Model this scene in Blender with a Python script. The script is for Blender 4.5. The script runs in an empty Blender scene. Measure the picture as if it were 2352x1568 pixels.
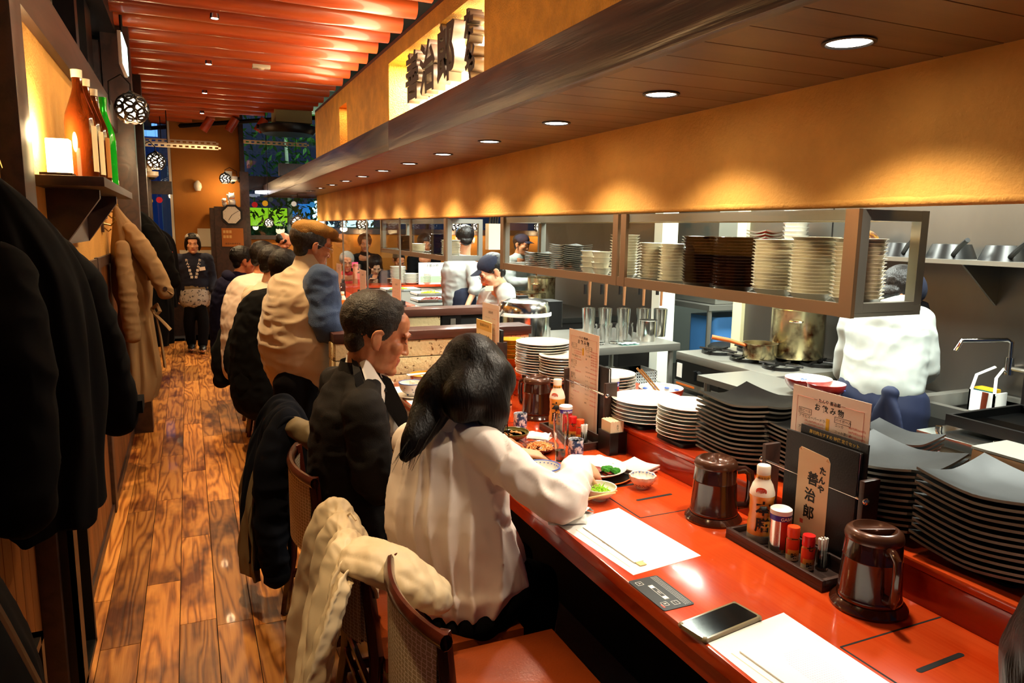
import bpy, bmesh, math, random
from mathutils import Vector, Matrix, Euler, noise
random.seed(7)
S = bpy.context.scene
COL = S.collection
PI = math.pi

# ---------------------------------------------------------------- camera, world, exposure
# camera at 1.6 m, aisle runs along +Y, X to the right
FPX = 1662.22
RW = ((0.91417628, -0.0499368, 0.40222885), (-0.4050932, -0.14552946, 0.90261879), (0.01346226, -0.98809286, -0.15326864))
CAM = Vector((0.0, 0.0, 1.6))
cd = bpy.data.cameras.new('camera'); cam = bpy.data.objects.new('camera', cd); COL.objects.link(cam)
cd.sensor_width = 36.0; cd.lens = FPX / 2352 * 36; cd.clip_start = 0.05; cd.clip_end = 200
cam.matrix_world = Matrix(((RW[0][0], -RW[0][1], -RW[0][2], CAM.x), (RW[1][0], -RW[1][1], -RW[1][2], CAM.y), (RW[2][0], -RW[2][1], -RW[2][2], CAM.z), (0, 0, 0, 1)))
S.camera = cam
w = bpy.data.worlds.new('world'); S.world = w; w.use_nodes = True
w.node_tree.nodes['Background'].inputs[0].default_value = (0.05, 0.07, 0.13, 1); w.node_tree.nodes['Background'].inputs[1].default_value = 0.25
S.view_settings.view_transform = 'Standard'; S.view_settings.look = 'None'; S.view_settings.gamma = 1.0
S.view_settings.use_curve_mapping = False
S.view_settings.exposure = 0.5
S.cycles.max_bounces = 6; S.cycles.diffuse_bounces = 3; S.cycles.glossy_bounces = 3; S.cycles.transmission_bounces = 6; S.cycles.transparent_max_bounces = 12
S.cycles.sample_clamp_indirect = 6.0; S.cycles.caustics_reflective = False; S.cycles.caustics_refractive = False

def lamp(name, kind, loc, energy, color=(1, 1, 1), rot=(0, 0, 0), size=0.1, size_y=None, spot=None, blend=0.5, parent=None):
    l = bpy.data.lights.new(name, kind); l.energy = energy; l.color = color
    if kind == 'AREA':
        l.size = size
        if size_y: l.shape = 'RECTANGLE'; l.size_y = size_y
    else: l.shadow_soft_size = size
    if spot: l.spot_size = spot; l.spot_blend = blend
    o = bpy.data.objects.new(name, l); COL.objects.link(o); o.location = loc; o.rotation_euler = rot
    if parent: o.parent = parent; o.location = Vector(loc)
    return o
WARM = (1.0, 0.70, 0.36); WARMW = (1.0, 0.86, 0.66); COOL = (0.93, 1.0, 0.90)
# kitchen ceiling lights (fittings are built with the kitchen ceiling)
for (x, y) in ((2.6, 1.6), (2.6, 3.4), (2.5, 5.6), (4.4, 4.4), (2.6, 7.6)):
    lamp('kitchen_lamp', 'AREA', (x, y, 2.52), 84 if x < 4 else 80, COOL, size=1.2, size_y=0.25)
# spots recessed between the red poles, over the aisle
for y in (1.2, 2.45, 3.95, 5.45, 6.97, 8.48, 9.99):
    lamp('aisle_spot', 'SPOT', (0.235, y, 2.93), 120 if y < 7 else 60, WARM, size=0.03, spot=math.radians(44 if y < 3 else 54), blend=0.7)
    lamp('aisle_spill', 'SPOT', (0.235, y, 2.93), 12 if y < 3 else 30, WARM, size=0.04, spot=math.radians(150), blend=0.8)
# strip lights lying on top of the canopy, washing the poles
for y in (2.2, 4.4, 6.2):
    lamp('pole_wash', 'AREA', (1.30, y, 2.62), 20, (1.0, 0.74, 0.42), rot=(PI, 0, 0), size=0.2, size_y=2.0)

def photo_y(u, v, y): r = ray(u, v); return CAM + r * ((y - CAM.y) / r.y)
def photo_z(u, v, z): r = ray(u, v); return CAM + r * ((z - CAM.z) / r.z)
def photo_x(u, v, x): r = ray(u, v); return CAM + r * ((x - CAM.x) / r.x)
def ray(u, v):
    c = ((u - 1176) / FPX, (v - 784) / FPX, 1.0)
    return Vector([sum(RW[i][j] * c[j] for j in range(3)) for i in range(3)])

# ---------------------------------------------------------------- materials
def lin(h):
    h = h.lstrip('#'); f = lambda c: c / 12.92 if c <= 0.04045 else ((c + 0.055) / 1.055) ** 2.4
    return tuple(f(int(h[i:i + 2], 16) / 255) for i in (0, 2, 4)) + (1.0,)
MATS = {}
def nd(nt, t, **k):
    n = nt.nodes.new(t)
    for a, b in k.items():
        if a in n.inputs: n.inputs[a].default_value = b
        else: setattr(n, a, b)
    return n
def pm(name, col, rough=0.5, metal=0.0, var=0.0, vscale=6.0, stretch=(1, 1, 1), bump=0.0, bscale=60.0, spec=0.5, coat=0.0, trans=0.0, ior=1.45, emit=None, estr=1.0, col2=None, sheen=0.0, rnd=0.0, sss=0.0, alpha=1.0, contrast=None, coatr=0.05):
    """one principled material: base colour mixed with a second colour by stretched noise, optional fine bump"""
    if name in MATS: return MATS[name]
    m = bpy.data.materials.new(name); m.use_nodes = True; nt = m.node_tree; b = nt.nodes['Principled BSDF']
    c = lin(col) if isinstance(col, str) else tuple(col) + (1.0,)
    b.inputs['Base Color'].default_value = c; b.inputs['Roughness'].default_value = rough; b.inputs['Metallic'].default_value = metal
    b.inputs['Specular IOR Level'].default_value = spec; b.inputs['IOR'].default_value = ior
    b.inputs['Coat Weight'].default_value = coat; b.inputs['Coat Roughness'].default_value = coatr
    b.inputs['Transmission Weight'].default_value = trans; b.inputs['Sheen Weight'].default_value = sheen; b.inputs['Alpha'].default_value = alpha
    if sss: b.inputs['Subsurface Weight'].default_value = sss; b.inputs['Subsurface Radius'].default_value = (1, .35, .2); b.inputs['Subsurface Scale'].default_value = 0.008
    if emit: b.inputs['Emission Color'].default_value = lin(emit) if isinstance(emit, str) else tuple(emit) + (1,); b.inputs['Emission Strength'].default_value = estr
    tc = None
    if var or bump or rnd:
        tc = nd(nt, 'ShaderNodeTexCoord'); mp = nd(nt, 'ShaderNodeMapping'); mp.inputs['Scale'].default_value = stretch
        nt.links.new(tc.outputs['Object'], mp.inputs['Vector'])
        if rnd:
            oi = nd(nt, 'ShaderNodeObjectInfo'); mu = nd(nt, 'ShaderNodeMath', operation='MULTIPLY'); mu.inputs[1].default_value = 37.0
            nt.links.new(oi.outputs['Random'], mu.inputs[0]); nt.links.new(mu.outputs[0], mp.inputs['Location'])
    out = None
    if var:
        n = nd(nt, 'ShaderNodeTexNoise', Scale=vscale, Detail=6.0, Roughness=0.6); nt.links.new(mp.outputs[0], n.inputs['Vector'])
        r = nd(nt, 'ShaderNodeValToRGB'); lo, hi = contrast or (0.35, 0.65)
        r.color_ramp.elements[0].position = lo; r.color_ramp.elements[1].position = hi
        c2 = lin(col2) if col2 else tuple(x * (1 - var) for x in c[:3]) + (1,)
        r.color_ramp.elements[0].color = c2; r.color_ramp.elements[1].color = c
        nt.links.new(n.outputs['Fac'], r.inputs[0]); out = r.outputs[0]
    if rnd:
        hs = nd(nt, 'ShaderNodeHueSaturation'); mr = nd(nt, 'ShaderNodeMapRange'); mr.inputs['To Min'].default_value = 1 - rnd; mr.inputs['To Max'].default_value = 1 + rnd
        nt.links.new(oi.outputs['Random'], mr.inputs['Value']); nt.links.new(mr.outputs[0], hs.inputs['Value'])
        if out: nt.links.new(out, hs.inputs['Color'])
        else: hs.inputs['Color'].default_value = c
        out = hs.outputs[0]
    if out: nt.links.new(out, b.inputs['Base Color'])
    if bump:
        n2 = nd(nt, 'ShaderNodeTexNoise', Scale=bscale, Detail=5.0); nt.links.new(mp.outputs[0], n2.inputs['Vector'])
        bp = nd(nt, 'ShaderNodeBump', Strength=bump, Distance=0.01); nt.links.new(n2.outputs['Fac'], bp.inputs['Height']); nt.links.new(bp.outputs[0], b.inputs['Normal'])
    MATS[name] = m; return m

def wood(name, light, mid, dark, rough=0.4, axis='Y', scale=1.0, ring=9.0, coat=0.0, rnd=0.25, patches=0.0, bump=0.15):
    """plank wood: cathedral grain from warped waves, fine pores, per-board offset and tone"""
    m = bpy.data.materials.new(name); m.use_nodes = True; nt = m.node_tree; b = nt.nodes['Principled BSDF']; L = nt.links.new
    tc = nd(nt, 'ShaderNodeTexCoord'); oi = nd(nt, 'ShaderNodeObjectInfo'); mu = nd(nt, 'ShaderNodeVectorMath', operation='SCALE')
    cx = nd(nt, 'ShaderNodeCombineXYZ')
    for i, k in enumerate((13.0, 71.0, 29.0)):
        q = nd(nt, 'ShaderNodeMath', operation='MULTIPLY'); q.inputs[1].default_value = k; L(oi.outputs['Random'], q.inputs[0]); L(q.outputs[0], cx.inputs[i])
    ad = nd(nt, 'ShaderNodeVectorMath', operation='ADD'); L(tc.outputs['Object'], ad.inputs[0]); L(cx.outputs[0], ad.inputs[1])
    st = {'X': (0.16, 1.7, 1.7), 'Y': (1.7, 0.16, 1.7), 'Z': (1.7, 1.7, 0.16)}[axis]
    mp = nd(nt, 'ShaderNodeMapping'); mp.inputs['Scale'].default_value = tuple(s * scale for s in st); L(ad.outputs[0], mp.inputs[0])
    n = nd(nt, 'ShaderNodeTexNoise', Scale=3.2, Detail=3.0, Roughness=0.45); L(mp.outputs[0], n.inputs['Vector'])
    rg = nd(nt, 'ShaderNodeMath', operation='MULTIPLY'); rg.inputs[1].default_value = ring * 6; L(n.outputs['Fac'], rg.inputs[0])
    sn = nd(nt, 'ShaderNodeMath', operation='SINE'); L(rg.outputs[0], sn.inputs[0])
    fp = nd(nt, 'ShaderNodeMapping'); fp.inputs['Scale'].default_value = tuple((6 if s < 1 else 160) * scale for s in st); L(ad.outputs[0], fp.inputs[0])
    fn = nd(nt, 'ShaderNodeTexNoise', Scale=1.0, Detail=2.0); L(fp.outputs[0], fn.inputs['Vector'])
    mr = nd(nt, 'ShaderNodeMapRange'); mr.inputs['From Min'].default_value = -1; L(sn.outputs[0], mr.inputs['Value'])
    mx = nd(nt, 'ShaderNodeMath', operation='MULTIPLY_ADD'); mx.inputs[1].default_value = 0.62; L(mr.outputs[0], mx.inputs[0])
    f2 = nd(nt, 'ShaderNodeMath', operation='MULTIPLY'); f2.inputs[1].default_value = 0.5; L(fn.outputs['Fac'], f2.inputs[0]); L(f2.outputs[0], mx.inputs[2])
    r = nd(nt, 'ShaderNodeValToRGB'); e = r.color_ramp.elements; e[0].position = 0.12; e[0].color = lin(dark); e[1].position = 0.85; e[1].color = lin(light)
    e2 = e.new(0.42); e2.color = lin(mid); L(mx.outputs[0], r.inputs[0]); col = r.outputs[0]
    if patches:
        pn = nd(nt, 'ShaderNodeTexNoise', Scale=2.6, Detail=4.0, Roughness=0.65)
        pmn = nd(nt, 'ShaderNodeMapping'); pmn.inputs['Scale'].default_value = tuple((0.55 if s < 1 else 1.3) for s in st); L(ad.outputs[0], pmn.inputs[0]); L(pmn.outputs[0], pn.inputs['Vector'])
        pr = nd(nt, 'ShaderNodeMapRange'); pr.inputs['From Min'].default_value = 0.50; pr.inputs['From Max'].default_value = 0.64; pr.inputs['To Max'].default_value = patches; L(pn.outputs['Fac'], pr.inputs['Value'])
        mm = nd(nt, 'ShaderNodeMix', data_type='RGBA'); mm.blend_type = 'MULTIPLY'; L(pr.outputs[0], mm.inputs['Factor']); L(col, mm.inputs[6]); mm.inputs[7].default_value = (0.20, 0.09, 0.045, 1); col = mm.outputs[2]
    hs = nd(nt, 'ShaderNodeHueSaturation'); vr = nd(nt, 'ShaderNodeMapRange'); vr.inputs['To Min'].default_value = 1 - rnd; vr.inputs['To Max'].default_value = 1 + rnd
    L(oi.outputs['Random'], vr.inputs['Value']); L(vr.outputs[0], hs.inputs['Value']); L(col, hs.inputs['Color']); L(hs.outputs[0], b.inputs['Base Color'])
    b.inputs['Roughness'].default_value = rough; b.inputs['Coat Weight'].default_value = coat; b.inputs['Coat Roughness'].default_value = 0.04
    if bump:
        bp = nd(nt, 'ShaderNodeBump', Strength=bump, Distance=0.004); L(mx.outputs[0], bp.inputs['Height']); L(bp.outputs[0], b.inputs['Normal'])
    MATS[name] = m; return m

M = MATS
wood('floor_wood', '#cc8840', '#ae6a2c', '#683614', rough=0.34, axis='Y', scale=1.25, ring=13, coat=0.15, rnd=0.34, patches=0.97)
wood('counter_wood', '#c4461a', '#b6340c', '#a62a08', rough=0.16, axis='Y', ring=3, coat=0.6, rnd=0.08, bump=0.01)
wood('riser_wood', '#9c2c0a', '#8e2206', '#7c1a04', rough=0.2, axis='Y', ring=3, coat=0.5, rnd=0.08, bump=0.01)
wood('dark_trim', '#3a241c', '#32201a', '#241610', rough=0.42, axis='Y', ring=7, rnd=0.1)
wood('fascia_wood', '#4c332a', '#3c2620', '#281812', rough=0.34, axis='Y', ring=9, rnd=0.1, bump=0.3)
wood('soffit_wood', '#6c5030', '#62482a', '#543c22', rough=0.38, axis='X', ring=3, rnd=0.1, bump=0.02)
wood('pole_wood', '#ba5020', '#aa4014', '#90300c', rough=0.36, axis='X', ring=3, coat=0.3, rnd=0.15, bump=0.05)
wood('wainscot_wood', '#7a4418', '#6c3a12', '#522a0c', rough=0.45, axis='Z', ring=4, rnd=0.12)
wood('table_wood', '#54342a', '#472a20', '#341c14', rough=0.3, axis='X', ring=5, rnd=0.05)
wood('chair_wood', '#4a1c10', '#3c140a', '#2c0c06', rough=0.25, axis='Z', ring=4, coat=0.3, rnd=0.05, bump=0.05)
pm('plaster', '#d69a46', 0.85, var=0.22, vscale=3.5, bump=0.35, bscale=90)
pm('gold_plaster', '#e2a43c', 0.5, metal=0.25, var=0.3, vscale=10, bump=0.8, bscale=130)
pm('orange_plaster', '#b87428', 0.85, var=0.15, vscale=2, bump=0.2, bscale=80)
pm('cream_wall', '#e8dcc0', 0.8)
pm('black_void', '#0a0909', 0.8)
pm('dark_steel', '#1c1a1a', 0.4, metal=0.4)
pm('steel', '#96948c', 0.36, metal=0.72, bump=0.03, bscale=20, stretch=(1, 30, 1))
pm('steel_wall', '#726f6a', 0.38, metal=0.8, var=0.2, vscale=1.4, stretch=(1, 1, .4))
pm('steel_bright', '#d8d6d0', 0.16, metal=1.0)
pm('chrome', '#e6e6e6', 0.08, metal=1.0)
pm('steel_wood_reflection', '#8a6c50', 0.32, metal=0.7)  # stainless with the brown of reflected wood put into its colour
pm('white_ceramic', '#f1ece0', 0.18, coat=0.3)
pm('cream_ceramic', '#e6dcc4', 0.22, coat=0.3)
pm('black_ceramic', '#181818', 0.5, spec=0.22, var=0.3, vscale=60)
pm('black_edge', '#6c665a', 0.4)
pm('black_plastic', '#0d0d0d', 0.35)
pm('white_plastic', '#eeeeea', 0.4)
pm('paper', '#fdfbf4', 0.8)
pm('ink', '#141210', 0.6); pm('red_ink', '#d84a38', 0.6); pm('gold_ink', '#c8a040', 0.5); pm('blue_ink', '#2a50a8', 0.4)
pm('glass_clear', '#ffffff', 0.02, trans=1.0, ior=1.45)
def pane_mat(name, tint, gloss):
    m = bpy.data.materials.new(name); m.use_nodes = True; nt = m.node_tree; nt.nodes.remove(nt.nodes['Principled BSDF'])
    t = nd(nt, 'ShaderNodeBsdfTransparent'); t.inputs[0].default_value = tint; g = nd(nt, 'ShaderNodeBsdfGlossy'); g.inputs['Roughness'].default_value = 0.02
    fr = nd(nt, 'ShaderNodeLayerWeight'); fr.inputs[0].default_value = 0.5; pw = nd(nt, 'ShaderNodeMath', operation='POWER'); pw.inputs[1].default_value = 4.0; nt.links.new(fr.outputs['Facing'], pw.inputs[0])
    ma = nd(nt, 'ShaderNodeMath', operation='MULTIPLY_ADD'); ma.inputs[1].default_value = 0.5 * gloss; ma.inputs[2].default_value = 0.035
    x = nd(nt, 'ShaderNodeMixShader'); nt.links.new(pw.outputs[0], ma.inputs[0]); nt.links.new(ma.outputs[0], x.inputs[0]); nt.links.new(t.outputs[0], x.inputs[1]); nt.links.new(g.outputs[0], x.inputs[2])
    nt.links.new(x.outputs[0], nt.nodes['Material Output'].inputs[0]); MATS[name] = m; return m
pane_mat('pane', (0.95, 0.96, 0.94, 1), 1.0)
pane_mat('night_pane', (0.8, 0.85, 0.9, 1), 1.2)

# ---------------------------------------------------------------- mesh helpers
class MB:
    """collects shapes and links them as one mesh object"""
    def __init__(s): s.v = []; s.f = []; s.m = []; s.cur = 0
    def add(s, vs, fs, mtx=None):
        o = len(s.v)
        for p in vs: s.v.append(tuple(mtx @ Vector(p)) if mtx else tuple(p))
        for f in fs: s.f.append([o + i for i in f]); s.m.append(s.cur)
        return s
    def mat(s, i): s.cur = i; return s
    def box(s, a, b, mtx=None):
        x0, y0, z0 = a; x1, y1, z1 = b
        return s.add([(x0, y0, z0), (x1, y0, z0), (x1, y1, z0), (x0, y1, z0), (x0, y0, z1), (x1, y0, z1), (x1, y1, z1), (x0, y1, z1)],
                     [(0, 3, 2, 1), (4, 5, 6, 7), (0, 1, 5, 4), (1, 2, 6, 5), (2, 3, 7, 6), (3, 0, 4, 7)], mtx)
    def lathe(s, prof, n=32, mtx=None, cx=0, cy=0, closed=False, cap=True):
        vs = []; fs = []; k = len(prof)
        for i in range(n):
            a = 2 * PI * i / n; c, t = math.cos(a), math.sin(a)
            for r, z in prof: vs.append((cx + r * c, cy + r * t, z))
        for i in range(n):
            j = (i + 1) % n
            for q in range(k - 1 if not closed else k):
                q2 = (q + 1) % k
                fs.append((i * k + q, j * k + q, j * k + q2, i * k + q2))
        if not closed and cap:
            if prof[0][0] > 1e-6: fs.append([i * k for i in range(n)][::-1])
            if prof[-1][0] > 1e-6: fs.append([i * k + k - 1 for i in range(n)])
        return s.add(vs, fs, mtx)
    def tube(s, pts, r, n=10, caps=True, flat=1.0, up=None):
        pts = [Vector(p) for p in pts]; rr = r if isinstance(r, (list, tuple)) else [r] * len(pts)
        vs = []; fs = []; pu = Vector(up) if up else None
        for i, p in enumerate(pts):
            d = (pts[min(i + 1, len(pts) - 1)] - pts[max(i - 1, 0)]).normalized()
            if pu is None: pu = Vector((0, 0, 1)) if abs(d.z) < 0.9 else Vector((1, 0, 0))
            a = d.cross(pu)
            if a.length < 1e-6: a = d.cross(Vector((0.3, 1, 0.2)))
            a.normalize(); b = a.cross(d).normalized()
            if not up: pu = b
            q = rr[i]; q = q if isinstance(q, tuple) else (q, q * flat)
            for k in range(n):
                t = 2 * PI * k / n; vs.append(p + a * math.cos(t) * q[0] + b * math.sin(t) * q[1])
        for i in range(len(pts) - 1):
            for k in range(n):
                k2 = (k + 1) % n; fs.append((i * n + k, i * n + k2, (i + 1) * n + k2, (i + 1) * n + k))
        if caps: fs.append(list(range(n))[::-1]); fs.append([(len(pts) - 1) * n + k for k in range(n)])
        return s.add(vs, fs)
    def cyl(s, p0, p1, r, n=16, r2=None): return s.tube([p0, p1], [r, r if r2 is None else r2], n)
    def prism(s, poly, h0, h1, axis='z', mtx=None):
        n = len(poly); f = {'z': lambda p, h: (p[0], p[1], h), 'y': lambda p, h: (p[0], h, p[1]), 'x': lambda p, h: (h, p[0], p[1])}[axis]
        vs = [f(p, h0) for p in poly] + [f(p, h1) for p in poly]
        fs = [list(range(n))[::-1], [n + i for i in range(n)]] + [(i, (i + 1) % n, n + (i + 1) % n, n + i) for i in range(n)]
        return s.add(vs, fs, mtx)
    def grid(s, fn, nu, nv, closed_u=False):
        vs = [fn(i / (nu if closed_u else nu - 1), j / (nv - 1)) for i in range(nu) for j in range(nv)]; fs = []
        for i in range(nu if closed_u else nu - 1):
            for j in range(nv - 1):
                i2 = (i + 1) % nu; fs.append((i * nv + j, i2 * nv + j, i2 * nv + j + 1, i * nv + j + 1))
        return s.add(vs, fs)
    def ball(s, c, r, n=12, mtx=None):
        r = r if isinstance(r, (tuple, list)) else (r, r, r); vs = []; fs = []; k = n // 2 + 1
        for i in range(n):
            for j in range(k):
                a = 2 * PI * i / n; t = PI * j / (k - 1)
                p = Vector((math.sin(t) * math.cos(a) * r[0], math.sin(t) * math.sin(a) * r[1], -math.cos(t) * r[2]))
                vs.append((mtx @ p if mtx else p) + Vector(c))
        for i in range(n):
            for j in range(k - 1): fs.append((i * k + j, ((i + 1) % n) * k + j, ((i + 1) % n) * k + j + 1, i * k + j + 1))
        return s.add(vs, fs)
    def mesh(s, name, smooth=True, bevel=0):
        me = bpy.data.meshes.new(name); me.from_pydata(s.v, [], s.f); me.polygons.foreach_set('material_index', s.m)
        bm = bmesh.new(); bm.from_mesh(me); bmesh.ops.remove_doubles(bm, verts=bm.verts, dist=1e-6); bmesh.ops.recalc_face_normals(bm, faces=bm.faces)
        if bevel: bmesh.ops.bevel(bm, geom=[e for e in bm.edges if len(e.link_faces) == 2 and e.calc_face_angle(0) > 0.6], offset=bevel, segments=2, affect='EDGES', profile=0.6)
        for f in bm.faces: f.smooth = smooth
        if smooth:
            for e in bm.edges: e.smooth = not (len(e.link_faces) == 2 and e.calc_face_angle(0) > 0.7)
        bm.to_mesh(me); bm.free(); me.update(); return me
    def build(s, name, mat, parent=None, smooth=True, bevel=0, loc=None):
        me = s.mesh(name, smooth, bevel)
        return link(name, me, mat, parent, loc)
def link(name, me, mat, parent=None, loc=None):
    for m in (mat if isinstance(mat, (list, tuple)) else [mat]): me.materials.append(M[m] if isinstance(m, str) else m)
    o = bpy.data.objects.new(name, me); COL.objects.link(o)
    if parent: o.parent = parent
    if loc is not None: o.location = loc
    return o
def tag(o, label=None, cat=None, group=None, kind=None):
    if label: o['label'] = label
    if cat: o['category'] = cat
    if group: o['group'] = group
    if kind: o['kind'] = kind
    return o
def thing(name, label, cat, loc=(0, 0, 0), rz=0.0, group=None):
    o = bpy.data.objects.new(name, None); COL.objects.link(o); o.location = loc; o.rotation_euler = (0, 0, rz); o.empty_display_size = 0.1
    return tag(o, label, cat, group)
def single(name, mb, mat, label, cat, loc=(0, 0, 0), rz=0.0, group=None, **k):
    o = mb.build(name, mat, **k); o.location = loc; o.rotation_euler = (0, 0, rz); return tag(o, label, cat, group)
def struct(name, mb, mat, **k): return tag(mb.build(name, mat, **k), kind='structure')
ORD = ['first', 'second', 'third', 'fourth', 'fifth', 'sixth', 'seventh', 'eighth', 'ninth', 'tenth', 'eleventh', 'twelfth', 'thirteenth', 'fourteenth', 'fifteenth', 'sixteenth', 'seventeenth', 'eighteenth']
def dup(o, loc=None, rz=None, label=None, group=None, parent=None):
    """copy of a thing with copies of its parts and their sub-parts; mesh data shared"""
    c = o.copy(); COL.objects.link(c); c.parent = parent
    if parent: c.matrix_parent_inverse = o.matrix_parent_inverse.copy()
    if loc is not None: c.location = loc
    if rz is not None: c.rotation_euler = (c.rotation_euler[0], c.rotation_euler[1], rz)
    if label: c['label'] = label
    if group: c['group'] = group
    for ch in list(o.children): dup(ch, parent=c)
    return c
def text(s, size, name='lettering', mat='ink', depth=0.0, align='CENTER', vertical=False, lead=1.0, res=2, bold=0.0):
    """flat (or raised) lettering as a mesh in its own XY plane, centred"""
    cu = bpy.data.curves.new(name, 'FONT'); cu.body = '\n'.join(s) if vertical else s; cu.size = size; cu.align_x = align; cu.align_y = 'CENTER'
    cu.extrude = depth; cu.resolution_u = res; cu.space_line = lead; cu.offset = bold
    t = bpy.data.objects.new(name, cu); COL.objects.link(t); bpy.context.view_layer.update()
    me = bpy.data.meshes.new_from_object(t.evaluated_get(bpy.context.evaluated_depsgraph_get())); bpy.data.objects.remove(t)
    me.materials.clear(); me.name = name
    return link(name, me, mat)
def put(o, parent, loc, rot=(0, 0, 0)): o.parent = parent; o.location = loc; o.rotation_euler = rot; return o
def rbox(mb, a, b, r, n=4, z=True):
    """box with rounded vertical corners"""
    x0, y0, z0 = a; x1, y1, z1 = b; poly = []
    for cx, cy, a0 in ((x1 - r, y1 - r, 0), (x0 + r, y1 - r, 90), (x0 + r, y0 + r, 180), (x1 - r, y0 + r, 270)):
        for k in range(n + 1): t = math.radians(a0 + 90 * k / n); poly.append((cx + r * math.cos(t), cy + r * math.sin(t)))
    return mb.prism(poly, z0, z1)

# ================================================================ THE SETTING
# ---- floor: base slab with planks one by one
fl = struct('floor', MB().box((-4, -1.5, -0.08), (9, 14, -0.012)), 'black_void')
plank_x = [-0.52 + 0.1375 * k for k in range(12)]
pl_data = {}
def plank_mesh(L):
    if L not in pl_data:
        pl_data[L] = MB().box((0.0012, 0.0012, -0.012), (0.1363, L - 0.0012, 0)).mesh('plank', smooth=False, bevel=0.0012); pl_data[L].materials.append(M['floor_wood'])
    return pl_data[L]
for i, x in enumerate(plank_x):
    y = 1.0 - (i * 0.41) % 0.9
    while y < 10.9:
        L = random.choice((0.9, 1.1, 1.25, 1.45)); 
        o = bpy.data.objects.new('plank', plank_mesh(L)); COL.objects.link(o); o.parent = fl; o.location = (x, y, 0); y += L
tag(MB().box((1.13, 0, -0.012), (9, 11.0, 0)).build('kitchen_floor', pm('kitchen_floor', '#6c6660', 0.5, var=0.2), fl))
MB().box((-0.6, 10.95, -0.012), (1.2, 13, 0.0)).build('entrance_floor', pm('entrance_floor', '#55504e', 0.4, var=0.2), fl)

# ---- left wall: plaster above, board wainscot below, posts and header
wl = struct('wall_left', MB().box((-0.62, 1.2, 0), (-0.475, 10.6, 1.41)), 'black_void')
for a, b in ((1.2, 6.15), (8.15, 10.5)):
    MB().box((-0.56, a, 1.41), (-0.46, b, 2.25)).build('plaster_panel', 'plaster', wl)
MB().box((-0.56, 8.15, 0.9), (-0.462, 10.5, 1.41)).build('plaster_panel', 'plaster', wl)
bd = MB().box((-0.475, 0.0015, 0.0), (-0.46, 0.0885, 1.36)).mesh('board', smooth=False, bevel=0.002); bd.materials.append(M['wainscot_wood'])
y = 1.25
while y < 8.1:
    o = bpy.data.objects.new('board', bd); COL.objects.link(o); o.parent = wl; o.location = (0, y, 0); y += 0.09
struct('trim_1', MB().box((-0.48, 1.2, 1.36), (-0.445, 6.15, 1.415)), 'dark_trim')
for k, (y, w, d, z1) in enumerate(((2.42, 0.16, 0.055, 2.5), (4.42, 0.10, 0.02, 1.42), (6.12, 0.15, 0.14, 3.0), (8.0, 0.16, 0.12, 3.0), (10.5, 0.14, 0.06, 2.4))):
    struct('trim_%d' % (k + 2), MB().box((-0.5, y, 0), (-0.46 + d, y + w, z1)), 'dark_trim', bevel=0.003)
struct('trim_7', MB().box((-0.56, 1.0, 2.25), (-0.425, 6.12, 2.42)), 'dark_trim', bevel=0.004)
struct('trim_8', MB().box((-0.56, 8.1, 2.25), (-0.425, 10.5, 2.36)), 'dark_trim', bevel=0.004)
struct('trim_9', MB().box((-0.55, 0.5, 2.94), (-0.40, 12.0, 3.16)), 'dark_steel', bevel=0.004)   # beam that carries the poles
for k, y in enumerate((4.75, 5.25, 6.3)):
    struct('trim_%d' % (k + 10), MB().box((-0.60, y, 2.42), (-0.50, y + 0.12 + 0.2 * (k == 1), 3.0)), 'dark_steel')
struct('baseboard_left', MB().box((-0.475, 1.2, 0.0), (-0.448, 6.1, 0.05)), 'dark_trim')
# far end of the left side: dark window reveal
struct('wall_left_far', MB().box((-0.62, 6.2, 1.4), (-0.52, 8.05, 2.9)), 'dark_trim')
# low built-in vents by the floor
for y0, y1, z0, z1 in ((2.80, 2.45, 0.12, 0.70), (1.55, 1.95, 0.1, 0.62)):
    a, b = min(y0, y1), max(y0, y1)
    t = thing('umbrella_stand', 'black box frame standing at foot of left wall ' + ('nearest the camera' if z1 < 0.65 else 'farther from the camera'), 'stand', (-0.455, a, 0))
    L = b - a; d = 0.085
    MB().box((0, 0, z0), (d, 0.03, z1)).build('side_panel', 'black_plastic', t)
    MB().box((0, L - 0.03, z0), (d, L, z1)).build('side_panel', 'black_plastic', t)
    MB().box((0, 0, z1 - 0.02), (d, L, z1)).build('top_panel', 'black_plastic', t)
    MB().box((0, 0, z0), (d, L, z0 + 0.02)).build('base_panel', 'black_plastic', t)
    MB().box((d - 0.012, L * 0.0, z0), (d, L * 0.30, z1)).build('front_panel', 'black_plastic', t)

# insulated duct seen above the header
dk = thing('air_duct', 'plastic-wrapped silver insulated duct above the left header', 'duct', (-0.86, 6.1, 3.10))
lamp('duct_fill_lamp', 'POINT', (-1.0, 5.0, 2.3), 14, WARMW, size=.08)  # added unseen fill lamp that lifts the duct out of the dark
def duct(u, v):
    a = 2 * PI * u; y = (v - 0.5) * 3.4; r = 0.21 + 0.02 * noise.noise((math.cos(a) * 2, y * 5, math.sin(a) * 2)) + 0.006 * math.sin(y * 50)
    return (r * math.cos(a), y, r * math.sin(a))
MB().grid(duct, 32, 80, True).build('duct_wrap', pm('foil', '#c8bfa4', 0.3, metal=0.6, var=0.5, vscale=12, bump=0.8, bscale=30), dk)
for y in (-0.9, 0.1, 1.1): MB().lathe([(0.222, y), (0.228, y), (0.228, y + 0.05), (0.222, y + 0.05)], 32, Matrix.Rotation(-PI / 2, 4, 'X'), closed=True).build('band', 'dark_steel', dk)

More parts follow.
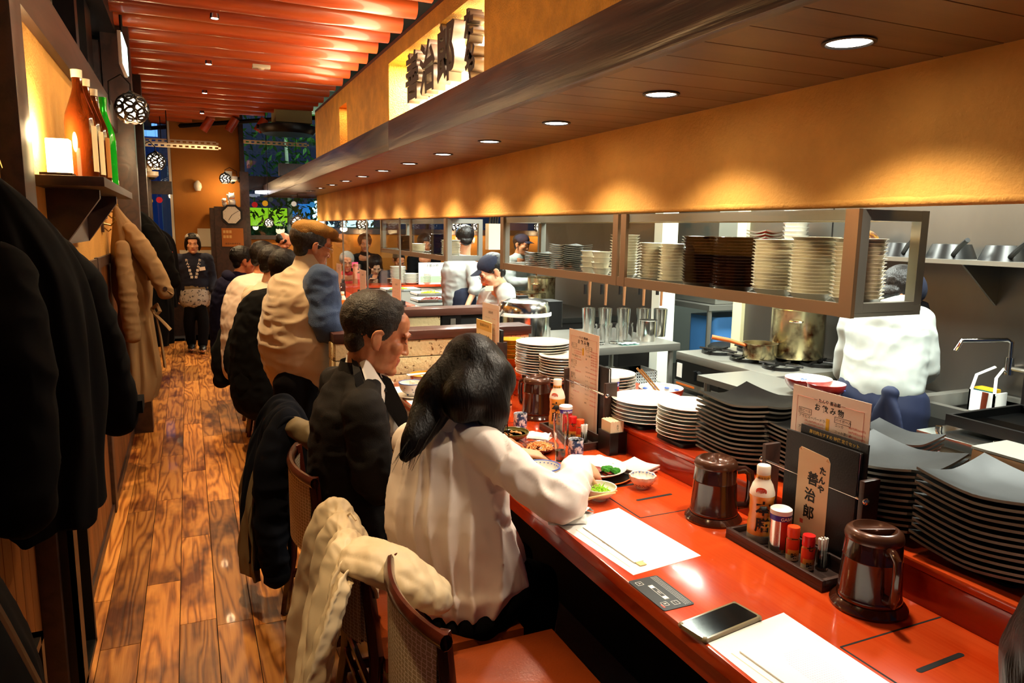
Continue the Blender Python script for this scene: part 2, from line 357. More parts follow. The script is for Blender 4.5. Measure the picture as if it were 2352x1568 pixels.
# ---- pole lattice ceiling
pc = struct('ceiling', MB().box((-0.9, -1, 3.42), (3.0, 12.6, 3.5)), 'black_void')
def pole_mesh(L, r):
    mb = MB(); n = 14
    mb.tube([(L * i / n, 0, 0.006 * noise.noise((i * 0.7, L * 9, r * 50))) for i in range(n + 1)], [r * (1 + 0.06 * noise.noise((i * 0.5, r * 77, 3))) for i in range(n + 1)], 14)
    me = mb.mesh('pole'); me.materials.append(M['pole_wood']); return me
pv = [pole_mesh(1.87, 0.072), pole_mesh(1.87, 0.078), pole_mesh(1.87, 0.068)]
k = 0; y = 4.94 - 0.3665 * 12
while y < 11.9:
    xr = 1.475 if y < 9.5 else 1.475 - (y - 9.4) / 2.4 * 1.85
    if xr > -0.2:
        me = pv[k % 3] if y < 9.5 else pole_mesh(xr + 0.42, 0.07)
        o = bpy.data.objects.new('pole', me); COL.objects.link(o); o.parent = pc; o.location = (-0.40, y + 0.03, 3.055); o.rotation_euler = (random.uniform(0, 6), 0, -0.004)
    k += 1; y += 0.3665
MB().tube([(-0.42, 12.0, 2.97), (0.4, 11.0, 2.97), (1.0, 10.3, 2.97), (1.6, 9.75, 2.97)], 0.03, 6).build('edge_rail', 'dark_steel', pc)
for i, y in enumerate((3.95, 5.45, 6.97, 8.48, 9.99)):
    t = thing('pole_spotlight', ORD[i] + ' nearest small round spotlight between the red ceiling poles', 'spotlight', (0.235, y, 2.955), group='spotlights between the red ceiling poles')
    MB().lathe([(0.028, 0.03), (0.032, 0.0), (0.024, 0.0), (0.022, 0.012)], 20).build('trim_ring', 'chrome', t)
    MB().lathe([(0.0, 0.0), (0.022, 0.0), (0.022, 0.003), (0.0, 0.003)], 20).build('bulb', pm('spot_emit', '#ffffff', emit='#fff4e0', estr=14), t)
t = thing('smoke_detector', 'small cream rectangular detector fixed under the red poles', 'detector', (0.663, 6.97, 2.962))
MB().box((-0.075, -0.035, 0), (0.075, 0.035, 0.03)).build('housing', 'cream_ceramic', t, bevel=0.006)
MB().lathe([(0.0, -0.006), (0.022, -0.006), (0.03, 0.0)], 20).build('lens', 'cream_wall', t)

# hanging exit sign on the beam
t = thing('exit_sign_box', 'white lit emergency exit sign box hanging beside the red poles', 'sign', (-0.33, 5.75, 2.72))
MB().box((-0.022, -0.24, -0.1), (0.0, 0.24, 0.11)).build('housing', 'white_plastic', t, bevel=0.004)
MB().box((0.0, -0.23, -0.09), (0.006, 0.23, 0.1)).build('lit_panel', pm('exit_emit', '#d8fff0', emit='#d0fff0', estr=3.0), t)
MB().cyl((-0.01, 0, 0.11), (-0.01, 0, 0.26), 0.01, 8).build('bracket', 'dark_steel', t)

# ---- canopy over the counter: upper gold wall, fascia, soffit, lower hanging wall
XF = 1.07; XW = 1.75; ZS = 2.04
wr = struct('wall_right_upper', MB(), 'gold_plaster')
def wall_piece(y0, y1, z0, z1, x0=XF, x1=XF + 0.12): return MB().box((x0, y0, z0), (x1, y1, z1))
NI = (2.70, 4.14)     # sign niche
for a, b, c, d in ((-0.5, NI[0], 2.18, 2.58), (NI[0], NI[1], 2.50, 2.58), (NI[1], 5.32, 2.18, 2.58), (5.32, 5.60, 2.47, 2.58), (5.60, 6.70, 2.18, 2.58)):
    wall_piece(a, b, c, d).build('plaster_panel', 'gold_plaster', wr)
MB().box((XF + 0.24, NI[0] - 0.02, 2.18), (XF + 0.26, NI[1] + 0.02, 2.5)).box((XF + .12, NI[0] - .03, 2.18), (XF + .25, NI[0], 2.5)).box((XF + .12, NI[1], 2.18), (XF + .25, NI[1] + .03, 2.5)).box((XF + .12, NI[0], 2.5), (XF + .25, NI[1], 2.52)).box((XF + .0, NI[0], 2.175), (XF + .25, NI[1], 2.19)).build('niche_back', pm('niche_white', '#f6e6bc', 0.8), wr)
MB().box((XF + 0.12, 5.30, 2.18), (XF + 0.16, 5.62, 2.48)).build('niche_back', pm('niche_orange', '#e86a14', 0.7), wr)
MB().box((XF, -0.5, 2.58), (XF + 0.12, 6.7, 2.60)).build('cap', 'dark_trim', wr)
lamp('niche_lamp', 'AREA', (XF + 0.175, (NI[0] + NI[1]) / 2, 2.493), 100, (1, 0.88, 0.62), size=0.05, size_y=1.2)
lamp('niche_lamp', 'AREA', (XF + 0.045, 5.46, 2.465), 1.0, (1, 0.8, 0.5), size=0.05, size_y=0.15)
fa = struct('trim_20', MB(), 'fascia_wood')
for a, b in ((-0.5, 4.05), (4.052, 11.45)): MB().box((XF - 0.03, a, ZS - 0.02), (XF + 0.01, b, 2.18)).build('fascia_board', 'fascia_wood', fa, bevel=0.002)
MB().box((XF - 0.03, 11.45, ZS - 0.02), (XW + 0.3, 11.49, 2.18)).build('fascia_board', 'fascia_wood', fa)
MB().box((XF, 6.7, 2.14), (XW + 0.3, 11.45, 2.17)).build('canopy_top', 'fascia_wood', fa)
sf = struct('ceiling_canopy', MB().box((XF, -0.5, ZS + 0.02), (XW + 0.12, 11.45, ZS + 0.04)), 'black_void')
sb = MB().box((XF + 0.01, 0.0015, ZS), (XW + 0.08, 0.1485, ZS + 0.015)).mesh('board', smooth=False, bevel=0.0012); sb.materials.append(M['soffit_wood'])
for i in range(80):
    o = bpy.data.objects.new('board', sb); COL.objects.link(o); o.parent = sf; o.location = (0, -0.5 + i * 0.15, 0)
def hang(u, v):
    y = -0.5 + u * 11.5; z = 1.69 + v * 0.36
    return (XW + 0.004 * noise.noise((y * 3, z * 6, 0)) + 0.002 * noise.noise((y * 14, z * 14, 0)), y, z)
wr2 = struct('wall_right_hanging', MB().grid(hang, 500, 16), 'plaster')
MB().box((XW + 0.005, -0.5, 1.685), (XW + 0.11, 11.0, 2.04)).build('core', 'plaster', wr2)
MB().tube([(XW + 0.015, -0.5, 1.69), (XW + 0.015, 11.0, 1.69)], 0.017, 10).build('rounded_edge', 'plaster', wr2)
# downlights
for i in range(15):
    y = 1.30 + i * 0.7375
    lab = ORD[i] + ' round white downlight from the right in the canopy soffit'
    t = thing('downlight', lab, 'downlight', (1.425, y, ZS), group='row of downlights in the canopy soffit')
    MB().lathe([(0.047, 0.002), (0.060, 0.002), (0.060, -0.004), (0.052, -0.006), (0.047, 0.0)], 32, closed=True).build('trim_ring', 'dark_steel', t)
    MB().lathe([(0.0, -0.0015), (0.048, -0.0015), (0.048, 0.002), (0, 0.002)], 32).build('diffuser', pm('down_emit', '#ffffff', emit='#fff0d8', estr=24), t)
    lamp('downlight_lamp', 'SPOT', (0, 0, -0.012), 46 if i < 6 else 34, WARMW, size=0.045, spot=math.radians(120), blend=0.6, parent=t)

# kitchen ceiling
kc = struct('ceiling_kitchen', MB().box((XW + 0.11, -0.5, 2.6), (6.5, 9.0, 2.66)), 'cream_wall')
for (x, y) in ((2.6, 1.6), (2.6, 3.4), (2.5, 5.6), (4.4, 4.4), (2.6, 7.6)):
    MB().box((x - 0.62, y - 0.14, 2.53), (x + 0.62, y + 0.14, 2.6)).build('light_fitting', pm('tube_emit', '#ffffff', emit='#f4fff0', estr=2.0), kc)

# ---- far (back) wall at y = 11.5 with windows, door posts
YB = 11.5
wb = struct('wall_back', MB().box((-0.17, YB, 0), (0.78, YB + 0.2, 3.4)), 'orange_plaster')
MB().box((0.78, YB, 0), (6.5, YB + 0.2, 1.42)).build('lower_wall', 'orange_plaster', wb)
MB().box((-0.2, YB - 0.01, 0.0), (0.5, YB, 0.95)).build('dark_dado', 'dark_trim', wb)
MB().box((-0.2, YB - 0.004, 0.02), (-0.165, YB + 0.02, 3.4)).build('pale_jamb', 'cream_wall', wb)
struct('trim_21', MB().box((0.74, YB - 0.12, 0), (0.80, YB, 3.4)).box((0.72, YB - 0.25, 0), (0.84, YB - 0.1, 2.36)), 'dark_trim')
struct('trim_22', MB().box((0.78, YB - 0.05, 1.40), (6.5, YB + 0.05, 1.46)).box((0.78, YB - 0.02, 2.12), (6.5, YB + 0.04, 2.32)), 'dark_trim')
struct('trim_23', MB().box((-1.1, YB - 0.02, 2.02), (-0.17, YB + 0.04, 2.2)).box((-1.1, YB - 0.02, 0), (-0.17, YB + 0.02, 0.9)), 'dark_trim')
for k, (a, b, c, d) in enumerate(((-1.1, -0.17, 0.9, 3.0), (0.84, 2.2, 1.46, 2.95), (2.2, 3.6, 1.46, 2.95), (3.6, 6.0, 1.46, 2.95))):
    wn = struct('window_%d' % (k + 1), MB().box((a, YB + 0.02, c), (b, YB + 0.03, d)), 'night_pane')
    MB().box((b - 0.03, YB, c), (b + 0.01, YB + 0.06, d)).build('window_frame', 'dark_steel', wn)

# ---- street at night seen through the windows
st = struct('street_ground', MB().box((-12, 12, -0.3), (25, 40, -0.1)), pm('asphalt', '#20242a', 0.6))
def glow(n, c, s): return pm(n, c, emit=c, estr=s)
t = thing('lit_shop_front', 'green-signed shop front glowing across the night street', 'shop', (2.0, 24, 0))
MB().box((-2.0, 0, 1.6), (1.0, 0.3, 2.15)).build('sign_band', glow('g1', '#9ad820', 0.8), t)
MB().box((1.0, 0, 0.8), (1.6, 0.3, 2.3)).build('pillar', glow('g2', '#2a80c8', 0.7), t)
MB().box((1.7, -0.1, 1.6), (3.6, 0.2, 2.4)).build('lit_window', glow('g3', '#c8ffff', 3.0), t)
MB().box((-2.2, 0.3, 0), (4.2, 0.6, 1.6)).build('wall', pm('shopwall', '#26331f', 0.8), t)
t = thing('canopy_roof_building', 'blue-lit office building seen through the upper left window', 'building', (-2.8, 22, 0))
MB().box((-3, 0, 0), (2.2, 0.5, 8)).build('facade', pm('bldg', '#18264a', 0.5, emit='#14306a', estr=0.35), t)
MB().box((-3, -0.1, 3.9), (2.2, 0, 4.3)).build('lit_strip', glow('g4', '#6fa8f0', 1.5), t)
MB().box((-3, -0.1, 5.1), (2.2, 0, 5.3)).build('lit_strip', glow('g5', '#4f88e0', 1.2), t)
MB().box((-0.6, -0.2, 0), (-0.3, 0, 8)).build('column', glow('g6', '#90b8f0', 0.8), t)
def leafy(name, label, loc, h, w, seed):
    random.seed(seed); t = thing(name, label, 'tree', loc)
    mb = MB()
    for i in range(900):
        a = random.uniform(0, 2 * PI); r = w * random.random() ** 0.5; z = random.uniform(0.7, h); rr = r * (0.5 + 0.5 * math.sin(z / h * PI))
        c = Vector((rr * math.cos(a), rr * math.sin(a) * 0.5, z)); d = Vector((random.uniform(-1, 1), random.uniform(-1, 1), random.uniform(-1, 1))).normalized() * 0.09; e = d.cross(Vector((0.3, 0.5, 1))).normalized() * 0.035
        mb.add([c - d, c + e, c + d, c - e], [(0, 1, 2, 3)])
    tag(mb.build('foliage', pm('leaf', '#2c5a20', 0.6, rnd=0.3, emit='#1c3a14', estr=0.25), t, smooth=False), kind='stuff')  # leaves glow faintly by themselves; light on them is put into the material
    MB().tube([(0, 0, 0), (0.05, 0, h * 0.4), (0, 0, h * 0.8)], [0.07, 0.05, 0.03], 8).build('trunk', pm('bark', '#9aa09a', 0.8), t)
leafy('street_tree', 'leafy green tree outside the window behind the canopy tip', (1.75, 14.5, 0), 4.4, 1.0, 3)
leafy('street_tree', 'leafy green tree outside, right of the clock post', (3.0, 16.5, 0), 5.0, 1.5, 4)
lamp('street_light', 'POINT', (2.2, 13.5, 3.2), 60, (0.7, 1.0, 0.6), size=0.3)
for i, (u, v, c, r) in enumerate(((585, 470, '#c01818', 6), (609, 467, '#f0a018', 6), (675, 468, '#f0d8b8', 5.5), (717, 470, '#3a90c8', 6), (366, 459, '#e02020', 6), (345, 461, '#f0a018', 5), (622, 458, '#40463c', 5), (703, 462, '#30363c', 4))):
    p = photo_y(u, v, 12.0); cn = {'#c01818': 'dark red', '#f0a018': 'orange', '#f0d8b8': 'pale peach', '#3a90c8': 'blue', '#e02020': 'bright red', '#40463c': 'dark ring', '#30363c': 'grey ring'}[c]
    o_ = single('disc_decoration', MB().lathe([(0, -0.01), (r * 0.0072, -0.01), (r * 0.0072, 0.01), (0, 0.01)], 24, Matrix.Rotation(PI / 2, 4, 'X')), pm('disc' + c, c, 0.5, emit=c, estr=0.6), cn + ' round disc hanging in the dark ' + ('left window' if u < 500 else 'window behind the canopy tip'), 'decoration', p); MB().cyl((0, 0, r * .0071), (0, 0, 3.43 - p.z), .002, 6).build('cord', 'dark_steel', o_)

# ================================================================ COUNTERS
CE, CR, CT, LT = 0.91, 1.46, 0.78, 0.88      # counter edge x, riser x, top z, ledge z
def counter(y0, y1, label):
    t = thing('counter', label, 'counter', (CE, y0, 0)); L = y1 - y0; W = CR - CE
    MB().box((0, 0, CT - 0.035), (W, L, CT)).build('counter_top', 'counter_wood', t, bevel=0.004)
    MB().box((0.012, 0, CT - 0.085), (0.035, L, CT - 0.035)).build('edge_band', 'riser_wood', t)
    MB().box((W, 0, CT - 0.05), (W + 0.03, L, LT - 0.022)).build('riser', 'riser_wood', t, bevel=0.003)
    MB().box((W - 0.003, 0, LT - 0.022), (W + 0.48, L, LT)).build('ledge', 'counter_wood', t, bevel=0.006)
    MB().box((W - 0.06, 0, 0.0), (W - 0.03, L, CT - 0.035)).build('front_panel', 'black_void', t)
    MB().box((W + 0.46, 0, 0.0), (W + 0.475, L, LT - 0.022)).build('kitchen_side_panel', 'steel_wall', t)
    return t
c1 = counter(0.1, 3.70, 'long glossy red-orange wooden counter nearest the camera')
c2 = counter(4.63, 8.7, 'second red-brown counter beyond the tiled walls')
def groove(x0, x1, y0, y1, w=0.0022):
    mb = MB(); z = CT + 0.0004
    for a, b, c, d in ((x0, y1 - w, x1, y1 + w), (x0 - w, y0, x0 + w, y1), (x0, y0 - w, x1, y0 + w)): mb.box((a - CE, b - 0.1, z - 0.002), (c - CE, d - 0.1, z))
    mb.build('panel_groove', 'black_void', c1)
def slot(x0, x1, y, tilt=0.04):
    mb = MB(); n = 8; r = 0.006; poly = []
    for k in range(n + 1): a = -PI / 2 + PI * k / n; poly.append((x1 + r * math.cos(a), y + tilt * (x1 - x0) + r * math.sin(a)))
    for k in range(n + 1): a = PI / 2 + PI * k / n; poly.append((x0 + r * math.cos(a), y + r * math.sin(a)))
    mb.prism([(px - CE, py - 0.1) for px, py in poly], CT - 0.001, CT + 0.0006); mb.build('slot', 'black_void', c1)
groove(1.156, 1.455, 1.665, 2.75); groove(1.157, 1.455, 0.2, 0.955)
for y in (1.785, 1.91, 2.035): slot(1.228, 1.352, y)
slot(1.232, 1.358, 0.838)
# induction control plate set into the counter
t = thing('induction_control_panel', 'black touch control plate with white key outlines set in the counter', 'control panel', (0.909 + 0.042, 1.278, CT), 0.0)
rbox(MB(), (-0.041, -0.073, 0), (0.041, 0.073, 0.0016), 0.006).build('plate', 'black_plastic', t)
def frame(w, h, x, y, t_, nm, mat, th=0.0008):
    mb = MB(); z0 = 0.0016; z1 = 0.0020
    mb.box((x - w, y - h, z0), (x + w, y - h + th, z1)).box((x - w, y + h - th, z0), (x + w, y + h, z1)).box((x - w, y - h, z0), (x - w + th, y + h, z1)).box((x + w - th, y - h, z0), (x + w, y + h, z1)); return mb.build(nm, mat, t_)
for (x, y, c) in ((-0.022, 0.052, 'A'), (-0.022, -0.048, 'B'), (0.004, -0.052, '—')):
    frame(0.008, 0.008, x, y, t, 'key_outline', 'paper'); put(text(c, 0.010, mat='paper'), t, (x, y, 0.0021), (0, 0, -PI / 2))
frame(0.006, 0.034, -0.004, 0.002, t, 'key_outline', 'paper'); put(text('HEAT', 0.006, mat='paper'), t, (-0.004, 0.0, 0.0021), (0, 0, -PI / 2))
MB().box((-0.009, 0.022, 0.0016), (0.001, 0.034, 0.002)).box((-0.009, -0.03, 0.0016), (0.001, -0.018, 0.002)).build('lit_key', 'paper', t)
MB().box((-0.034, -0.062, 0.0016), (-0.030, -0.048, 0.002)).build('mark', 'red_ink', t)
mb = MB()
for i in range(34):
    for j in range(4): mb.box((0.020 + j * 0.0045, -0.066 + i * 0.004, 0.0016), (0.0215 + j * 0.0045, -0.0645 + i * 0.004, 0.0019))
tag(mb.build('dot_row', 'paper', t), kind='stuff')

# ---- tiled end walls with wooden caps
def tile_wall(y, x0, x1, z1, label, latch=False):
    t = thing('tiled_partition', label, 'partition', (x0, y, 0)); L = x1 - x0
    MB().box((0.002, 0.008, 0), (L - 0.002, 0.14, z1 - 0.045)).build('core', 'black_void', t)
    MB().box((-0.01, -0.012, z1 - 0.048), (L + 0.01, 0.155, z1)).build('cap', 'table_wood', t, bevel=0.004)
    tm = pm('stone_tile', '#e0cfa0', 0.75, var=0.3, vscale=40, col2='#6c4a24', contrast=(0.35, 0.40), bump=0.5, bscale=60, rnd=0.06)
    H = 0.092; r = 0; z = z1 - 0.052
    while z > 0.1:
        x = 0.0 - (0.17 if r % 2 and False else 0.0); k = 0; cuts = [0, 0.245, 0.66, L] if L < 1.2 else [0, 0.13, 0.245, 0.66, 0.93, L]
        for a, b in zip(cuts, cuts[1:]):
            if latch and r == 0 and abs(a - 0.66) < 0.01: continue
            MB().box((a + 0.0015, 0, z - H + 0.0045), (b - 0.002, 0.012, z)).build('tile', tm, t, bevel=0.0015)
        MB().box((-0.010, 0.0135, z - H + 0.0045), (0.0015, 0.139, z)).build('tile', tm, t, bevel=0.0015)
        z -= H; r += 1
    if latch:
        MB().box((0.67, -0.004, z1 - 0.14), (0.80, 0.01, z1 - 0.052)).build('latch_box', 'black_plastic', t)
        MB().box((0.725, -0.012, z1 - 0.12), (0.76, -0.004, z1 - 0.07)).build('latch', 'steel', t)
    return t
tile_wall(3.70, 0.66, 1.755, 1.06, 'cream stone tiled end wall with dark wooden cap beside the seated diners')
tile_wall(4.47, 0.82, 1.96, 1.085, 'second cream tiled end wall with latch box behind the first', latch=True)

# ---- far leg of the U-shaped counter with red ledge, seen across the kitchen
t = thing('far_counter', 'far counter with red ledge and white front across the kitchen', 'counter', (1.9, 8.8, 0))
MB().box((-0.3, 0, 0.62), (2.6, 0.06, 0.87)).build('white_front', 'cream_wall', t)
MB().box((-0.3, -0.06, 0.87), (2.6, 0.30, 0.90)).build('ledge', 'counter_wood', t)
MB().box((-0.4, 0.3, 0.74), (2.6, 0.85, 0.78)).build('counter_top', 'dark_trim', t)
MB().box((-0.4, 0.84, 0), (2.6, 0.88, 0.78)).build('front_panel', 'black_void', t)
# work table in front of it
t = thing('prep_table', 'stainless prep table covered with food trays behind the tiled walls', 'table', (1.97, 6.7, 0))
MB().box((0, 0, 0.82), (0.75, 2.0, 0.86)).build('table_top', 'steel', t)
for x in (0.03, 0.70):
    for y in (0.03, 1.95): MB().cyl((x, y, 0), (x, y, 0.82), 0.02, 10).build('leg', 'steel', t)
# partition dado of far zone
struct('wall_back_rail', MB().box((1.9, 10.6, 0.0), (7.0, 10.7, 1.50)).mat(1).box((1.9, 10.57, 1.50), (7.0, 10.72, 1.58)), ['orange_plaster', 'dark_trim'])

# ================================================================ KITCHEN
XK = 3.5
wk = struct('wall_kitchen', MB().box((XK, -0.2, 0), (XK + 0.08, 3.92, 2.6)), 'steel_wall')
MB().box((XK, 4.95, 0), (XK + 0.08, 7.2, 2.6)).build('steel_panel', 'steel_wall', wk)
MB().box((XK - 0.03, 3.90, 0), (XK + 0.12, 3.99, 2.6)).build('column', pm('cream_post', '#e6dfae', 0.6), wk)
MB().box((XK - 0.03, 4.86, 0), (XK + 0.12, 4.97, 2.6)).build('column', pm('white_post', '#e8ecdf', 0.6), wk)
for y in (0.6, 1.9, 3.2): MB().box((XK - 0.004, y, 0), (XK, y + 0.006, 2.6)).build('panel_joint', 'dark_steel', wk)
rr = struct('wall_kitchen_rear', MB().box((5.9, 2.5, 0), (6.0, 8.0, 2.6)).box((3.6, 7.2, 0), (6.0, 7.3, 2.6)).box((3.58, 2.6, 0), (6.0, 2.7, 2.6)), pm('rear_wall', '#9aa29c', 0.5))
# range hood piece above the boiling station
t = thing('range_hood', 'stainless range hood above the rear burners behind the shelf', 'hood', (XK - 0.8, 5.1, 1.78))
MB().prism([(0.0, 0.0), (0.8, 0.0), (0.8, 0.7), (0.45, 0.7), (0.0, 0.12)], 0, 2.0, 'y').build('hood_shell', 'steel_wall', t)
MB().box((-0.01, -0.01, -0.02), (0.8, 0.03, 0.0)).box((-0.01, 1.97, -0.02), (0.8, 2.01, 0.0)).build('gutter', 'steel', t)

# ---- hanging glazed shelf cabinets
def shelf_cab(y0, y1, posts, label, dx=0.29, n=1):
    t = thing('hanging_shelf_cabinet', label, 'shelf', (XW - 0.012, y0, 1.36)); L = y1 - y0; H = 0.31; w = 0.032
    MB().box((0, 0, 0), (dx, L, 0.012)).build('shelf_board', 'steel', t)
    MB().box((-.001, 0, -0.001), (0.012, L, 0.038)).build('front_rail', 'steel_wood_reflection', t)
    MB().box((dx - w, 0, 0.012), (dx + .001, L, 0.03)).build('rear_rail', 'steel', t)
    MB().box((0.013, w, H - w), (w, L - w, H)).build('top_rail', 'steel', t); MB().box((dx - w, w, H - w), (dx, L - w, H)).build('top_rail', 'steel', t)
    for y, ww in posts: MB().box((-.003, y - y0 - .001, -.002), (0.0115, y - y0 + ww, H + .001)).build('front_post', 'steel_wood_reflection', t)
    for y in (0, L - w):
        MB().box((0.012, y, 0.0125), (0.014 + w, y + w, H)).build('corner_post', 'steel', t)
        MB().box((dx - w, y, 0.0305), (dx, y + w, H)).build('corner_post', 'steel', t)
        MB().box((0.0465, y, H - w), (dx - w - .0005, y + w, H - .0005)).build('end_top_rail', 'steel', t)
        MB().box((0.0465, y - .0005, 0.0125), (dx - w - .0005, y + w, 0.04)).build('end_base_rail', 'steel', t)
    for a, b in zip([p[0] + p[1] for p in posts], [p[0] for p in posts[1:]]):
        if b - a > 0.1: MB().box((0.004, a - y0, 0.04), (0.008, b - y0, H)).build('glass_pane', 'pane', t)
    return t
shelf_cab(1.50, 4.09, [(1.50, 0.045), (2.70, 0.04), (2.765, 0.04), (4.045, 0.045)], 'long stainless glazed hanging shelf full of plates over the near counter')
shelf_cab(5.12, 7.12, [(5.12, 0.045), (6.05, 0.03), (7.09, 0.03)], 'smaller stainless glazed hanging shelf farther along the kitchen')
# glass guard on the second counter
t = thing('glass_guard', 'tall clear glass guard with slim posts on the second counter', 'screen', (1.52, 5.6, 0.90))
for y in (0.0, 1.15, 2.3, 3.4):
    MB().cyl((0, y, 0), (0, y, 0.775), 0.008, 10).build('post', 'steel', t)
for y in (0.0, 1.15, 2.3): MB().box((-0.003, y + 0.01, 0.02), (0.003, y + 1.12, 0.77)).build('glass_pane', 'pane', t)

# ---- stove and pots
t = thing('gas_stove', 'stainless three-burner gas stove with black control panel', 'stove', (2.80, 2.86, 0))
MB().box((0, 0, 0.80), (0.68, 0.86, 0.85)).build('top', 'steel', t, bevel=0.006)
MB().box((0.01, 0.003, 0.62), (0.68, 0.857, 0.80)).build('body', 'steel_wall', t)
MB().box((0.0, 0.003, 0.67), (0.01, 0.857, 0.795)).build('control_panel', 'black_plastic', t)
MB().box((-0.002, 0.0, 0.63), (0.01, 0.86, 0.668)).build('lower_trim', 'steel', t)
MB().box((-0.004, 0.66, 0.645), (-0.001, 0.84, 0.657)).build('orange_lettering_strip', pm('orange', '#e07020', 0.5), t)
MB().box((-0.003, 0.79, 0.69), (0, 0.84, 0.78)).build('spec_label', 'paper', t)
for y in (0.16, 0.40, 0.62):
    MB().cyl((0, y, 0.735), (-0.03, y, 0.735), 0.028, 20).box((-0.045, y - 0.008, 0.705), (-0.02, y + 0.008, 0.765)).build('knob', 'black_plastic', t)
for i in range(14): MB().box((0.12 + i * 0.025, -0.002, 0.70), (0.13 + i * 0.025, 0.002, 0.75)).build('vent_slit', 'black_void', t)
for x in (0.20, 0.48):
    for y in (0.17, 0.44, 0.70):
        g = MB().lathe([(0.09, 0.85), (0.10, 0.85), (0.10, 0.868), (0.09, 0.868)], 24, cx=x, cy=y, closed=True).build('burner_ring', 'black_plastic', t)
        for a in range(4):
            c, s_ = math.cos(a * PI / 2 + .4), math.sin(a * PI / 2 + .4)
            MB().tube([(x + .03 * c, y + .03 * s_, 0.872), (x + .125 * c, y + .125 * s_, 0.872)], 0.007, 6).build('grate_bar', 'black_plastic', g)
MB().box((0.0, -0.05, 0.56), (0.68, 0.95, 0.60)).build('stand_top', 'steel', t)
for x in (0.03, 0.64):
    for y in (-0.02, 0.92): MB().cyl((x, y, 0), (x, y, 0.56), 0.02, 10).build('leg', 'steel', t)
burnt = pm('burnt_steel', '#c8bc90', 0.25, metal=0.9, var=0.6, vscale=7, col2='#5a2c10', contrast=(0.36, 0.52))
def pot(name, label, cat, loc, r, h, mat, handles=2, spout=False, group=None):
    t = thing(name, label, cat, loc)
    MB().lathe([(0, 0), (r * 0.94, 0), (r, 0.012), (r, h - 0.006), (r + 0.006, h), (r - 0.002, h), (r - 0.005, 0.014), (0, 0.01)], 40).build('body', mat, t)
    for k in range(handles):
        a = 0.7 + PI * k; c, s_ = math.cos(a), math.sin(a); p = lambda f, g, z: ((r + f) * c - g * s_, (r + f) * s_ + g * c, z)
        MB().tube([p(-.002, -.035, h * .78), p(.03, -.03, h * .78), p(.035, 0, h * .78), p(.03, .03, h * .78), p(-.002, .035, h * .78)], 0.006, 8).build('handle', 'chrome', t)
    return t
pt = pot('stock_pot', 'tall stainless stock pot with burnt patch on the stove', 'pot', (3.26, 3.18, 0.876), 0.15, 0.29, burnt)
MB().tube([(0, 0, 0.2), (0.22, -0.12, 0.33)], [0.008, 0.012], 8).build('wooden_spoon', pm('spoonwood', '#9a6a30', 0.6), pt)
pot('stock_pot', 'stock pot partly hidden behind the standing cook', 'pot', (3.3, 2.72, 0.80), 0.14, 0.25, burnt)
t = pot('saucepan', 'dented saucepan with orange wooden handle on the stove', 'pan', (3.02, 3.22, 0.876), 0.095, 0.09, burnt, handles=0)
MB().tube([(-0.09, 0.02, 0.075), (-0.16, 0.08, 0.1), (-0.24, 0.14, 0.115)], [0.009, 0.013, 0.014], 10).build('handle', pm('orange_wood', '#c05a18', 0.5), t)
# side table under second pot
t = thing('side_table', 'steel side table between the stove and the sink', 'table', (2.95, 2.36, 0))
MB().box((0, 0, 0.76), (0.54, 0.5, 0.80)).build('table_top', 'steel', t)
for x in (0.03, 0.5): MB().cyl((x, 0.03, 0), (x, 0.03, 0.76), 0.018, 10).build('leg', 'steel', t)
# two big ramen bowls on the pass, red outside with blue painted rims
redg = pm('red_glaze', '#8c2018', 0.2, coat=0.4)
def bowl(name, label, loc, r, h, outer, inner='white_ceramic', group=None, foot=True, rim=None, wavy=0, deco=None):
    t = thing(name, label, 'bowl', loc, group=group); n = 10
    pr = [(0, 0.004), (r * 0.38, 0.004), (r * 0.38, 0), (r * 0.42, 0), (r * 0.44, 0.01)] + [(r * (0.44 + 0.56 * math.sin(PI / 2 * k / n) ** 0.9), 0.01 + (h - 0.01) * (1 - math.cos(PI / 2 * k / n)) ** 0.85) for k in range(1, n + 1)]
    MB().lathe(pr + [(r - 0.0015, h + 0.001)], 48, cap=False).build('bowl_body', outer, t)
    ins = [(r - 0.0015, h + 0.001)] + [((r - 0.004) * math.cos(PI / 2 * k / n) ** 0.8 if k < n else 0, h - (h - 0.012) * math.sin(PI / 2 * k / n)) for k in range(n + 1)]
    MB().lathe([(max(a, 0), b) for a, b in ins], 48, cap=False).build('bowl_inside', inner, t)
    if rim: MB().lathe([(r - 0.0035, h - 0.0005), (r + 0.0012, h - 0.0005), (r + 0.0012, h + 0.002), (r - 0.0035, h + 0.002)], 48, closed=True).build('rim', rim, t)
    return t
p = photo_y(1855, 892, 2.35)
for (u, v, r, lb) in ((1857, 868, 0.105, 'red bowl with blue flowers inside, left of the standing cook'), (1897, 880, 0.085, 'smaller red bowl half hidden by the cook apron')):
    q = photo_z(u, v, 0.935); t = bowl('ramen_bowl', lb, (q.x, q.y, 0.861), r, 0.075, redg)
    for a in range(3):
        c, s_ = math.cos(a * 2.1 + 1), math.sin(a * 2.1 + 1)
        for b in range(5): MB().ball((r * .8 * c + .012 * math.cos(b * 1.26), r * .8 * s_ + .012 * math.sin(b * 1.26), 0.052), (0.006, 0.006, 0.002), 8).build('flower_petal', 'blue_ink', t)
t = thing('pass_table', 'narrow steel pass table holding the two red bowls', 'table', (2.40, 2.25, 0))
MB().box((0, 0, 0.83), (0.36, 0.75, 0.86)).build('table_top', 'steel', t)
for x in (0.03, 0.3):
    for y in (0.03, 0.7): MB().cyl((x, y, 0), (x, y, 0.83), 0.018, 8).build('leg', 'steel', t)

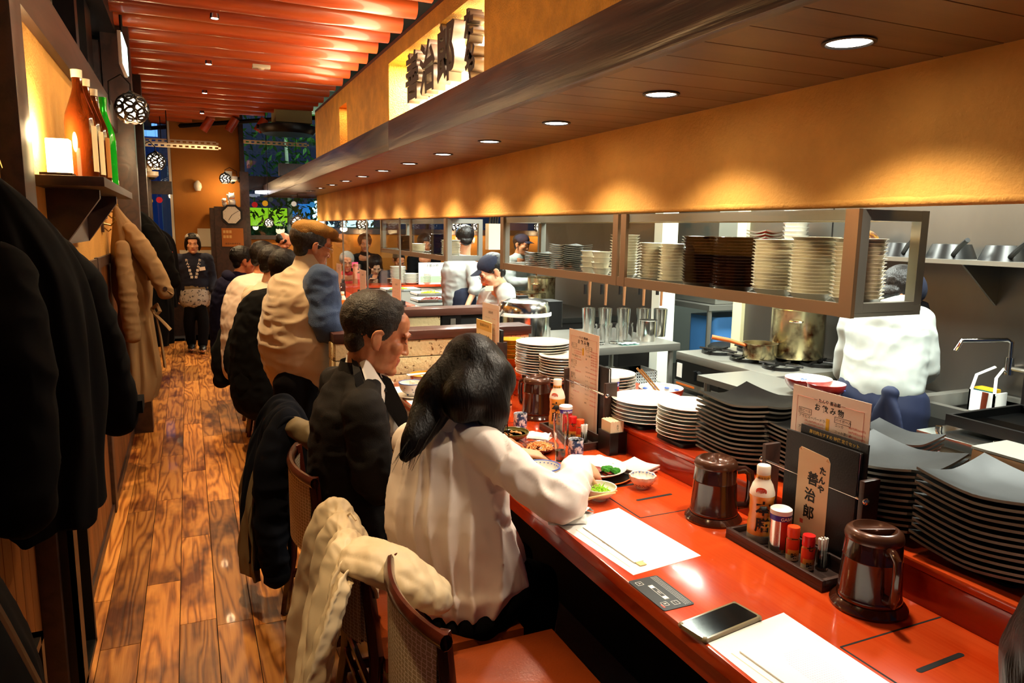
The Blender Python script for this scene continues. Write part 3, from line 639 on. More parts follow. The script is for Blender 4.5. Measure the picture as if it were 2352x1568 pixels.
# ---- wall shelf with pots and pans
t = thing('wall_shelf', 'long stainless wall shelf high on the steel kitchen wall', 'shelf', (3.18, 0.4, 1.47))
MB().box((0, 0, 0), (0.32, 3.3, 0.02)).build('shelf_board', 'steel', t)
for y in (0.3, 1.8, 3.1): MB().prism([(0.32, 0), (0.05, 0), (0.32, -0.2)], y, y + 0.01, 'y').build('bracket', 'steel', t)
pot('stock_pot', 'large aluminium stock pot at right end of the wall shelf', 'pot', (3.33, 1.78, 1.49), 0.13, 0.24, pm('alu', '#b8b4a4', 0.4, metal=0.8))
for i, (y, r) in enumerate(((2.08, 0.11), (2.34, 0.11), (2.60, 0.1))):
    t = thing('frying_pan', ('black frying pan turned over beside the aluminium pot', 'middle black pan on the wall shelf', 'left black pan on the wall shelf')[i], 'pan', (3.34, y, 1.49))
    MB().lathe([(0, 0.07), (r * .75, 0.068), (r, 0.0), (r - .004, 0.0), (r * .74, 0.062), (0, 0.064)], 28).build('body', 'black_plastic', t)
    MB().tube([(-r * .7, -r * .6, 0.02), (-r * 1.2, -r * 1.2, 0.06), (-r * 1.5, -r * 1.7, 0.09)], 0.011, 8).build('handle', 'black_plastic', t)
t = thing('food_bag', 'clear bag of brown and yellow ingredients on the wall shelf', 'bag', (3.34, 2.85, 1.49))
def bagf(u, v):
    a = 2 * PI * u; r = 0.085 * math.sin(PI * min(v + 0.08, 1)) ** 0.5 * (1 + 0.15 * noise.noise((math.cos(a) * 2, math.sin(a) * 2, v * 4))); return (r * math.cos(a), r * math.sin(a), v * 0.15)
MB().grid(bagf, 28, 12, True).build('bag_body', pm('bagfood', '#b88a30', 0.3, var=0.7, vscale=14, col2='#5a2a10', contrast=(.45, .55)), t)

# ---- sink, faucet, soap caddy, griddle machine
t = thing('sink', 'stainless sink with round drain at the steel wall', 'sink', (2.99, 1.76, 0))
MB().box((0, 0, 0.80), (0.50, 0.05, 0.86)).box((0, 0.45, 0.80), (0.50, 0.50, 0.86)).box((0, 0, 0.80), (0.04, 0.5, 0.86)).box((0.46, 0, 0.80), (0.50, 0.5, 0.86)).build('rim', 'steel', t)
MB().box((0.03, 0.04, 0.66), (0.47, 0.46, 0.67)).box((0.03, 0.04, 0.67), (0.04, 0.46, 0.84)).box((0.03, 0.455, 0.67), (0.47, 0.465, 0.84)).box((0.46, 0.04, 0.67), (0.47, 0.46, 0.84)).build('basin', 'steel_wall', t)
MB().lathe([(0.03, 0.671), (0.05, 0.671), (0.05, 0.676), (0.03, 0.676)], 24, cx=0.33, cy=0.25, closed=True).build('drain', 'chrome', t)
MB().box((0, 0, 0), (0.50, 0.04, 0.8)).box((0, 0, 0.0), (0.02, 0.5, 0.80)).build('skirt', 'steel_wall', t)
t = thing('faucet', 'chrome faucet with long spout and lever on the steel wall', 'faucet', (XK, 2.06, 1.0))
MB().cyl((0, 0, 0), (-0.08, 0, 0), 0.016, 12).cyl((-0.08, 0, -0.03), (-0.08, 0, 0.05), 0.02, 12).build('valve_body', 'chrome', t)
MB().tube([(-0.08, 0, 0.04), (-0.08, 0, 0.12), (-0.10, 0.01, 0.13), (-0.25, 0.12, 0.12), (-0.27, 0.13, 0.07)], 0.011, 10).build('spout', 'chrome', t)
MB().tube([(-0.08, 0, 0), (-0.09, -0.1, 0.0), (-0.09, -0.15, 0.03)], 0.010, 8).tube([(-0.09, -0.16, 0.03), (-0.09, -0.19, 0.13)], [0.012, 0.02], 8, flat=0.5).build('lever', 'steel', t)
t = thing('sponge_caddy', 'white caddy with yellow green sponge hanging from the faucet', 'caddy', (3.36, 2.10, 0.76))
MB().box((-0.05, -0.06, 0.0), (0.04, 0.06, 0.01)).box((-0.05, -0.06, 0), (-0.042, 0.06, 0.13)).box((-0.05, -0.06, 0), (0.04, -0.052, 0.13)).box((-0.05, 0.052, 0), (0.04, 0.06, 0.13)).build('holder', 'white_plastic', t)
for s_ in (-1, 1): MB().tube([(-0.045, s_ * 0.055, 0.12), (-0.03, s_ * 0.045, 0.2), (0.06, s_ * 0.02, 0.235)], 0.008, 8, flat=0.5).build('strap', 'white_plastic', t)
MB().box((-0.035, -0.045, 0.04), (0.02, 0.05, 0.145)).build('sponge', pm('sponge', '#d8a810', 0.9), t, bevel=0.008)
MB().box((-0.038, -0.04, 0.10), (-0.03, 0.05, 0.135)).build('scourer', pm('scour', '#10524a', 0.9), t)
MB().tube([(-0.055, -0.01, -0.07), (-0.055, -0.02, 0.13)], [0.011, 0.015], 8, flat=0.5).build('brush_handle', pm('brown_plastic', '#6a2c18', 0.4), t)
t = thing('griddle_machine', 'stainless electric griddle with green digital display and black pan', 'griddle', (2.42, 1.46, 0))
MB().box((0, 0, 0.60), (0.55, 0.28, 0.86)).build('body', pm('mach', '#8c8a7c', 0.45, metal=0.5), t)
MB().box((-0.012, -0.012, 0.86), (0.56, 0.29, 0.895)).build('top_rim', 'steel_bright', t, bevel=0.005)
MB().box((0.10, -.12, 0.91), (0.53, 0.26, 0.92)).box((0.10, -.12, 0.92), (0.115, 0.26, 0.95)).box((0.515, -.12, 0.92), (0.53, 0.26, 0.95)).box((0.115, -.12, 0.92), (0.515, -.105, 0.95)).box((0.115, 0.245, 0.92), (0.515, 0.26, 0.95)).build('griddle_pan', 'black_plastic', t)
MB().box((-0.008, 0.05, 0.745), (0, 0.15, 0.83)).build('display_panel', 'dark_steel', t)
MB().box((-0.011, 0.06, 0.785), (-0.008, 0.14, 0.82)).build('display', 'black_plastic', t)
put(text('6.30', 0.030, mat=pm('led', '#80ff20', emit='#9cff10', estr=2.5), bold=0.001), t, (-0.0125, 0.10, 0.802), (PI / 2, 0, -PI / 2))
MB().lathe([(0, 0), (0.026, 0), (0.026, 0.002), (0, 0.002)], 24, Matrix.Translation((-0.003, 0.225, 0.835)) @ Matrix.Rotation(PI / 2, 4, 'Y') @ Matrix.Scale(0.5, 4, (1, 0, 0))).build('badge', 'red_ink', t)
MB().box((-0.003, 0.17, 0.74), (0, 0.25, 0.80)).build('sticker', pm('sticker', '#d8d6cc', 0.5), t)
MB().box((0, 0, 0), (0.54, 0.28, 0.60)).build('cabinet', 'steel_wall', t)
for y in (0.03, 0.24): MB().cyl((0.04, y, 0.89), (0.04, y, 0.915), 0.012, 10).build('foot', 'chrome', t)
MB().box((0.535, -.12, 0.94), (0.555, 0.26, 1.30)).build('raised_lid', 'dark_steel', t)
t = thing('steel_box', 'stainless box in reflected brown at right frame edge behind the black plates', 'box', (1.78, 0.78, LT))
MB().box((0.0, 0, 0), (0.14, 0.36, 0.19)).build('box_body', 'steel_wood_reflection', t, bevel=0.008)
MB().box((0.0, 0, 0.19), (0.14, 0.36, 0.196)).build('lid', 'steel', t)
t = thing('curtain_panel', 'pale translucent plastic strip at the right edge of the kitchen', 'panel', (2.2, 0.86, 0.9))
MB().prism([(0, 0), (0.25, 0), (0.25, 0.35), (0.12, 0.35), (0.03, 0.28)], 0, 0.012, 'y').build('strip', 'cream_wall', t)

# ---- rear room
t = thing('ice_machine', 'stainless ice machine with slotted vent seen through the kitchen doorway', 'machine', (4.15, 5.0, 0))
MB().box((0, 0, 0.98), (0.75, 0.6, 1.8)).build('cabinet', pm('ice', '#9a988e', 0.4, metal=0.7), t)
for i in range(12):
    for j in range(3): MB().box((0.03 + j * 0.11, -0.004, 1.02 + i * 0.018), (0.12 + j * 0.11, 0.001, 1.03 + i * 0.018)).build('vent_slit', 'black_void', t)
for x in (0.13, 0.26): MB().cyl((x, 0, 1.3), (x, -0.03, 1.3), 0.025 if x < .2 else .018, 14).build('dial', 'chrome', t)
MB().box((0.38, -0.01, 1.17), (0.56, 0, 1.36)).build('notice_card', pm('card', '#7880b8', 0.5), t)
MB().box((0.40, -0.013, 1.2), (0.54, -0.01, 1.35)).build('notice_paper', 'paper', t)
t = thing('rear_table', 'steel table carrying the ice machine in the rear room', 'table', (4.05, 4.95, 0))
MB().box((0, 0, 0.93), (1.0, 0.65, 0.975)).build('table_top', 'steel', t)
for x in (0.03, 0.95):
    for y in (0.03, 0.6): MB().cyl((x, y, 0), (x, y, 0.93), 0.022, 10).build('leg', 'steel', t)
t = thing('waste_bin', 'pale grey lined bin beside the ice machine', 'bin', (4.75, 4.55, 0))
MB().lathe([(0, 0), (0.19, 0), (0.235, 0.92), (0.25, 0.96), (0.24, 0.98), (0.225, 0.95), (0, 0.5)], 28).build('bin_body', pm('binplastic', '#c8d4d4', 0.5), t)
def lin_f(u, v): a = 2 * PI * u; r = 0.262 - 0.03 * v + 0.008 * math.sin(a * 9 + v * 3); return (r * math.cos(a), r * math.sin(a), 1.0 - v * 0.28)
MB().grid(lin_f, 60, 6, True).build('bin_liner', 'white_plastic', t)
t = thing('blue_container', 'light blue plastic container under the rear table', 'container', (4.42, 5.2, 0))
rbox(MB(), (-0.25, -0.18, 0), (0.25, 0.18, 0.86), 0.05).build('container_body', pm('bluep', '#4a86c8', 0.4), t)
t = thing('black_bin', 'black round bin with handles left of the stove', 'bin', (3.82, 4.35, 0))
MB().lathe([(0, 0), (0.17, 0), (0.19, 0.7), (0.2, 0.72), (0.18, 0.74), (0, 0.74)], 24).build('bin_body', 'black_plastic', t)

# ---- steel table with rice cooker, jars, strainers, pot
t = thing('steel_table', 'stainless table left of the stove with a wire shelf below', 'table', (2.05, 3.98, 0))
MB().box((-0.25, 0, 0.80), (0.98, 0.85, 0.85)).build('table_top', 'steel', t, bevel=0.004)
MB().box((-0.25, 0.02, 0.52), (0.96, 0.83, 0.545)).build('lower_shelf', 'steel', t)
for x in (-0.2, 0.93):
    for y in (0.04, 0.8): MB().cyl((x, y, 0), (x, y, 0.8), 0.019, 10).build('leg', 'steel', t)
t = thing('rice_cooker', 'large round stainless rice cooker with black hinge', 'rice cooker', (1.98, 4.25, 0.85))
MB().lathe([(0, 0), (0.165, 0), (0.172, 0.02), (0.172, 0.2)], 48).build('body', 'steel_bright', t)
MB().lathe([(0.176, 0.2), (0.176, 0.22), (0.172, 0.225), (0.17, 0.2)], 48, closed=True).build('rim', 'white_plastic', t)
MB().lathe([(0.173, 0.222), (0.172, 0.26), (0.155, 0.29), (0.10, 0.306), (0, 0.312)], 48).build('lid', 'steel_bright', t)
rbox(MB(), (0.12, -0.09, 0.12), (0.24, 0.09, 0.29), 0.02).build('hinge_block', 'black_plastic', t)
MB().tube([(-0.15, -0.02, 0.25), (-0.26, -0.1, 0.16)], 0.008, 8).build('paddle', 'steel', t)
MB().box((-0.05, -0.01, 0.30), (0.02, 0.03, 0.325)).build('lid_handle', 'black_plastic', t)
for i in range(5):
    u = (1343, 1372, 1405, 1440, 1470)[i]; q = photo_y(u, 760, 4.55)
    lab = ('first', 'second', 'third', 'fourth', 'fifth')[i] + ' wooden-handled noodle strainer from the left'
    t = thing('noodle_strainer', lab, 'strainer', (q.x, 4.5 - 0.05 * i, 0.85))
    MB().tube([(0, 0, 0.22), (0.01, 0.01, 0.42)], [0.012, 0.015], 8, flat=0.6).build('handle', pm('hwood', '#8a5a34', 0.5), t)
    MB().tube([(0.01, 0.01, 0.42), (0.018, 0, 0.44), (0.028, 0.0, 0.45), (0.03, 0, 0.438), (0.018, 0, 0.432)], 0.003, 6).build('hook', 'chrome', t)
    MB().tube([(-0.035, 0, 0.30), (-0.035, 0, 0.37)], 0.012, 8).build('clip', 'black_plastic', t)
    MB().lathe([(0.04, 0.0), (0.045, 0.1), (0.05, 0.2), (0.047, 0.2), (0.042, 0.1), (0.037, 0.004), (0, 0.0)], 20).build('basket', 'steel_bright', t)
for i, u in enumerate((1378, 1410, 1442)):
    q = photo_y(u, 770, 4.12); t = thing('glass_jar', ('left', 'middle', 'right')[i] + ' clear glass jar on the steel table', 'jar', (q.x, 4.12, 0.85))
    MB().lathe([(0, 0.0), (0.034, 0), (0.036, 0.01), (0.036, 0.10), (0.03, 0.12), (0.034, 0.135), (0.031, 0.135), (0.027, 0.12), (0.033, 0.1), (0.033, 0.012), (0, 0.012)], 24).build('jar_body', 'glass_clear', t)
q = photo_y(1488, 770, 4.15)
pot('inner_pot', 'polished cylindrical steel pot at right end of the table', 'pot', (q.x, 4.15, 0.85), 0.058, 0.145, 'steel_bright', handles=0)
q = photo_y(1450, 775, 4.02); single('folded_cloth', MB().grid(lambda u, v: (u * 0.13, v * 0.07, 0.008 + 0.006 * noise.noise((u * 5, v * 4, 0))), 14, 8).grid(lambda u, v: (u * 0.13, v * 0.07, 0.0), 2, 2), pm('teal_cloth', '#a8dcd0', 0.9), 'pale teal folded cloth beside the polished pot', 'cloth', (q.x - 0.07, 4.01, 0.851))
t = thing('wire_basket', 'white plastic mesh basket on the lower shelf of the steel table', 'basket', (2.62, 4.05, 0.546))
mb = MB()
for i in range(16):
    for (a, b) in (((i * 0.018, 0), (i * 0.018, 0.003)),): mb.box((a[0], -0.002, 0.0), (a[0] + 0.006, 0.002, 0.11))
for k in range(6): mb.box((0, -0.002, k * 0.02), (0.28, 0.002, k * 0.02 + 0.006))
mb.build('front_mesh', 'white_plastic', t)
MB().box((0, 0, 0), (0.28, 0.2, 0.004)).box((0, 0.2, 0), (0.28, 0.204, 0.11)).box((0, 0, 0), (0.003, 0.2, 0.11)).box((0.277, 0, 0), (0.28, 0.2, 0.11)).build('basket_body', 'white_plastic', t)
t = thing('food_bag', 'clear plastic food bag on the lower shelf beside the mesh basket', 'bag', (2.45, 4.2, 0.546))
MB().grid(bagf, 28, 12, True).build('bag_body', pm('greenfood', '#a0a060', 0.3, var=0.5, vscale=14, col2='#3a6a28'), t)
# boiling pots at the rear left
for i, (u, v, y, r, h, lb) in enumerate(((1218, 690, 5.6, 0.13, 0.17, 'wide dented pot behind the nearer cook'), (1243, 690, 6.1, 0.13, 0.26, 'tall stained pot behind the wide dented pot'), (1262, 712, 5.3, 0.10, 0.07, 'flat pan on rear stove'))):
    q = photo_y(u, v, y); pot('cooking_pot', lb, 'pot', (q.x, y, 0.90), r, h, burnt)
t = thing('rear_stove', 'dark rear stove carrying the stained pots', 'stove', (2.45, 5.1, 0))
MB().box((0, 0, 0), (0.8, 1.3, 0.86)).build('body', 'dark_steel', t)
MB().box((-0.01, -0.01, 0.86), (0.81, 1.31, 0.90)).build('top', 'black_plastic', t)

# ================================================================ STACKS ON THE LEDGE
LZ = LT
def round_plate_mesh(r, h=0.02, mat='white_ceramic', n=40):
    me = MB().lathe([(0, 0.003), (r * 0.55, 0.003), (r * 0.57, 0), (r * 0.62, 0.001), (r * 0.7, 0.006), (r * 0.985, h * 0.86), (r, h * 0.95), (r * 0.99, h), (r * 0.94, h * 0.93), (r * 0.68, 0.009), (0, 0.008)], n).mesh('plate'); me.materials.append(M[mat]); return me
def square_plate_mesh(a, lift, th=0.006, mat='black_ceramic', N=13):
    mb = MB()
    def top(u, v, dz):
        x, y = (u - 0.5) * 2, (v - 0.5) * 2; m = max(abs(x), abs(y)); c = (abs(x) * abs(y)) ** 1.5
        rr = 1 - 0.10 * (1 - c) * (1 if m > .9 else m) * 0.0
        z = lift * (0.35 * max(0, m - 0.45) / 0.55 + 0.65 * c) 
        k = a / 2 * (1 - 0.03 * (1 - min(abs(x), abs(y))) )
        return (x * k, y * k, z + dz)
    mb.grid(lambda u, v: top(u, v, th), N, N); o = len(mb.v); mb.grid(lambda u, v: top(u, v, 0.0), N, N)
    ring = [(i, 0) for i in range(N)] + [(N - 1, j) for j in range(1, N)] + [(i, N - 1) for i in range(N - 2, -1, -1)] + [(0, j) for j in range(N - 2, 0, -1)]
    idx = [i * N + j for i, j in ring]; mb.cur = 1
    for k in range(len(idx)):
        k2 = (k + 1) % len(idx); mb.f.append([idx[k], idx[k2], o + idx[k2], o + idx[k]]); mb.m.append(1)
    me = mb.mesh('plate'); me.materials.append(M[mat]); me.materials.append(M['black_edge']); return me
def plural(w_):
    a = w_.split(' in ')[0]; return w_.replace(a, a + ('es' if a.endswith('sh') else 's'), 1)
def stack(name, me, n, loc, dz, label_top, label_rest, cat='plate', group=None, jit=0.003, rz=0.0, rjit=0.03, seed=0):
    random.seed(seed)
    for i in range(n):
        o = bpy.data.objects.new(name, me); COL.objects.link(o)
        o.location = (loc[0] + random.uniform(-jit, jit), loc[1] + random.uniform(-jit, jit), loc[2] + i * dz); o.rotation_euler = (0, 0, rz + random.uniform(-rjit, rjit))
        w_ = label_rest; k = n - 1 - i
        tag(o, label_top if k == 0 else ((ORD[k] + ' from top, ') if k < n - 1 else 'bottom ') + w_, cat, group or plural(label_rest))
pl26 = round_plate_mesh(0.134); pl22 = round_plate_mesh(0.11); pl20 = round_plate_mesh(0.10)
WS = [(pl26, 13, (1.56, 3.13), 'leftmost tall white stack on the ledge'), (pl22, 10, (1.575, 2.95), 'white stack left of the upright drinks menu'), (pl22, 8, (1.62, 2.60), 'white stack behind the upright drinks menu'),
      (pl26, 6, (1.555, 2.225), 'wide low white stack behind the napkin holder'), (pl22, 9, (1.56, 1.985), 'white stack beside the first black stack')]
for i, (me, n, (x, y), w_) in enumerate(WS):
    single('plate_base', rbox(MB(), (-0.08, -0.08, 0), (0.08, 0.08, 0.012), 0.02), 'black_plastic', 'dark base under the ' + w_, 'tray', (x, y, LZ))  # dark slab that lifts each stack off the ledge
    stack('plate', me, n, (x, y, LZ + 0.013), 0.0125 if n != 6 else 0.0138, 'top plate of the ' + w_, 'round white plate in ' + w_, seed=i)
bk = square_plate_mesh(0.25, 0.034); bk2 = square_plate_mesh(0.21, 0.028)
BS = [(bk, 13, (1.61, 1.725), 0.25, 'leftmost black stack'), (bk2, 11, (1.655, 1.515), 0.2, 'black stack behind the menu stand post'), (bk, 11, (1.585, 1.21), 0.15, 'black stack right of the menu books'), (bk, 12, (1.595, 0.935), 0.05, 'nearest black stack at right edge'), (bk2, 9, (1.86, 1.44), 0.1, 'small black stack farthest back')]
for i, (me, n, (x, y), rz, w_) in enumerate(BS):
    a26 = me is bk
    single('plate_base', rbox(MB(), (-0.08, -0.08, 0), (0.08, 0.08, 0.006), 0.02), 'black_plastic', 'dark base under the ' + w_, 'tray', (x, y, LZ))
    stack('square_plate', me, n, (x, y, LZ + 0.007), 0.0146 if a26 else 0.0138, 'top square plate of ' + w_, 'square black plate in ' + w_, seed=20 + i, jit=0.004, rz=rz, rjit=0.05)

# ================================================================ INSIDE THE SHELF CABINETS
SZ = 1.373
def bowl_mesh(r, h, mat, n=32, foot=0.45):
    me = MB().lathe([(0, 0.004), (r * foot, 0.004), (r * foot, 0), (r * foot + 0.003, 0.003), (r * 0.80, h * 0.55), (r * 0.93, h * 0.9), (r, h * 0.97), (r, h), (r * 0.95, h * 0.99), (r * 0.86, h * 0.8), (r * foot, 0.008), (0, 0.007)], n).mesh('bowl'); me.materials.append(M[mat]); return me
sb1 = bowl_mesh(0.078, 0.036, 'cream_ceramic'); sb2 = bowl_mesh(0.07, 0.026, 'cream_ceramic'); sbk = bowl_mesh(0.085, 0.03, pm('dark_glaze', '#38221a', 0.16, coat=.7).name); tea = bowl_mesh(0.05, 0.045, 'cream_ceramic')
M['dark_glaze'] = MATS['dark_glaze']
XS = 1.88
for i, (y, n, me, dz, w_) in enumerate(((1.610, 16, sb1, 0.0118, 'cream stack nearest the open shelf end'), (1.785, 17, sb1, 0.0112, 'second cream bowl stack from the shelf end'), (1.96, 16, sb1, 0.0112, 'third cream bowl stack from the shelf end'),
     (2.16, 17, sbk, 0.0112, 'dark glazed stack beside the cream stacks'), (2.355, 17, sbk, 0.0112, 'second dark glazed stack'), (2.535, 13, sb2, 0.0125, 'pale dish stack left of the dark ones'), (2.69, 13, sb2, 0.0125, 'pale stack just right of the double post'), (2.93, 15, sb2, 0.013, 'pale dish stack left of the double post'))):
    stack('dish', me, n, (XS, y, SZ), dz, 'top dish of ' + w_, 'round dish in ' + w_, 'dish', seed=50 + i, jit=0.0012)
for i, (x, y, n) in enumerate(((1.87, 3.12, 4), (1.88, 3.25, 4))): stack('tea_bowl', tea, n, (x, y, SZ), 0.026, 'uppermost bowl in the %s short stack on the shelf' % ('right', 'left')[i], 'small white bowl in the %s short stack on the shelf' % ('right', 'left')[i], 'bowl', seed=70 + i)
for i, (y, n, a) in enumerate(((3.46, 14, 0.17), (3.78, 9, 0.17), (2.62, 3, 0.2))):
    x = XS if i < 2 else 1.94
    if i == 2: continue
    stack('black_dish', square_plate_mesh(a, 0.012, 0.005), n, (x, y, SZ), 0.0105, 'top of the %s black square stack on the shelf' % ('right', 'left')[i], 'black square dish in the %s black stack on the shelf' % ('right', 'left')[i], 'dish', seed=80 + i, jit=0.002)
for i, (y, n, me, w_) in enumerate(((5.45, 9, sb1, 'white stack at open end of the far shelf'), (5.75, 13, sbk, 'brown dish stack on the far shelf'), (6.35, 6, sb2, 'pale dish stack behind the far shelf post'), (6.75, 11, sbk, 'dark dish stack at left of the far shelf'))):
    stack('dish', me, n, (1.89, y, SZ), 0.0125, 'top dish of ' + w_, 'round dish in ' + w_, 'dish', seed=90 + i)
# stacks on the wall shelf
stack('bowl', bowl_mesh(0.075, 0.05, 'white_ceramic'), 9, (3.33, 3.32, 1.49), 0.024, 'top bowl of the white stack on the wall shelf', 'white bowl in the tall stack on the wall shelf', 'bowl', seed=95)
rb = pm('red_lacquer', '#9a1c0c', 0.35); M['red_lacquer'] = rb
stack('red_box', square_plate_mesh(0.17, 0.02, 0.008, 'red_lacquer'), 6, (3.33, 3.56, 1.49), 0.02, 'topmost red lacquer tray on the wall shelf', 'red lacquer tray on the wall shelf', 'tray', seed=96)
# white plates on the far red ledge
for i, (u, n, dz) in enumerate(((915, 14, 0.0155), (945, 9, 0.014), (978, 9, 0.014), (1017, 9, 0.015))):
    q = photo_y(u, 640, 8.84); stack('plate', pl20, n, (q.x, 8.86, 0.902), dz, 'top plate of %s white stack from the left on the far ledge' % ('first', 'second', 'third', 'fourth')[i], 'white plate in %s stack from the left on the far ledge' % ('first', 'second', 'third', 'fourth')[i], seed=100 + i)

# ================================================================ THINGS ON THE COUNTER
FACE = (PI / 2, 0, -PI / 2)      # lettering that faces the aisle (-X)
def wrap(o, parent, r, a0, z, name=None):
    for v in o.data.vertices: a = a0 + v.co.x / r; v.co = (r * math.cos(a), r * math.sin(a), z + v.co.y)
    o.parent = parent; return o
def band(t, r, a0, a1, z0, z1, mat, name='label_band', n=24, r2=None):
    r2 = r2 or r
    return MB().grid(lambda u, v: ((r + (r2 - r) * v) * math.cos(a0 + (a1 - a0) * u), (r + (r2 - r) * v) * math.sin(a0 + (a1 - a0) * u), z0 + (z1 - z0) * v), n, 2).build(name, mat, t)
choc = pm('brown_smoke', '#38180c', 0.16, spec=0.6, coat=0.5, var=0.2, vscale=5)
chocb = pm('brown_satin', '#4e2c1c', 0.28, metal=0.35, coat=0.3)
def pitcher(label, x, y, a, lid=True):
    t = thing('water_pitcher', label, 'pitcher', (x, y, CT), a)
    MB().lathe([(0, 0), (0.080, 0), (0.081, 0.006), (0.076, 0.013), (0.069, 0.02), (0.066, 0.02), (0, 0.02)], 48).build('base_plate', choc, t)
    MB().lathe([(0, 0.02), (0.066, 0.02), (0.068, 0.026), (0.0665, 0.031), (0.0655, 0.034), (0.061, 0.115), (0.0615, 0.117), (0.0605, 0.119), (0.0585, 0.158)], 48).build('body', choc, t)
    MB().lathe([(0.060, 0.158), (0.061, 0.164), (0.058, 0.174), (0.050, 0.181), (0.045, 0.182), (0.040, 0.174), (0.030, 0.166), (0.0, 0.163)], 48).build('lid', chocb, t)
    MB().box((-0.007, -0.044, 0.163), (0.007, 0.044, 0.181)).build('lid_bar', chocb, t, bevel=0.003)
    MB().tube([(0.059, 0, 0.150), (0.080, 0, 0.154), (0.094, 0, 0.146), (0.098, 0, 0.12), (0.097, 0, 0.07), (0.090, 0, 0.05), (0.065, 0, 0.045)], 0.0085, 10, flat=1.4).build('handle', choc, t)
    return t
pitcher('nearest dark brown pitcher with round base at the right end of the counter', 1.352, 1.055, math.radians(-112))
pitcher('dark brown pitcher left of the nearest menu stand', 1.352, 1.585, math.radians(-38))
pitcher('dark brown pitcher behind the blue patterned cups, handle to the left', 1.372, 2.80, math.radians(115))

bt_o = pm('sauce_orange', '#e89a3c', 0.25, coat=0.3); bt_w = pm('sauce_cap', '#fff2dc', 0.3)
def sauce(t_label, x, y, z=CT + 0.012, big=True, a=-2.28, group=None):
    t = thing('sauce_bottle', t_label, 'bottle', (x, y, z), 0, group)
    MB().lathe([(0, 0), (0.030, 0), (0.033, 0.004), (0.033, 0.022)], 32).build('base', pm('frost', '#cfc6b4', 0.3), t)
    MB().lathe([(0.033, 0.022), (0.033, 0.05), (0.031, 0.058), (0.0315, 0.066), (0.0295, 0.078), (0.031, 0.09), (0.0305, 0.112), (0.0325, 0.122), (0.0325, 0.128)], 32).build('label_sleeve', bt_o, t)
    MB().lathe([(0.0325, 0.128), (0.032, 0.135), (0.026, 0.155), (0.0185, 0.168), (0.0185, 0.172)], 32).build('shoulder', bt_w, t)
    MB().lathe([(0.0187, 0.165), (0.0175, 0.182), (0.017, 0.182)], 32).build('neck_band', bt_o, t)
    MB().lathe([(0.0175, 0.182), (0.0178, 0.203), (0.016, 0.206), (0, 0.206)], 28).build('cap', bt_w, t)
    if big:
        wrap(text('本', 0.040, bold=0.0012), t, 0.0325, a + 0.12, 0.095)
        wrap(text('膳', 0.040, bold=0.0010), t, 0.0335, a + 0.12, 0.050)
        wrap(text('美味和食', 0.0085), t, 0.0188, a, 0.174)
        wrap(text('食塩分ひかえめ\n四種のだし', 0.004, mat='red_ink'), t, 0.0336, a + 0.1, 0.036)
        o = MB().lathe([(0, 0), (0.013, 0), (0.013, 0.001), (0, 0.001)], 24).build('badge', pm('badge_orange', '#e85c20', 0.4), t)
        for v in o.data.vertices: v.co = (v.co.x * 1.1, v.co.y * .8, v.co.z)
        wrap(o, t, 0.031, a - 0.15, 0.143); wrap(text('かつおだし\n濃厚仕立', 0.006, mat='paper'), t, 0.0315, a - 0.15, 0.143)
    return t
def pepper_can(label, x, y, z, a=-2.1, r=0.026):
    t = thing('seasoning_can', label, 'can', (x, y, z))
    MB().lathe([(0, 0), (r, 0), (r + .0007, 0.002), (r, 0.004), (r, 0.10)], 32).build('tin', pm('tin', '#d8d4cc', 0.2, metal=0.9), t)
    MB().lathe([(r + 0.0005, 0.086), (r + 0.0005, 0.102)], 32).build('blue_band', pm('purple_blue', '#3020a8', 0.35), t)
    band(t, r + 0.0006, a - 0.2, a + 1.3, 0.012, 0.086, pm('can_red', '#c83020', 0.35), 'red_label')
    band(t, r + 0.0009, a + 0.3, a + 1.5, 0.004, 0.045, pm('spice', '#6a5018', 0.5, var=0.6, vscale=80), 'spice_picture')
    MB().lathe([(0, 0.115), (r - 0.003, 0.115), (r + 0.001, 0.112), (r + 0.0015, 0.101), (r + 0.0005, 0.101)], 32).build('lid', 'white_plastic', t)
    wrap(text('GABAN', 0.012, mat='paper', bold=0.0003), t, r + 0.0012, a + 0.5, 0.092); return t
def shichimi(label, x, y, z, cap, word, a=-2.1):
    t = thing('spice_bottle', label, 'bottle', (x, y, z))
    MB().lathe([(0, 0), (0.0145, 0), (0.016, 0.003), (0.016, 0.052), (0.0135, 0.058), (0.013, 0.062)], 24).build('glass_body', pm('spice_fill', '#c87838', 0.2, coat=0.4), t)
    MB().lathe([(0.0152, 0.060), (0.0155, 0.082), (0.0145, 0.086), (0, 0.0862)], 24).build('cap', cap, t)
    band(t, 0.0163, a - 1.4, a + 1.6, 0.016, 0.055, pm('spice_red', '#d83818', 0.35), 'label_band')
    band(t, 0.0165, a - 1.0, a + 0.9, 0.016, 0.030, pm('spice_yel', '#f0a040', 0.4), 'label_band')
    band(t, 0.0164, a - 1.4, a + 1.6, 0.002, 0.016, 'cream_wall', 'label_band')
    wrap(text(word, 0.016, bold=0.0004, vertical=True, lead=0.9), t, 0.0168, a, 0.035); return t
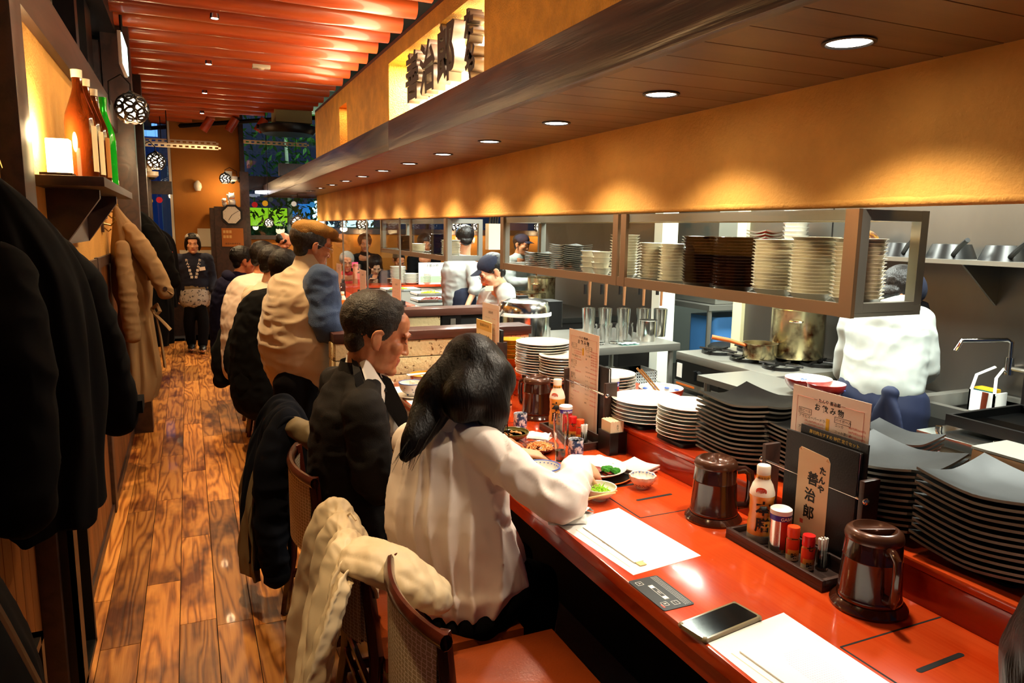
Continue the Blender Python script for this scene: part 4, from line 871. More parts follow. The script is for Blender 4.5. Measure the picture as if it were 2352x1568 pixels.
def toothpicks(label, x, y, z):
    t = thing('toothpick_jar', label, 'jar', (x, y, z))
    MB().lathe([(0, 0), (0.0145, 0), (0.015, 0.003), (0.014, 0.045), (0.0125, 0.05), (0.0115, 0.05), (0.013, 0.044), (0.0135, 0.006), (0, 0.005)], 24).build('glass_jar', 'glass_clear', t)
    random.seed(5)
    for k in range(9): a = k * 0.7; MB().box((-0.003, -0.0012, 0), (0.003, 0.0012, 0.072), Matrix.Translation((0.006 * math.cos(a), 0.006 * math.sin(a), 0.006)) @ Matrix.Rotation(0.08 * math.cos(a), 4, 'Y') @ Matrix.Rotation(a, 4, 'Z')).build('toothpick_sleeve', 'paper', t)
    return t
def drink_menu(t, y0, y1, z0, z1, x, detail=True, lean=0.0):
    """laminated drinks menu, returns its Empty"""
    W = y1 - y0; H = z1 - z0
    m = thing('drinks_menu', t, 'menu', (x, (y0 + y1) / 2, z0)); m.rotation_euler = (0, lean, 0)
    MB().box((0.0, -W / 2, 0), (0.0015, W / 2, H)).build('laminated_sheet', pm('lam', '#f6e2d2', 0.25, coat=0.3), m)
    def ln(y, z, s, size, mat='ink', align='CENTER', b=0.0): put(text(s, size, mat=mat, align=align, bold=b), m, (-0.0006, y, z), FACE)
    th = 0.0008
    MB().box((-0.0006, -W / 2 + 0.017, H - 0.026), (0, W / 2 - 0.017, H - 0.026 + th)).box((-0.0006, -W / 2 + 0.017, 0.02), (0, -W / 2 + 0.017 + th, H - 0.026)).box((-0.0006, W / 2 - 0.017 - th, 0.02), (0, W / 2 - 0.017, H - 0.026)).build('border_line', pm('border', '#d08070', 0.6), m)
    if not detail:
        ln(0, H - 0.045, 'お飲み物', 0.016); 
        for k in range(10): ln(W * .18, H - .075 - k * .028, 'アサヒスーパードライ', 0.0065); ln(-W * .18, H - .075 - k * .028, '中 650円 小 480円', 0.006, 'red_ink')
        return m
    ln(0.0, H - 0.026, '─ たんや 善治郎 ─', 0.011, b=0.0002); ln(0.0, H - 0.045, 'お 飲 み 物', 0.019, b=0.0004)
    L = W / 2 - 0.026
    MB().box((-0.0008, -0.004, H - 0.095), (-0.0002, 0.006, H - 0.066)).build('beer_picture', pm('beer_yellow', '#f0b818', 0.5), m)
    rows = [(L, .062, '生ビール', .0095, 'ink'), (L, .076, 'アサヒスーパードライ', .0095, 'ink'), (L - .02, .086, '(中) 750円(税込825円)', .0065, 'red_ink'), (L - .02, .095, '(小) 550円(税込605円)', .0065, 'red_ink'), (L, .106, 'アサヒ黒生ビール', .0095, 'ink'), (L - .02, .117, '(中) 780円(税込858円)', .0065, 'red_ink'),
            (-.022, .062, 'ハイボール', .0095, 'ink'), (-.022, .076, 'ニッカ', .0085, 'ink'), (-.022, .092, 'ニッカ濃いめ', .0085, 'ink'), (-.022, .107, '梅', .0085, 'ink')] + \
           [(-.062, .072 + .0105 * k, '580円(税込638円)', .0065, 'red_ink') for k in range(6)] + \
           [(L, .132, '瓶ビール', .0095, 'ink'), (L, .146, 'キリンラガー', .0075, 'ink'), (L, .156, 'サッポロ', .0075, 'ink'), (L - .03, .166, '700円(税込770円)', .0065, 'red_ink'), (L, .185, '日本酒', .009, 'ink'), (L, .198, '浦霞 一ノ蔵', .0075, 'ink'), (L - .02, .210, '850円(税込935円)', .0065, 'red_ink'), (L, .226, '焼酎', .009, 'ink'), (L, .24, '芋 麦 米', .0075, 'ink'), (L - .02, .252, '500円(税込550円)', .0065, 'red_ink'), (L, .275, 'ワイン', .009, 'ink'), (L, .29, '赤・白', .0075, 'ink')] + \
           [(-.022, .140 + .018 * k, ('サワー', 'レモンサワー', 'ウーロン茶', 'コーラ', 'ジンジャー', 'オレンジ', 'カルピス', 'ノンアル', '緑茶')[k], .0075, 'ink') for k in range(9)] + [(-.062, .140 + .018 * k, '480円(税込528円)', .0065, 'red_ink') for k in range(9)]
    for y, dz, s, size, mat in rows: ln(y, H - dz, s, size, mat, 'LEFT')
    for (y, dz, w) in ((L - .019, .062, .021), (-.043, .062, .024), (L - .019, .132, .021), (L - .014, .185, .017), (L - .01, .226, .013)):
        mb = MB(); z = H - dz
        for (a, b, c, d) in ((-w, -.0075, w, -.0068), (-w, .0068, w, .0075), (-w, -.0075, -w + .0007, .0075), (w - .0007, -.0075, w, .0075)): mb.box((-0.0006, y + a, z + b), (0, y + c, z + d))
        mb.build('heading_box', 'ink', m)
    return m
def menu_stand(label, y0, y1, books=True, x0=1.297, x1=1.458):
    t = thing('menu_stand', label, 'menu stand', (x0, y0, CT)); D = x1 - x0; L = y1 - y0
    MB().box((0, 0, 0), (D, L, 0.012)).build('tray_base', 'dark_trim', t)
    for nm, a, b in (('tray_rim', (0, 0, 0.012), (0.011, L, 0.028)), ('tray_rim', (0.011, 0, 0.012), (D - 0.04, 0.011, 0.028)), ('tray_rim', (0.011, L - 0.011, 0.012), (D - 0.04, L, 0.028)), ('divider', (0.092, 0.014, 0.012), (0.1, L - 0.014, 0.05)), ('back_rim', (D - 0.008, 0.014, 0.012), (D, L - 0.014, 0.05))):
        MB().box(a, b).build(nm, 'dark_trim', t, bevel=0.0015)
    for y in (0, L - 0.014): MB().box((D - 0.052, y, 0), (D, y + 0.014, 0.252)).build('side_post', 'dark_trim', t, bevel=0.0015)
    MB().cyl((D - 0.052 + 0.006, -0.004, 0.205), (D - 0.046, L + 0.004, 0.205), 0.0042, 12).build('rod', 'chrome', t)
    for y in (-0.003, L + 0.003): MB().ball((D - 0.046, y, 0.205), (0.0095, 0.007, 0.0095), 12).build('rod_knob', 'chrome', t)
    return t
menu_stand('nearest dark wood menu stand with chrome rod and black books', 1.135, 1.465)
menu_stand('second dark wood menu stand between seated woman and napkin holder', 2.285, 2.62)
menu_stand('third dark wood menu stand in front of the tiled wall', 3.33, 3.62)
for y in (5.2, 6.35, 7.5): menu_stand('dark menu stand on the second counter, ' + {5.2: 'nearest of three', 6.35: 'middle of three', 7.5: 'farthest of three'}[y], y, y + 0.32)
# condiments in the nearest stand
Z = CT + 0.0122
sauce('orange sauce bottle with black characters in the nearest menu stand', 1.352, 1.398); pepper_can('silver red can with white lid in the nearest stand', 1.352, 1.328, Z)
shichimi('small spice bottle with orange cap in the nearest stand', 1.345, 1.276, Z, pm('cap_orange', '#e84818', 0.35), '一\n味'); shichimi('small spice bottle with red cap in the nearest stand', 1.340, 1.222, Z, pm('cap_red', '#d01818', 0.35), '七\n味')
toothpicks('glass jar of paper-wrapped toothpicks in the nearest stand', 1.372, 1.208, Z)
sauce('orange sauce bottle with black characters in the second menu stand', 1.352, 2.60 - 0.03); pepper_can('silver red can with white lid in the second stand', 1.350, 2.49, Z)
shichimi('small spice bottle with red cap in the second stand', 1.345, 2.42, Z, 'cap_red', '七\n味'); shichimi('small spice bottle with orange cap in the second stand', 1.350, 2.37, Z, 'cap_orange', '一\n味'); toothpicks('glass jar of paper-wrapped toothpicks in the second stand', 1.342, 2.325, Z)
M.update(MATS)
sauce('small orange sauce bottle on the second counter', 1.33, 6.55, CT + 0.012, False); sauce('cream topped sauce bottle farther along the second counter', 1.33, 7.0, CT, False)
t = pepper_can('tall silver GABAN can standing behind the second menu stand', 1.505, 2.40, LZ, r=0.028); t.scale = (1, 1, 1.32)
# books and menus in the stands
bk_ = thing('menu_book', 'black menu book with cream paper sign in the nearest stand', 'book', (1.408, 1.158, CT + 0.0125))
bc = pm('book_black', '#17171a', 0.45, bump=0.1, bscale=200)
MB().box((0, 0, 0), (0.003, 0.226, 0.302)).build('front_cover', bc, bk_, bevel=0.001); MB().box((0.010, 0, 0), (0.013, 0.226, 0.300)).build('back_cover', bc, bk_, bevel=0.001)
MB().box((0.003, 0.004, 0.003), (0.010, 0.222, 0.297)).build('pages', 'paper', bk_)
MB().prism([(0.079, 0.035), (0.179, 0.035), (0.179, 0.262), (0.172, 0.27), (0.087, 0.263), (0.079, 0.252)], -0.0012, -0.0002, 'x').build('paper_sign', pm('washi', '#ecd2ac', 0.8), bk_)
MB().prism([(0.179, 0.262), (0.172, 0.27), (0.166, 0.262)], -0.002, -0.0012, 'x').build('folded_corner', pm('washi2', '#d8ac80', 0.8), bk_)
MB().prism([(0.079, 0.252), (0.087, 0.263), (0.092, 0.254)], -0.002, -0.0012, 'x').build('folded_corner', 'washi2', bk_)
for s_, y, z, sz in (('た', .099, .225, .021), ('ん', .100, .201, .021), ('や', .101, .178, .021), ('善', .128, .195, .036), ('治', .133, .151, .036), ('郎', .134, .105, .038)): put(text(s_, sz, bold=0.0010), bk_, (-0.0016, y, z), FACE)
MB().box((-0.0016, .150, .072), (-0.0012, .160, .083)).build('red_seal', 'red_ink', bk_); put(text('zenjirou', 0.010), bk_, (-0.0016, .125, .048), FACE)
b2 = thing('menu_book', 'thin black menu with gold lettering behind the front menu book', 'book', (1.424, 1.148, CT + 0.0125))
MB().box((0, 0, 0), (0.004, 0.205, 0.322)).build('cover', bc, b2); put(text('厚切肉おすすめ 特撰 定食セット', 0.0105, mat='gold_ink', bold=0.0002), b2, (-0.0008, .10, .310), FACE)
drink_menu('tall laminated drinks menu behind the black menu book', 1.160, 1.400, CT + 0.0125, 1.209, 1.436)
drink_menu('tall laminated drinks menu in the second menu stand', 2.375, 2.615, CT + 0.0125, 1.199, 1.425)
b3 = thing('menu_book', 'black menu book edge beside the second drinks menu', 'book', (1.432, 2.31, CT + 0.0125))
MB().box((0, 0, 0), (0.003, 0.2, 0.29)).box((0.009, 0, 0), (0.012, 0.2, 0.29)).build('covers', bc, b3); MB().box((0.003, 0.004, 0.003), (0.009, 0.196, 0.285)).build('pages', 'paper', b3)
drink_menu('laminated drinks menu in the third stand by the tiled wall', 3.35, 3.58, CT + 0.02, 1.215, 1.42, False)
m = thing('lunch_menu', 'small cream menu card in front of the third drinks menu', 'menu', (1.40, 3.40, CT + 0.013))
MB().box((0, 0, 0), (0.002, 0.215, 0.33)).build('card', pm('cream_card', '#f6e0a8', 0.5), m); MB().box((-0.0008, 0, 0.28), (0, 0.215, 0.33)).build('heading_strip', pm('hstrip', '#e0b860', 0.5), m)
put(text('牛たん定食', 0.03, bold=0.001), m, (-0.0012, 0.1, 0.24), FACE); put(text('善治郎おすすめ', 0.018), m, (-0.0012, 0.1, 0.305), FACE)
b4 = thing('menu_book', 'black menu book at right side of the third stand', 'book', (1.425, 3.335, CT + 0.0125)); MB().box((0, 0, 0), (0.014, 0.2, 0.30)).build('cover', bc, b4)
for i, (y, lb) in enumerate(((5.22, 'white drinks menu rising behind the suited man'), (6.38, 'middle white drinks menu on the second counter'), (7.52, 'farthest white drinks menu on the second counter'))):
    drink_menu(lb, y, y + 0.25, CT + 0.0125, 1.22, 1.42, False)
    bb = thing('menu_book', 'black menu book beside the ' + lb.replace('white drinks menu', 'menu'), 'book', (1.44, y - 0.01, CT + 0.0125)); MB().box((0, 0, 0), (0.012, 0.2, 0.27)).build('cover', bc, bb)

# placemats, phone, chopstick sleeve
def poly_sheet(name, pts, z, label, cat, mat='paper', h=0.0006):
    cx = sum(p[0] for p in pts) / len(pts); cy = sum(p[1] for p in pts) / len(pts)
    t = thing(name, label, cat, (cx, cy, z)); MB().prism([(p[0] - cx, p[1] - cy) for p in pts], 0, h).build('sheet', mat, t); return t
pmats = []
for pts, lb in ((((0.941, 1.374), (1.161, 1.398), (1.138, 1.753), (0.910, 1.723)), 'white paper placemat between seated woman and black control panel'), (((0.92, 0.745), (1.145, 0.77), (1.149, 1.101), (0.918, 1.073)), 'white paper placemat under the phone at lower right'), (((0.92, 3.17), (1.145, 3.19), (1.12, 3.60), (0.915, 3.62)), 'white paper placemat in front of the suited man'), (((0.94, 1.86), (1.16, 1.88), (1.14, 2.24), (0.93, 2.22)), 'white paper placemat under the seated woman\'s dishes')):
    t = poly_sheet('placemat', pts, CT, lb, 'placemat'); dots = MB()
    for i in range(22):
        for j in range(14):
            x, y = (j - 7) * .0058, (i - 11) * .0058
            if (x / .04) ** 2 + (y / .065) ** 2 < 1: dots.lathe([(0, 0.0006), (0.0016, 0.0006), (0.0016, 0.0009), (0, 0.0009)], 5, cx=x + 0.02, cy=y)
    tag(dots.build('dot_print', pm('lilac', '#e8dcec', 0.8), t), kind='stuff')
    put(text('善治郎', 0.018, mat=pm('pale_ink', '#b8a090', 0.8)), t, (-0.062, -0.02, 0.001), (0, 0, -PI / 2 + .1)); put(text('たんや', 0.012, mat='pale_ink'), t, (-0.055, 0.06, 0.001), (0, 0, -PI / 2 + .1))
    MB().prism([(-0.082, -0.15), (-0.080, -0.15), (-0.094, 0.10), (-0.096, 0.10)], 0.0006, 0.001).build('fold_line', pm('peach_line', '#f0d0b8', .8), t)
for (x, y, a, lb) in ((0.985, 1.545, 0.05, 'white chopstick sleeve lying on the placemat beside the seated woman'), (0.975, 0.90, 0.05, 'white chopstick sleeve lying on the lower right placemat')):
    t = thing('chopstick_sleeve', lb, 'chopstick sleeve', (x, y, CT + 0.0011), a); MB().box((-0.014, -0.12, 0), (0.014, 0.12, 0.003)).build('sleeve', 'paper', t); MB().box((-0.011, -0.14, 0.0005), (0.009, -0.12, 0.0025)).build('chopstick_tip', pm('pale_wood', '#e8c888', 0.6), t)
ph = thing('phone', 'black-screened phone in a clear case on the counter', 'phone', (0.990, 1.118, CT + 0.0008), math.radians(8.5))
rbox(MB(), (-0.0865, -0.037, 0), (0.0865, 0.037, 0.0095), 0.010).build('clear_case', pm('case', '#c8b890', 0.15, trans=0.6), ph)
rbox(MB(), (-0.083, -0.0345, 0.0012), (0.083, 0.0345, 0.0092), 0.008).build('body', pm('gold_frame', '#a08050', 0.3, metal=0.8), ph)
rbox(MB(), (-0.081, -0.0325, 0.0092), (0.081, 0.0325, 0.0098), 0.007).build('screen', pm('screen_black', '#040405', 0.12, spec=0.25), ph)
for s1 in (-1, 1):
    for s2 in (-1, 1): MB().ball((s1 * 0.082, s2 * 0.033, 0.005), (0.007, 0.007, 0.0065), 10).build('corner_bumper', 'case', ph)

# crockery
def cup(label, x, y):
    t = thing('tea_cup', label, 'cup', (x, y, CT)); blue = pm('blue_pattern', '#dfe2e8', 0.3, var=0.8, vscale=55, col2='#26406e', contrast=(0.47, 0.53), coat=0.2)
    MB().lathe([(0, 0.003), (0.022, 0.003), (0.023, 0), (0.0265, 0.003), (0.028, 0.010), (0.0285, 0.062), (0.028, 0.064), (0.0262, 0.063), (0.0255, 0.01), (0, 0.008)], 32).build('cup_body', blue, t)
    MB().lathe([(0.0287, 0.016), (0.0290, 0.016), (0.0290, 0.0175), (0.0287, 0.0175)], 32, closed=True).build('blue_line', 'blue_ink', t)
    MB().lathe([(0, 0.052), (0.0256, 0.052)], 24).build('tea', pm('tea', '#5a2818', 0.1), t)
    wrap(text('寿司鮨', 0.012, mat='blue_ink'), t, 0.0289, -1.9, 0.009); return t
cup('blue patterned tea cup beside the tall beer glass', 1.262, 2.245); cup('blue patterned tea cup left of the dark pitcher', 1.228, 2.66)
beer = pm('beer', '#c87a10', 0.05, trans=0.7)
def glass(label, x, y, r, h, fill, pitch=0.0):
    t = thing('beer_glass', label, 'glass', (x, y, CT))
    o = [(0, 0), (r * 0.78, 0), (r * 0.80, 0.006), (r * 0.68, 0.03), (r * 0.74, h * 0.35), (r * 1.0, h * 0.72), (r * 1.02, h * 0.85), (r * 0.94, h)]
    i = [(a * 0.93 - 0.0005, b) for a, b in o[3:]][::-1]; i[0] = (i[0][0], h); i[-1] = (i[-1][0] * 0.9, 0.022)
    MB().lathe(o + i + [(0, 0.018)], 32).build('glass_body', 'glass_clear', t)
    f = [(0, 0.0225)]
    for k in range(6): z = 0.0235 + (fill - 0.0235) * k / 5; s_ = z / h; rr = r * (0.60 + 0.40 * max(0, min(1, (s_ - 0.15) / 0.57))); f.append((rr * 0.93, z))
    MB().lathe(f + [(0, fill)], 28).build('beer', beer, t); return t, f[-1][0]
glass('nearly empty tall beer glass beside the seated woman\'s plates', 1.150, 2.155, 0.026, 0.195, 0.062)
t, rr = glass('beer glass with foam half hidden by the woman\'s hair', 1.338, 3.05, 0.030, 0.165, 0.055); MB().lathe([(0, 0.055), (rr, 0.055), (rr + .001, 0.075), (0, 0.076)], 24).build('foam', 'white_plastic', t)
def plate(label, x, y, r, mat='white_ceramic', z=CT, h=0.02, name='plate'):
    t = thing(name, label, 'plate', (x, y, z)); o = link('plate_body', round_plate_mesh(r, h, 'white_ceramic').copy(), mat, t); o.data.materials.clear(); o.data.materials.append(M[mat] if isinstance(mat, str) else mat); return t
M.update(MATS)
t = thing('trivet', 'black round trivet with orange rim under the white plate', 'trivet', (1.225, 2.03, CT)); MB().lathe([(0, 0), (0.112, 0), (0.12, 0.008), (0.117, 0.009), (0.108, 0.004), (0, 0.004)], 40).build('body', 'black_plastic', t); MB().lathe([(0.117, 0.008), (0.121, 0.008), (0.121, 0.0105), (0.117, 0.0105)], 40, closed=True).build('rim', 'orange', t)
t = plate('large white plate with meat and broccoli before the seated woman', 1.215, 2.035, 0.112, z=CT + 0.0095, h=0.026)
brc = pm('broccoli', '#3a9a1c', 0.8, var=0.5, vscale=120, bump=1.0, bscale=200); ms = pm('beef', '#8a2c1a', 0.45, var=0.5, vscale=60)
for i, (x, y, s_) in enumerate(((0.020, -0.050, 1.0), (0.045, -0.066, 0.85), (0.042, -0.030, 0.7))):
    mb = MB()
    for k in range(9): a = k * 2.4; q = 0.011 * math.sqrt(k / 9); mb.ball((q * math.cos(a), q * math.sin(a), 0.012 - q * 0.35), 0.0065, 8)
    o = mb.build('broccoli_floret', brc, t); o.location = (x, y, 0.012); o.scale = (s_ * 1.45,) * 3; tag(o, kind='stuff')
for i in range(7): MB().grid(lambda u, v: (u * 0.05, v * 0.02, 0.004 * math.sin(u * 5) + 0.004 * v), 8, 3).grid(lambda u, v: (u * 0.05, v * 0.02, 0.004 * math.sin(u * 5) - 0.002 + 0.004 * v), 8, 3).build('meat_slice', ms, t).matrix_basis = Matrix.Translation((0.0 + 0.007 * i, -0.075 + 0.018 * (i % 4), 0.013 + .001 * i)) @ Matrix.Rotation(0.5 * i, 4, 'Z')
gb = bowl('salad_bowl', 'cream bowl with shredded greens at the counter edge', (1.120, 1.838, CT), 0.054, 0.042, 'cream_ceramic')
mb = MB(); random.seed(3)
for k in range(60): a = random.uniform(0, 6.28); r = 0.03 * random.random(); c = Vector((r * math.cos(a) + .004, r * math.sin(a), 0.022 + random.random() * 0.014)); d = Vector((random.uniform(-1, 1), random.uniform(-1, 1), random.uniform(-.4, .6))).normalized() * 0.012; mb.tube([c - d, c + Vector((0, 0, .004)), c + d], 0.0014, 4)
tag(mb.build('shredded_greens', pm('greens', '#9ad020', 0.6, rnd=0.2), gb), kind='stuff')
sb_ = bowl('small_bowl', 'small wavy blue and white bowl in front of the square plates', (1.302, 1.872, CT), 0.043, 0.044, 'cream_ceramic')
for ch in sb_.children:
    for v in ch.data.vertices:
        a = math.atan2(v.co.y, v.co.x); f = 1 + 0.05 * math.cos(10 * a) * max(0, v.co.z / 0.044); v.co.x *= f; v.co.y *= f
for k in range(20):
    a = k * 0.314; MB().ball((0.0385 * math.cos(a), 0.0385 * math.sin(a), 0.0405), (0.0035, 0.0035, 0.0015), 6).build('blue_dot', 'blue_ink', sb_)
wrap(text('～志久～～志', 0.012), sb_, 0.036, -1.9, 0.018)
sq = square_plate_mesh(0.115, 0.010, 0.005, 'white_ceramic', 9); sq.materials[1] = M['white_ceramic']
for k in range(2): o = bpy.data.objects.new('square_plate', sq); COL.objects.link(o); o.location = (1.372, 2.015, CT + 0.001 + k * 0.012); o.rotation_euler = (0, 0, 0.28); tag(o, ('lower', 'upper')[k] + ' of two stacked white square plates by the riser', 'plate', 'white square plates')
t = plate('brown oval plate heaped with pale shredded salad', 1.165, 2.345, 0.068, pm('brown_glaze', '#5a2014', 0.25, coat=0.3), h=0.022)
def heap(t, n, r, z0, hh, mat, seed, ln=0.012, th=0.0018, name='food_shreds'):
    random.seed(seed); mb = MB()
    for k in range(n):
        a = random.uniform(0, 6.28); q = r * math.sqrt(random.random()); c = Vector((q * math.cos(a), q * math.sin(a), z0 + hh * (1 - (q / r) ** 2) * random.uniform(.6, 1))); d = Vector((random.uniform(-1, 1), random.uniform(-1, 1), random.uniform(-.3, .3))).normalized() * ln
        mb.tube([c - d, c + Vector((0, 0, ln * .3)), c + d], th, 5)
    return tag(mb.build(name, mat, t), kind='stuff')
heap(t, 160, 0.046, 0.012, 0.022, pm('salad', '#e8a860', 0.5, rnd=0.1, var=0.4, vscale=50, col2='#d87838'), 8)
t = bowl('rice_bowl', 'yellow-brown bowl of white rice below the salad plate', (1.040, 2.19, CT), 0.064, 0.036, pm('amber_glaze', '#a8681c', 0.2, coat=0.4), 'amber_glaze')
heap(t, 260, 0.04, 0.022, 0.016, 'white_ceramic', 9, 0.003, 0.0016, 'rice_grains')
t = plate('white square dish holding a yellow egg piece', 1.055, 2.335, 0.062, h=0.014, name='small_plate'); MB().box((-0.012, -0.03, 0.008), (0.014, -0.008, 0.022)).build('egg_piece', pm('egg', '#f0b030', 0.5), t, bevel=0.004)
heap(t, 30, 0.02, 0.01, 0.01, 'salad', 10)
M.update(MATS)
t = bowl('soup_bowl', 'olive green bowl of soup beside the blue cup', (1.128, 2.515, CT), 0.066, 0.036, pm('olive_glaze', '#5a5420', 0.25, coat=0.4), 'olive_glaze'); MB().lathe([(0, 0.026), (0.052, 0.026)], 28).build('soup', pm('soup', '#b08030', 0.1), t); heap(t, 24, 0.035, 0.026, 0.004, 'salad', 11, .006)
bowl('small_bowl', 'plain white small bowl behind the olive soup bowl', (1.195, 2.80, CT), 0.042, 0.036, 'white_ceramic')
t = bowl('noodle_bowl', 'blue rimmed bowl beside the seated woman\'s sleeve', (1.030, 2.055, CT), 0.062, 0.05, 'white_ceramic', rim='blue_ink'); 
for k in range(26): a = k * 0.2417; MB().ball((0.0545 * math.cos(a), 0.0545 * math.sin(a), 0.044), (0.0025, 0.0025, 0.002), 6).build('blue_dot', 'blue_ink', t)
def towel(label, loc, w, l, h, rz, seed, name='hand_towel', mat='paper'):
    t = single(name, MB().grid(lambda u, v: (w * (u - .5) * (1 + .15 * noise.noise((v * 4, seed, 1))), l * (v - .5), 0.004 + h * (math.sin(PI * u) ** 0.6) * (0.55 + 0.45 * noise.noise((u * 4 + seed, v * 5, 2)) + .3)), 16, 20).grid(lambda u, v: (w * (u - .5), l * (v - .5), 0.0005), 2, 2), mat, label, 'towel', loc, rz); return t
towel('crumpled white hand towel at the end of the placemat', (0.985, 1.79, CT + 0.0008), 0.07, 0.14, 0.022, 0.5, 3.0)
towel('second crumpled white paper at the counter edge by her sleeve', (0.945, 1.72, CT + 0.0008), 0.05, 0.11, 0.016, 1.2, 6.0)
towel('folded white paper napkin left of the beer glass', (1.24, 2.50, CT + 0.0008), 0.06, 0.09, 0.02, 0.8, 9.0, 'napkin')
towel('small white paper scrap before the napkin holder', (1.335, 2.185, CT + 0.0008), 0.03, 0.035, 0.006, 0.2, 12.0, 'paper_scrap')
for i, (a, b) in enumerate((((1.02, 1.81, 0.80), (1.13, 1.76, 0.826)), ((1.03, 1.80, 0.798), (1.145, 1.775, 0.826)))):
    t = thing('chopstick', ('left', 'right')[i] + ' pale chopstick resting against the cream bowl', 'chopstick', a, group='chopsticks at the cream bowl'); MB().tube([(0, 0, 0), Vector(b) - Vector(a)], [0.0035, 0.0022], 8).build('stick', 'pale_wood', t)
# the suited man's tray
t = plate('white saucer under the blue and white bowl', 0.965, 3.36, 0.075, h=0.016, name='saucer')
t = bowl('soup_bowl', 'blue and white patterned bowl on a saucer before the suited man', (0.965, 3.36, CT + 0.012), 0.064, 0.062, pm('sometsuke', '#ece6dc', 0.3, var=0.8, vscale=28, col2='#2c4484', contrast=(0.40, 0.45)), rim='blue_ink')
MB().box((-0.008, -0.03, 0.04), (0.008, 0.02, 0.07)).build('spoon_handle', 'cream_ceramic', t, bevel=0.003)
t = plate('white plate with brown noodles beside the patterned bowl', 1.10, 3.40, 0.062, h=0.016); heap(t, 60, 0.03, 0.008, 0.012, 'salad', 12)
t = bowl('large_bowl', 'amber and brown bowl with white chopsticks by the tiled wall', (1.105, 3.595, CT), 0.082, 0.062, pm('amber2', '#7a2c14', 0.2, coat=0.4), pm('amber3', '#d8a030', 0.2, coat=0.4), rim='amber3')
for k in range(2): o = thing('chopstick', ('near', 'far')[k] + ' white chopstick across the amber bowl', 'chopstick', (1.0, 3.56 + 0.02 * k, 0.848), group='chopsticks on the amber bowl'); MB().cyl((0, 0, 0), (0.21, 0.02, 0.0), 0.004, 8).build('stick', 'white_plastic', o)
# napkin holder
t = thing('napkin_holder', 'black square napkin holder beside the second menu stand', 'napkin holder', (1.375, 2.195, CT), 0.0)
MB().box((0, 0, 0), (0.075, 0.082, 0.006)).box((0, 0, 0.006), (0.006, 0.082, 0.085)).box((0.069, 0, 0.006), (0.075, 0.082, 0.085)).box((0.006, 0, 0.006), (0.069, 0.006, 0.085)).box((0.006, 0.076, 0.006), (0.069, 0.082, 0.085)).build('box', 'black_plastic', t)
nn = thing('napkin_stack', 'stack of cream paper napkins in the black holder', 'napkins', (1.383, 2.203, CT + 0.007))
for k in range(14): MB().box((0.004 * k, 0, 0), (0.004 * k + 0.0032, 0.066, 0.118 + 0.001 * (k % 3))).build('napkin', pm('napk', '#f2dcb8', 0.8), nn)
put(text('お\nて', 0.012), nn, (0.03, -0.0005, 0.095), (PI / 2, 0, 0))
# brown bowls stacked on the ledge, pourer, blue bowl
M.update(MATS)
st_b = bowl_mesh(0.07, 0.05, 'amber3')
stack('sauce_bowl', st_b, 5, (1.545, 3.47, LZ), 0.024, 'top amber bowl of the short stack by the tiled wall', 'amber bowl in the short stack by the tiled wall', 'bowl', seed=130)
t = bowl('large_bowl', 'blue flowered bowl holding cooking chopsticks behind the white stacks', (1.79, 2.47, LZ), 0.095, 0.07, 'amber2', 'white_ceramic')
for k in range(10): a = k * 0.628; MB().ball((0.082 * math.cos(a), 0.082 * math.sin(a), 0.053), (0.012, 0.012, 0.004), 8).build('blue_flower', 'blue_ink', t)
for k in range(2): o = thing('cooking_chopstick', ('left', 'right')[k] + ' long bamboo cooking chopstick in the blue flowered bowl', 'chopstick', (1.80, 2.46 - 0.03 * k, LZ + 0.02), group='bamboo cooking chopsticks'); MB().tube([(0, 0, 0), (-0.10, 0.06, 0.13)], [0.003, 0.0045], 8).build('stick', 'spoonwood', o)
t = thing('sauce_pourer', 'polished steel dish cover with pointed knob behind the plates', 'cover', (1.675, 2.55, LZ)); MB().lathe([(0.05, 0), (0.05, 0.03), (0.046, 0.045), (0.02, 0.062), (0.01, 0.08), (0.004, 0.088), (0, 0.089)], 28).build('cover', 'chrome', t)

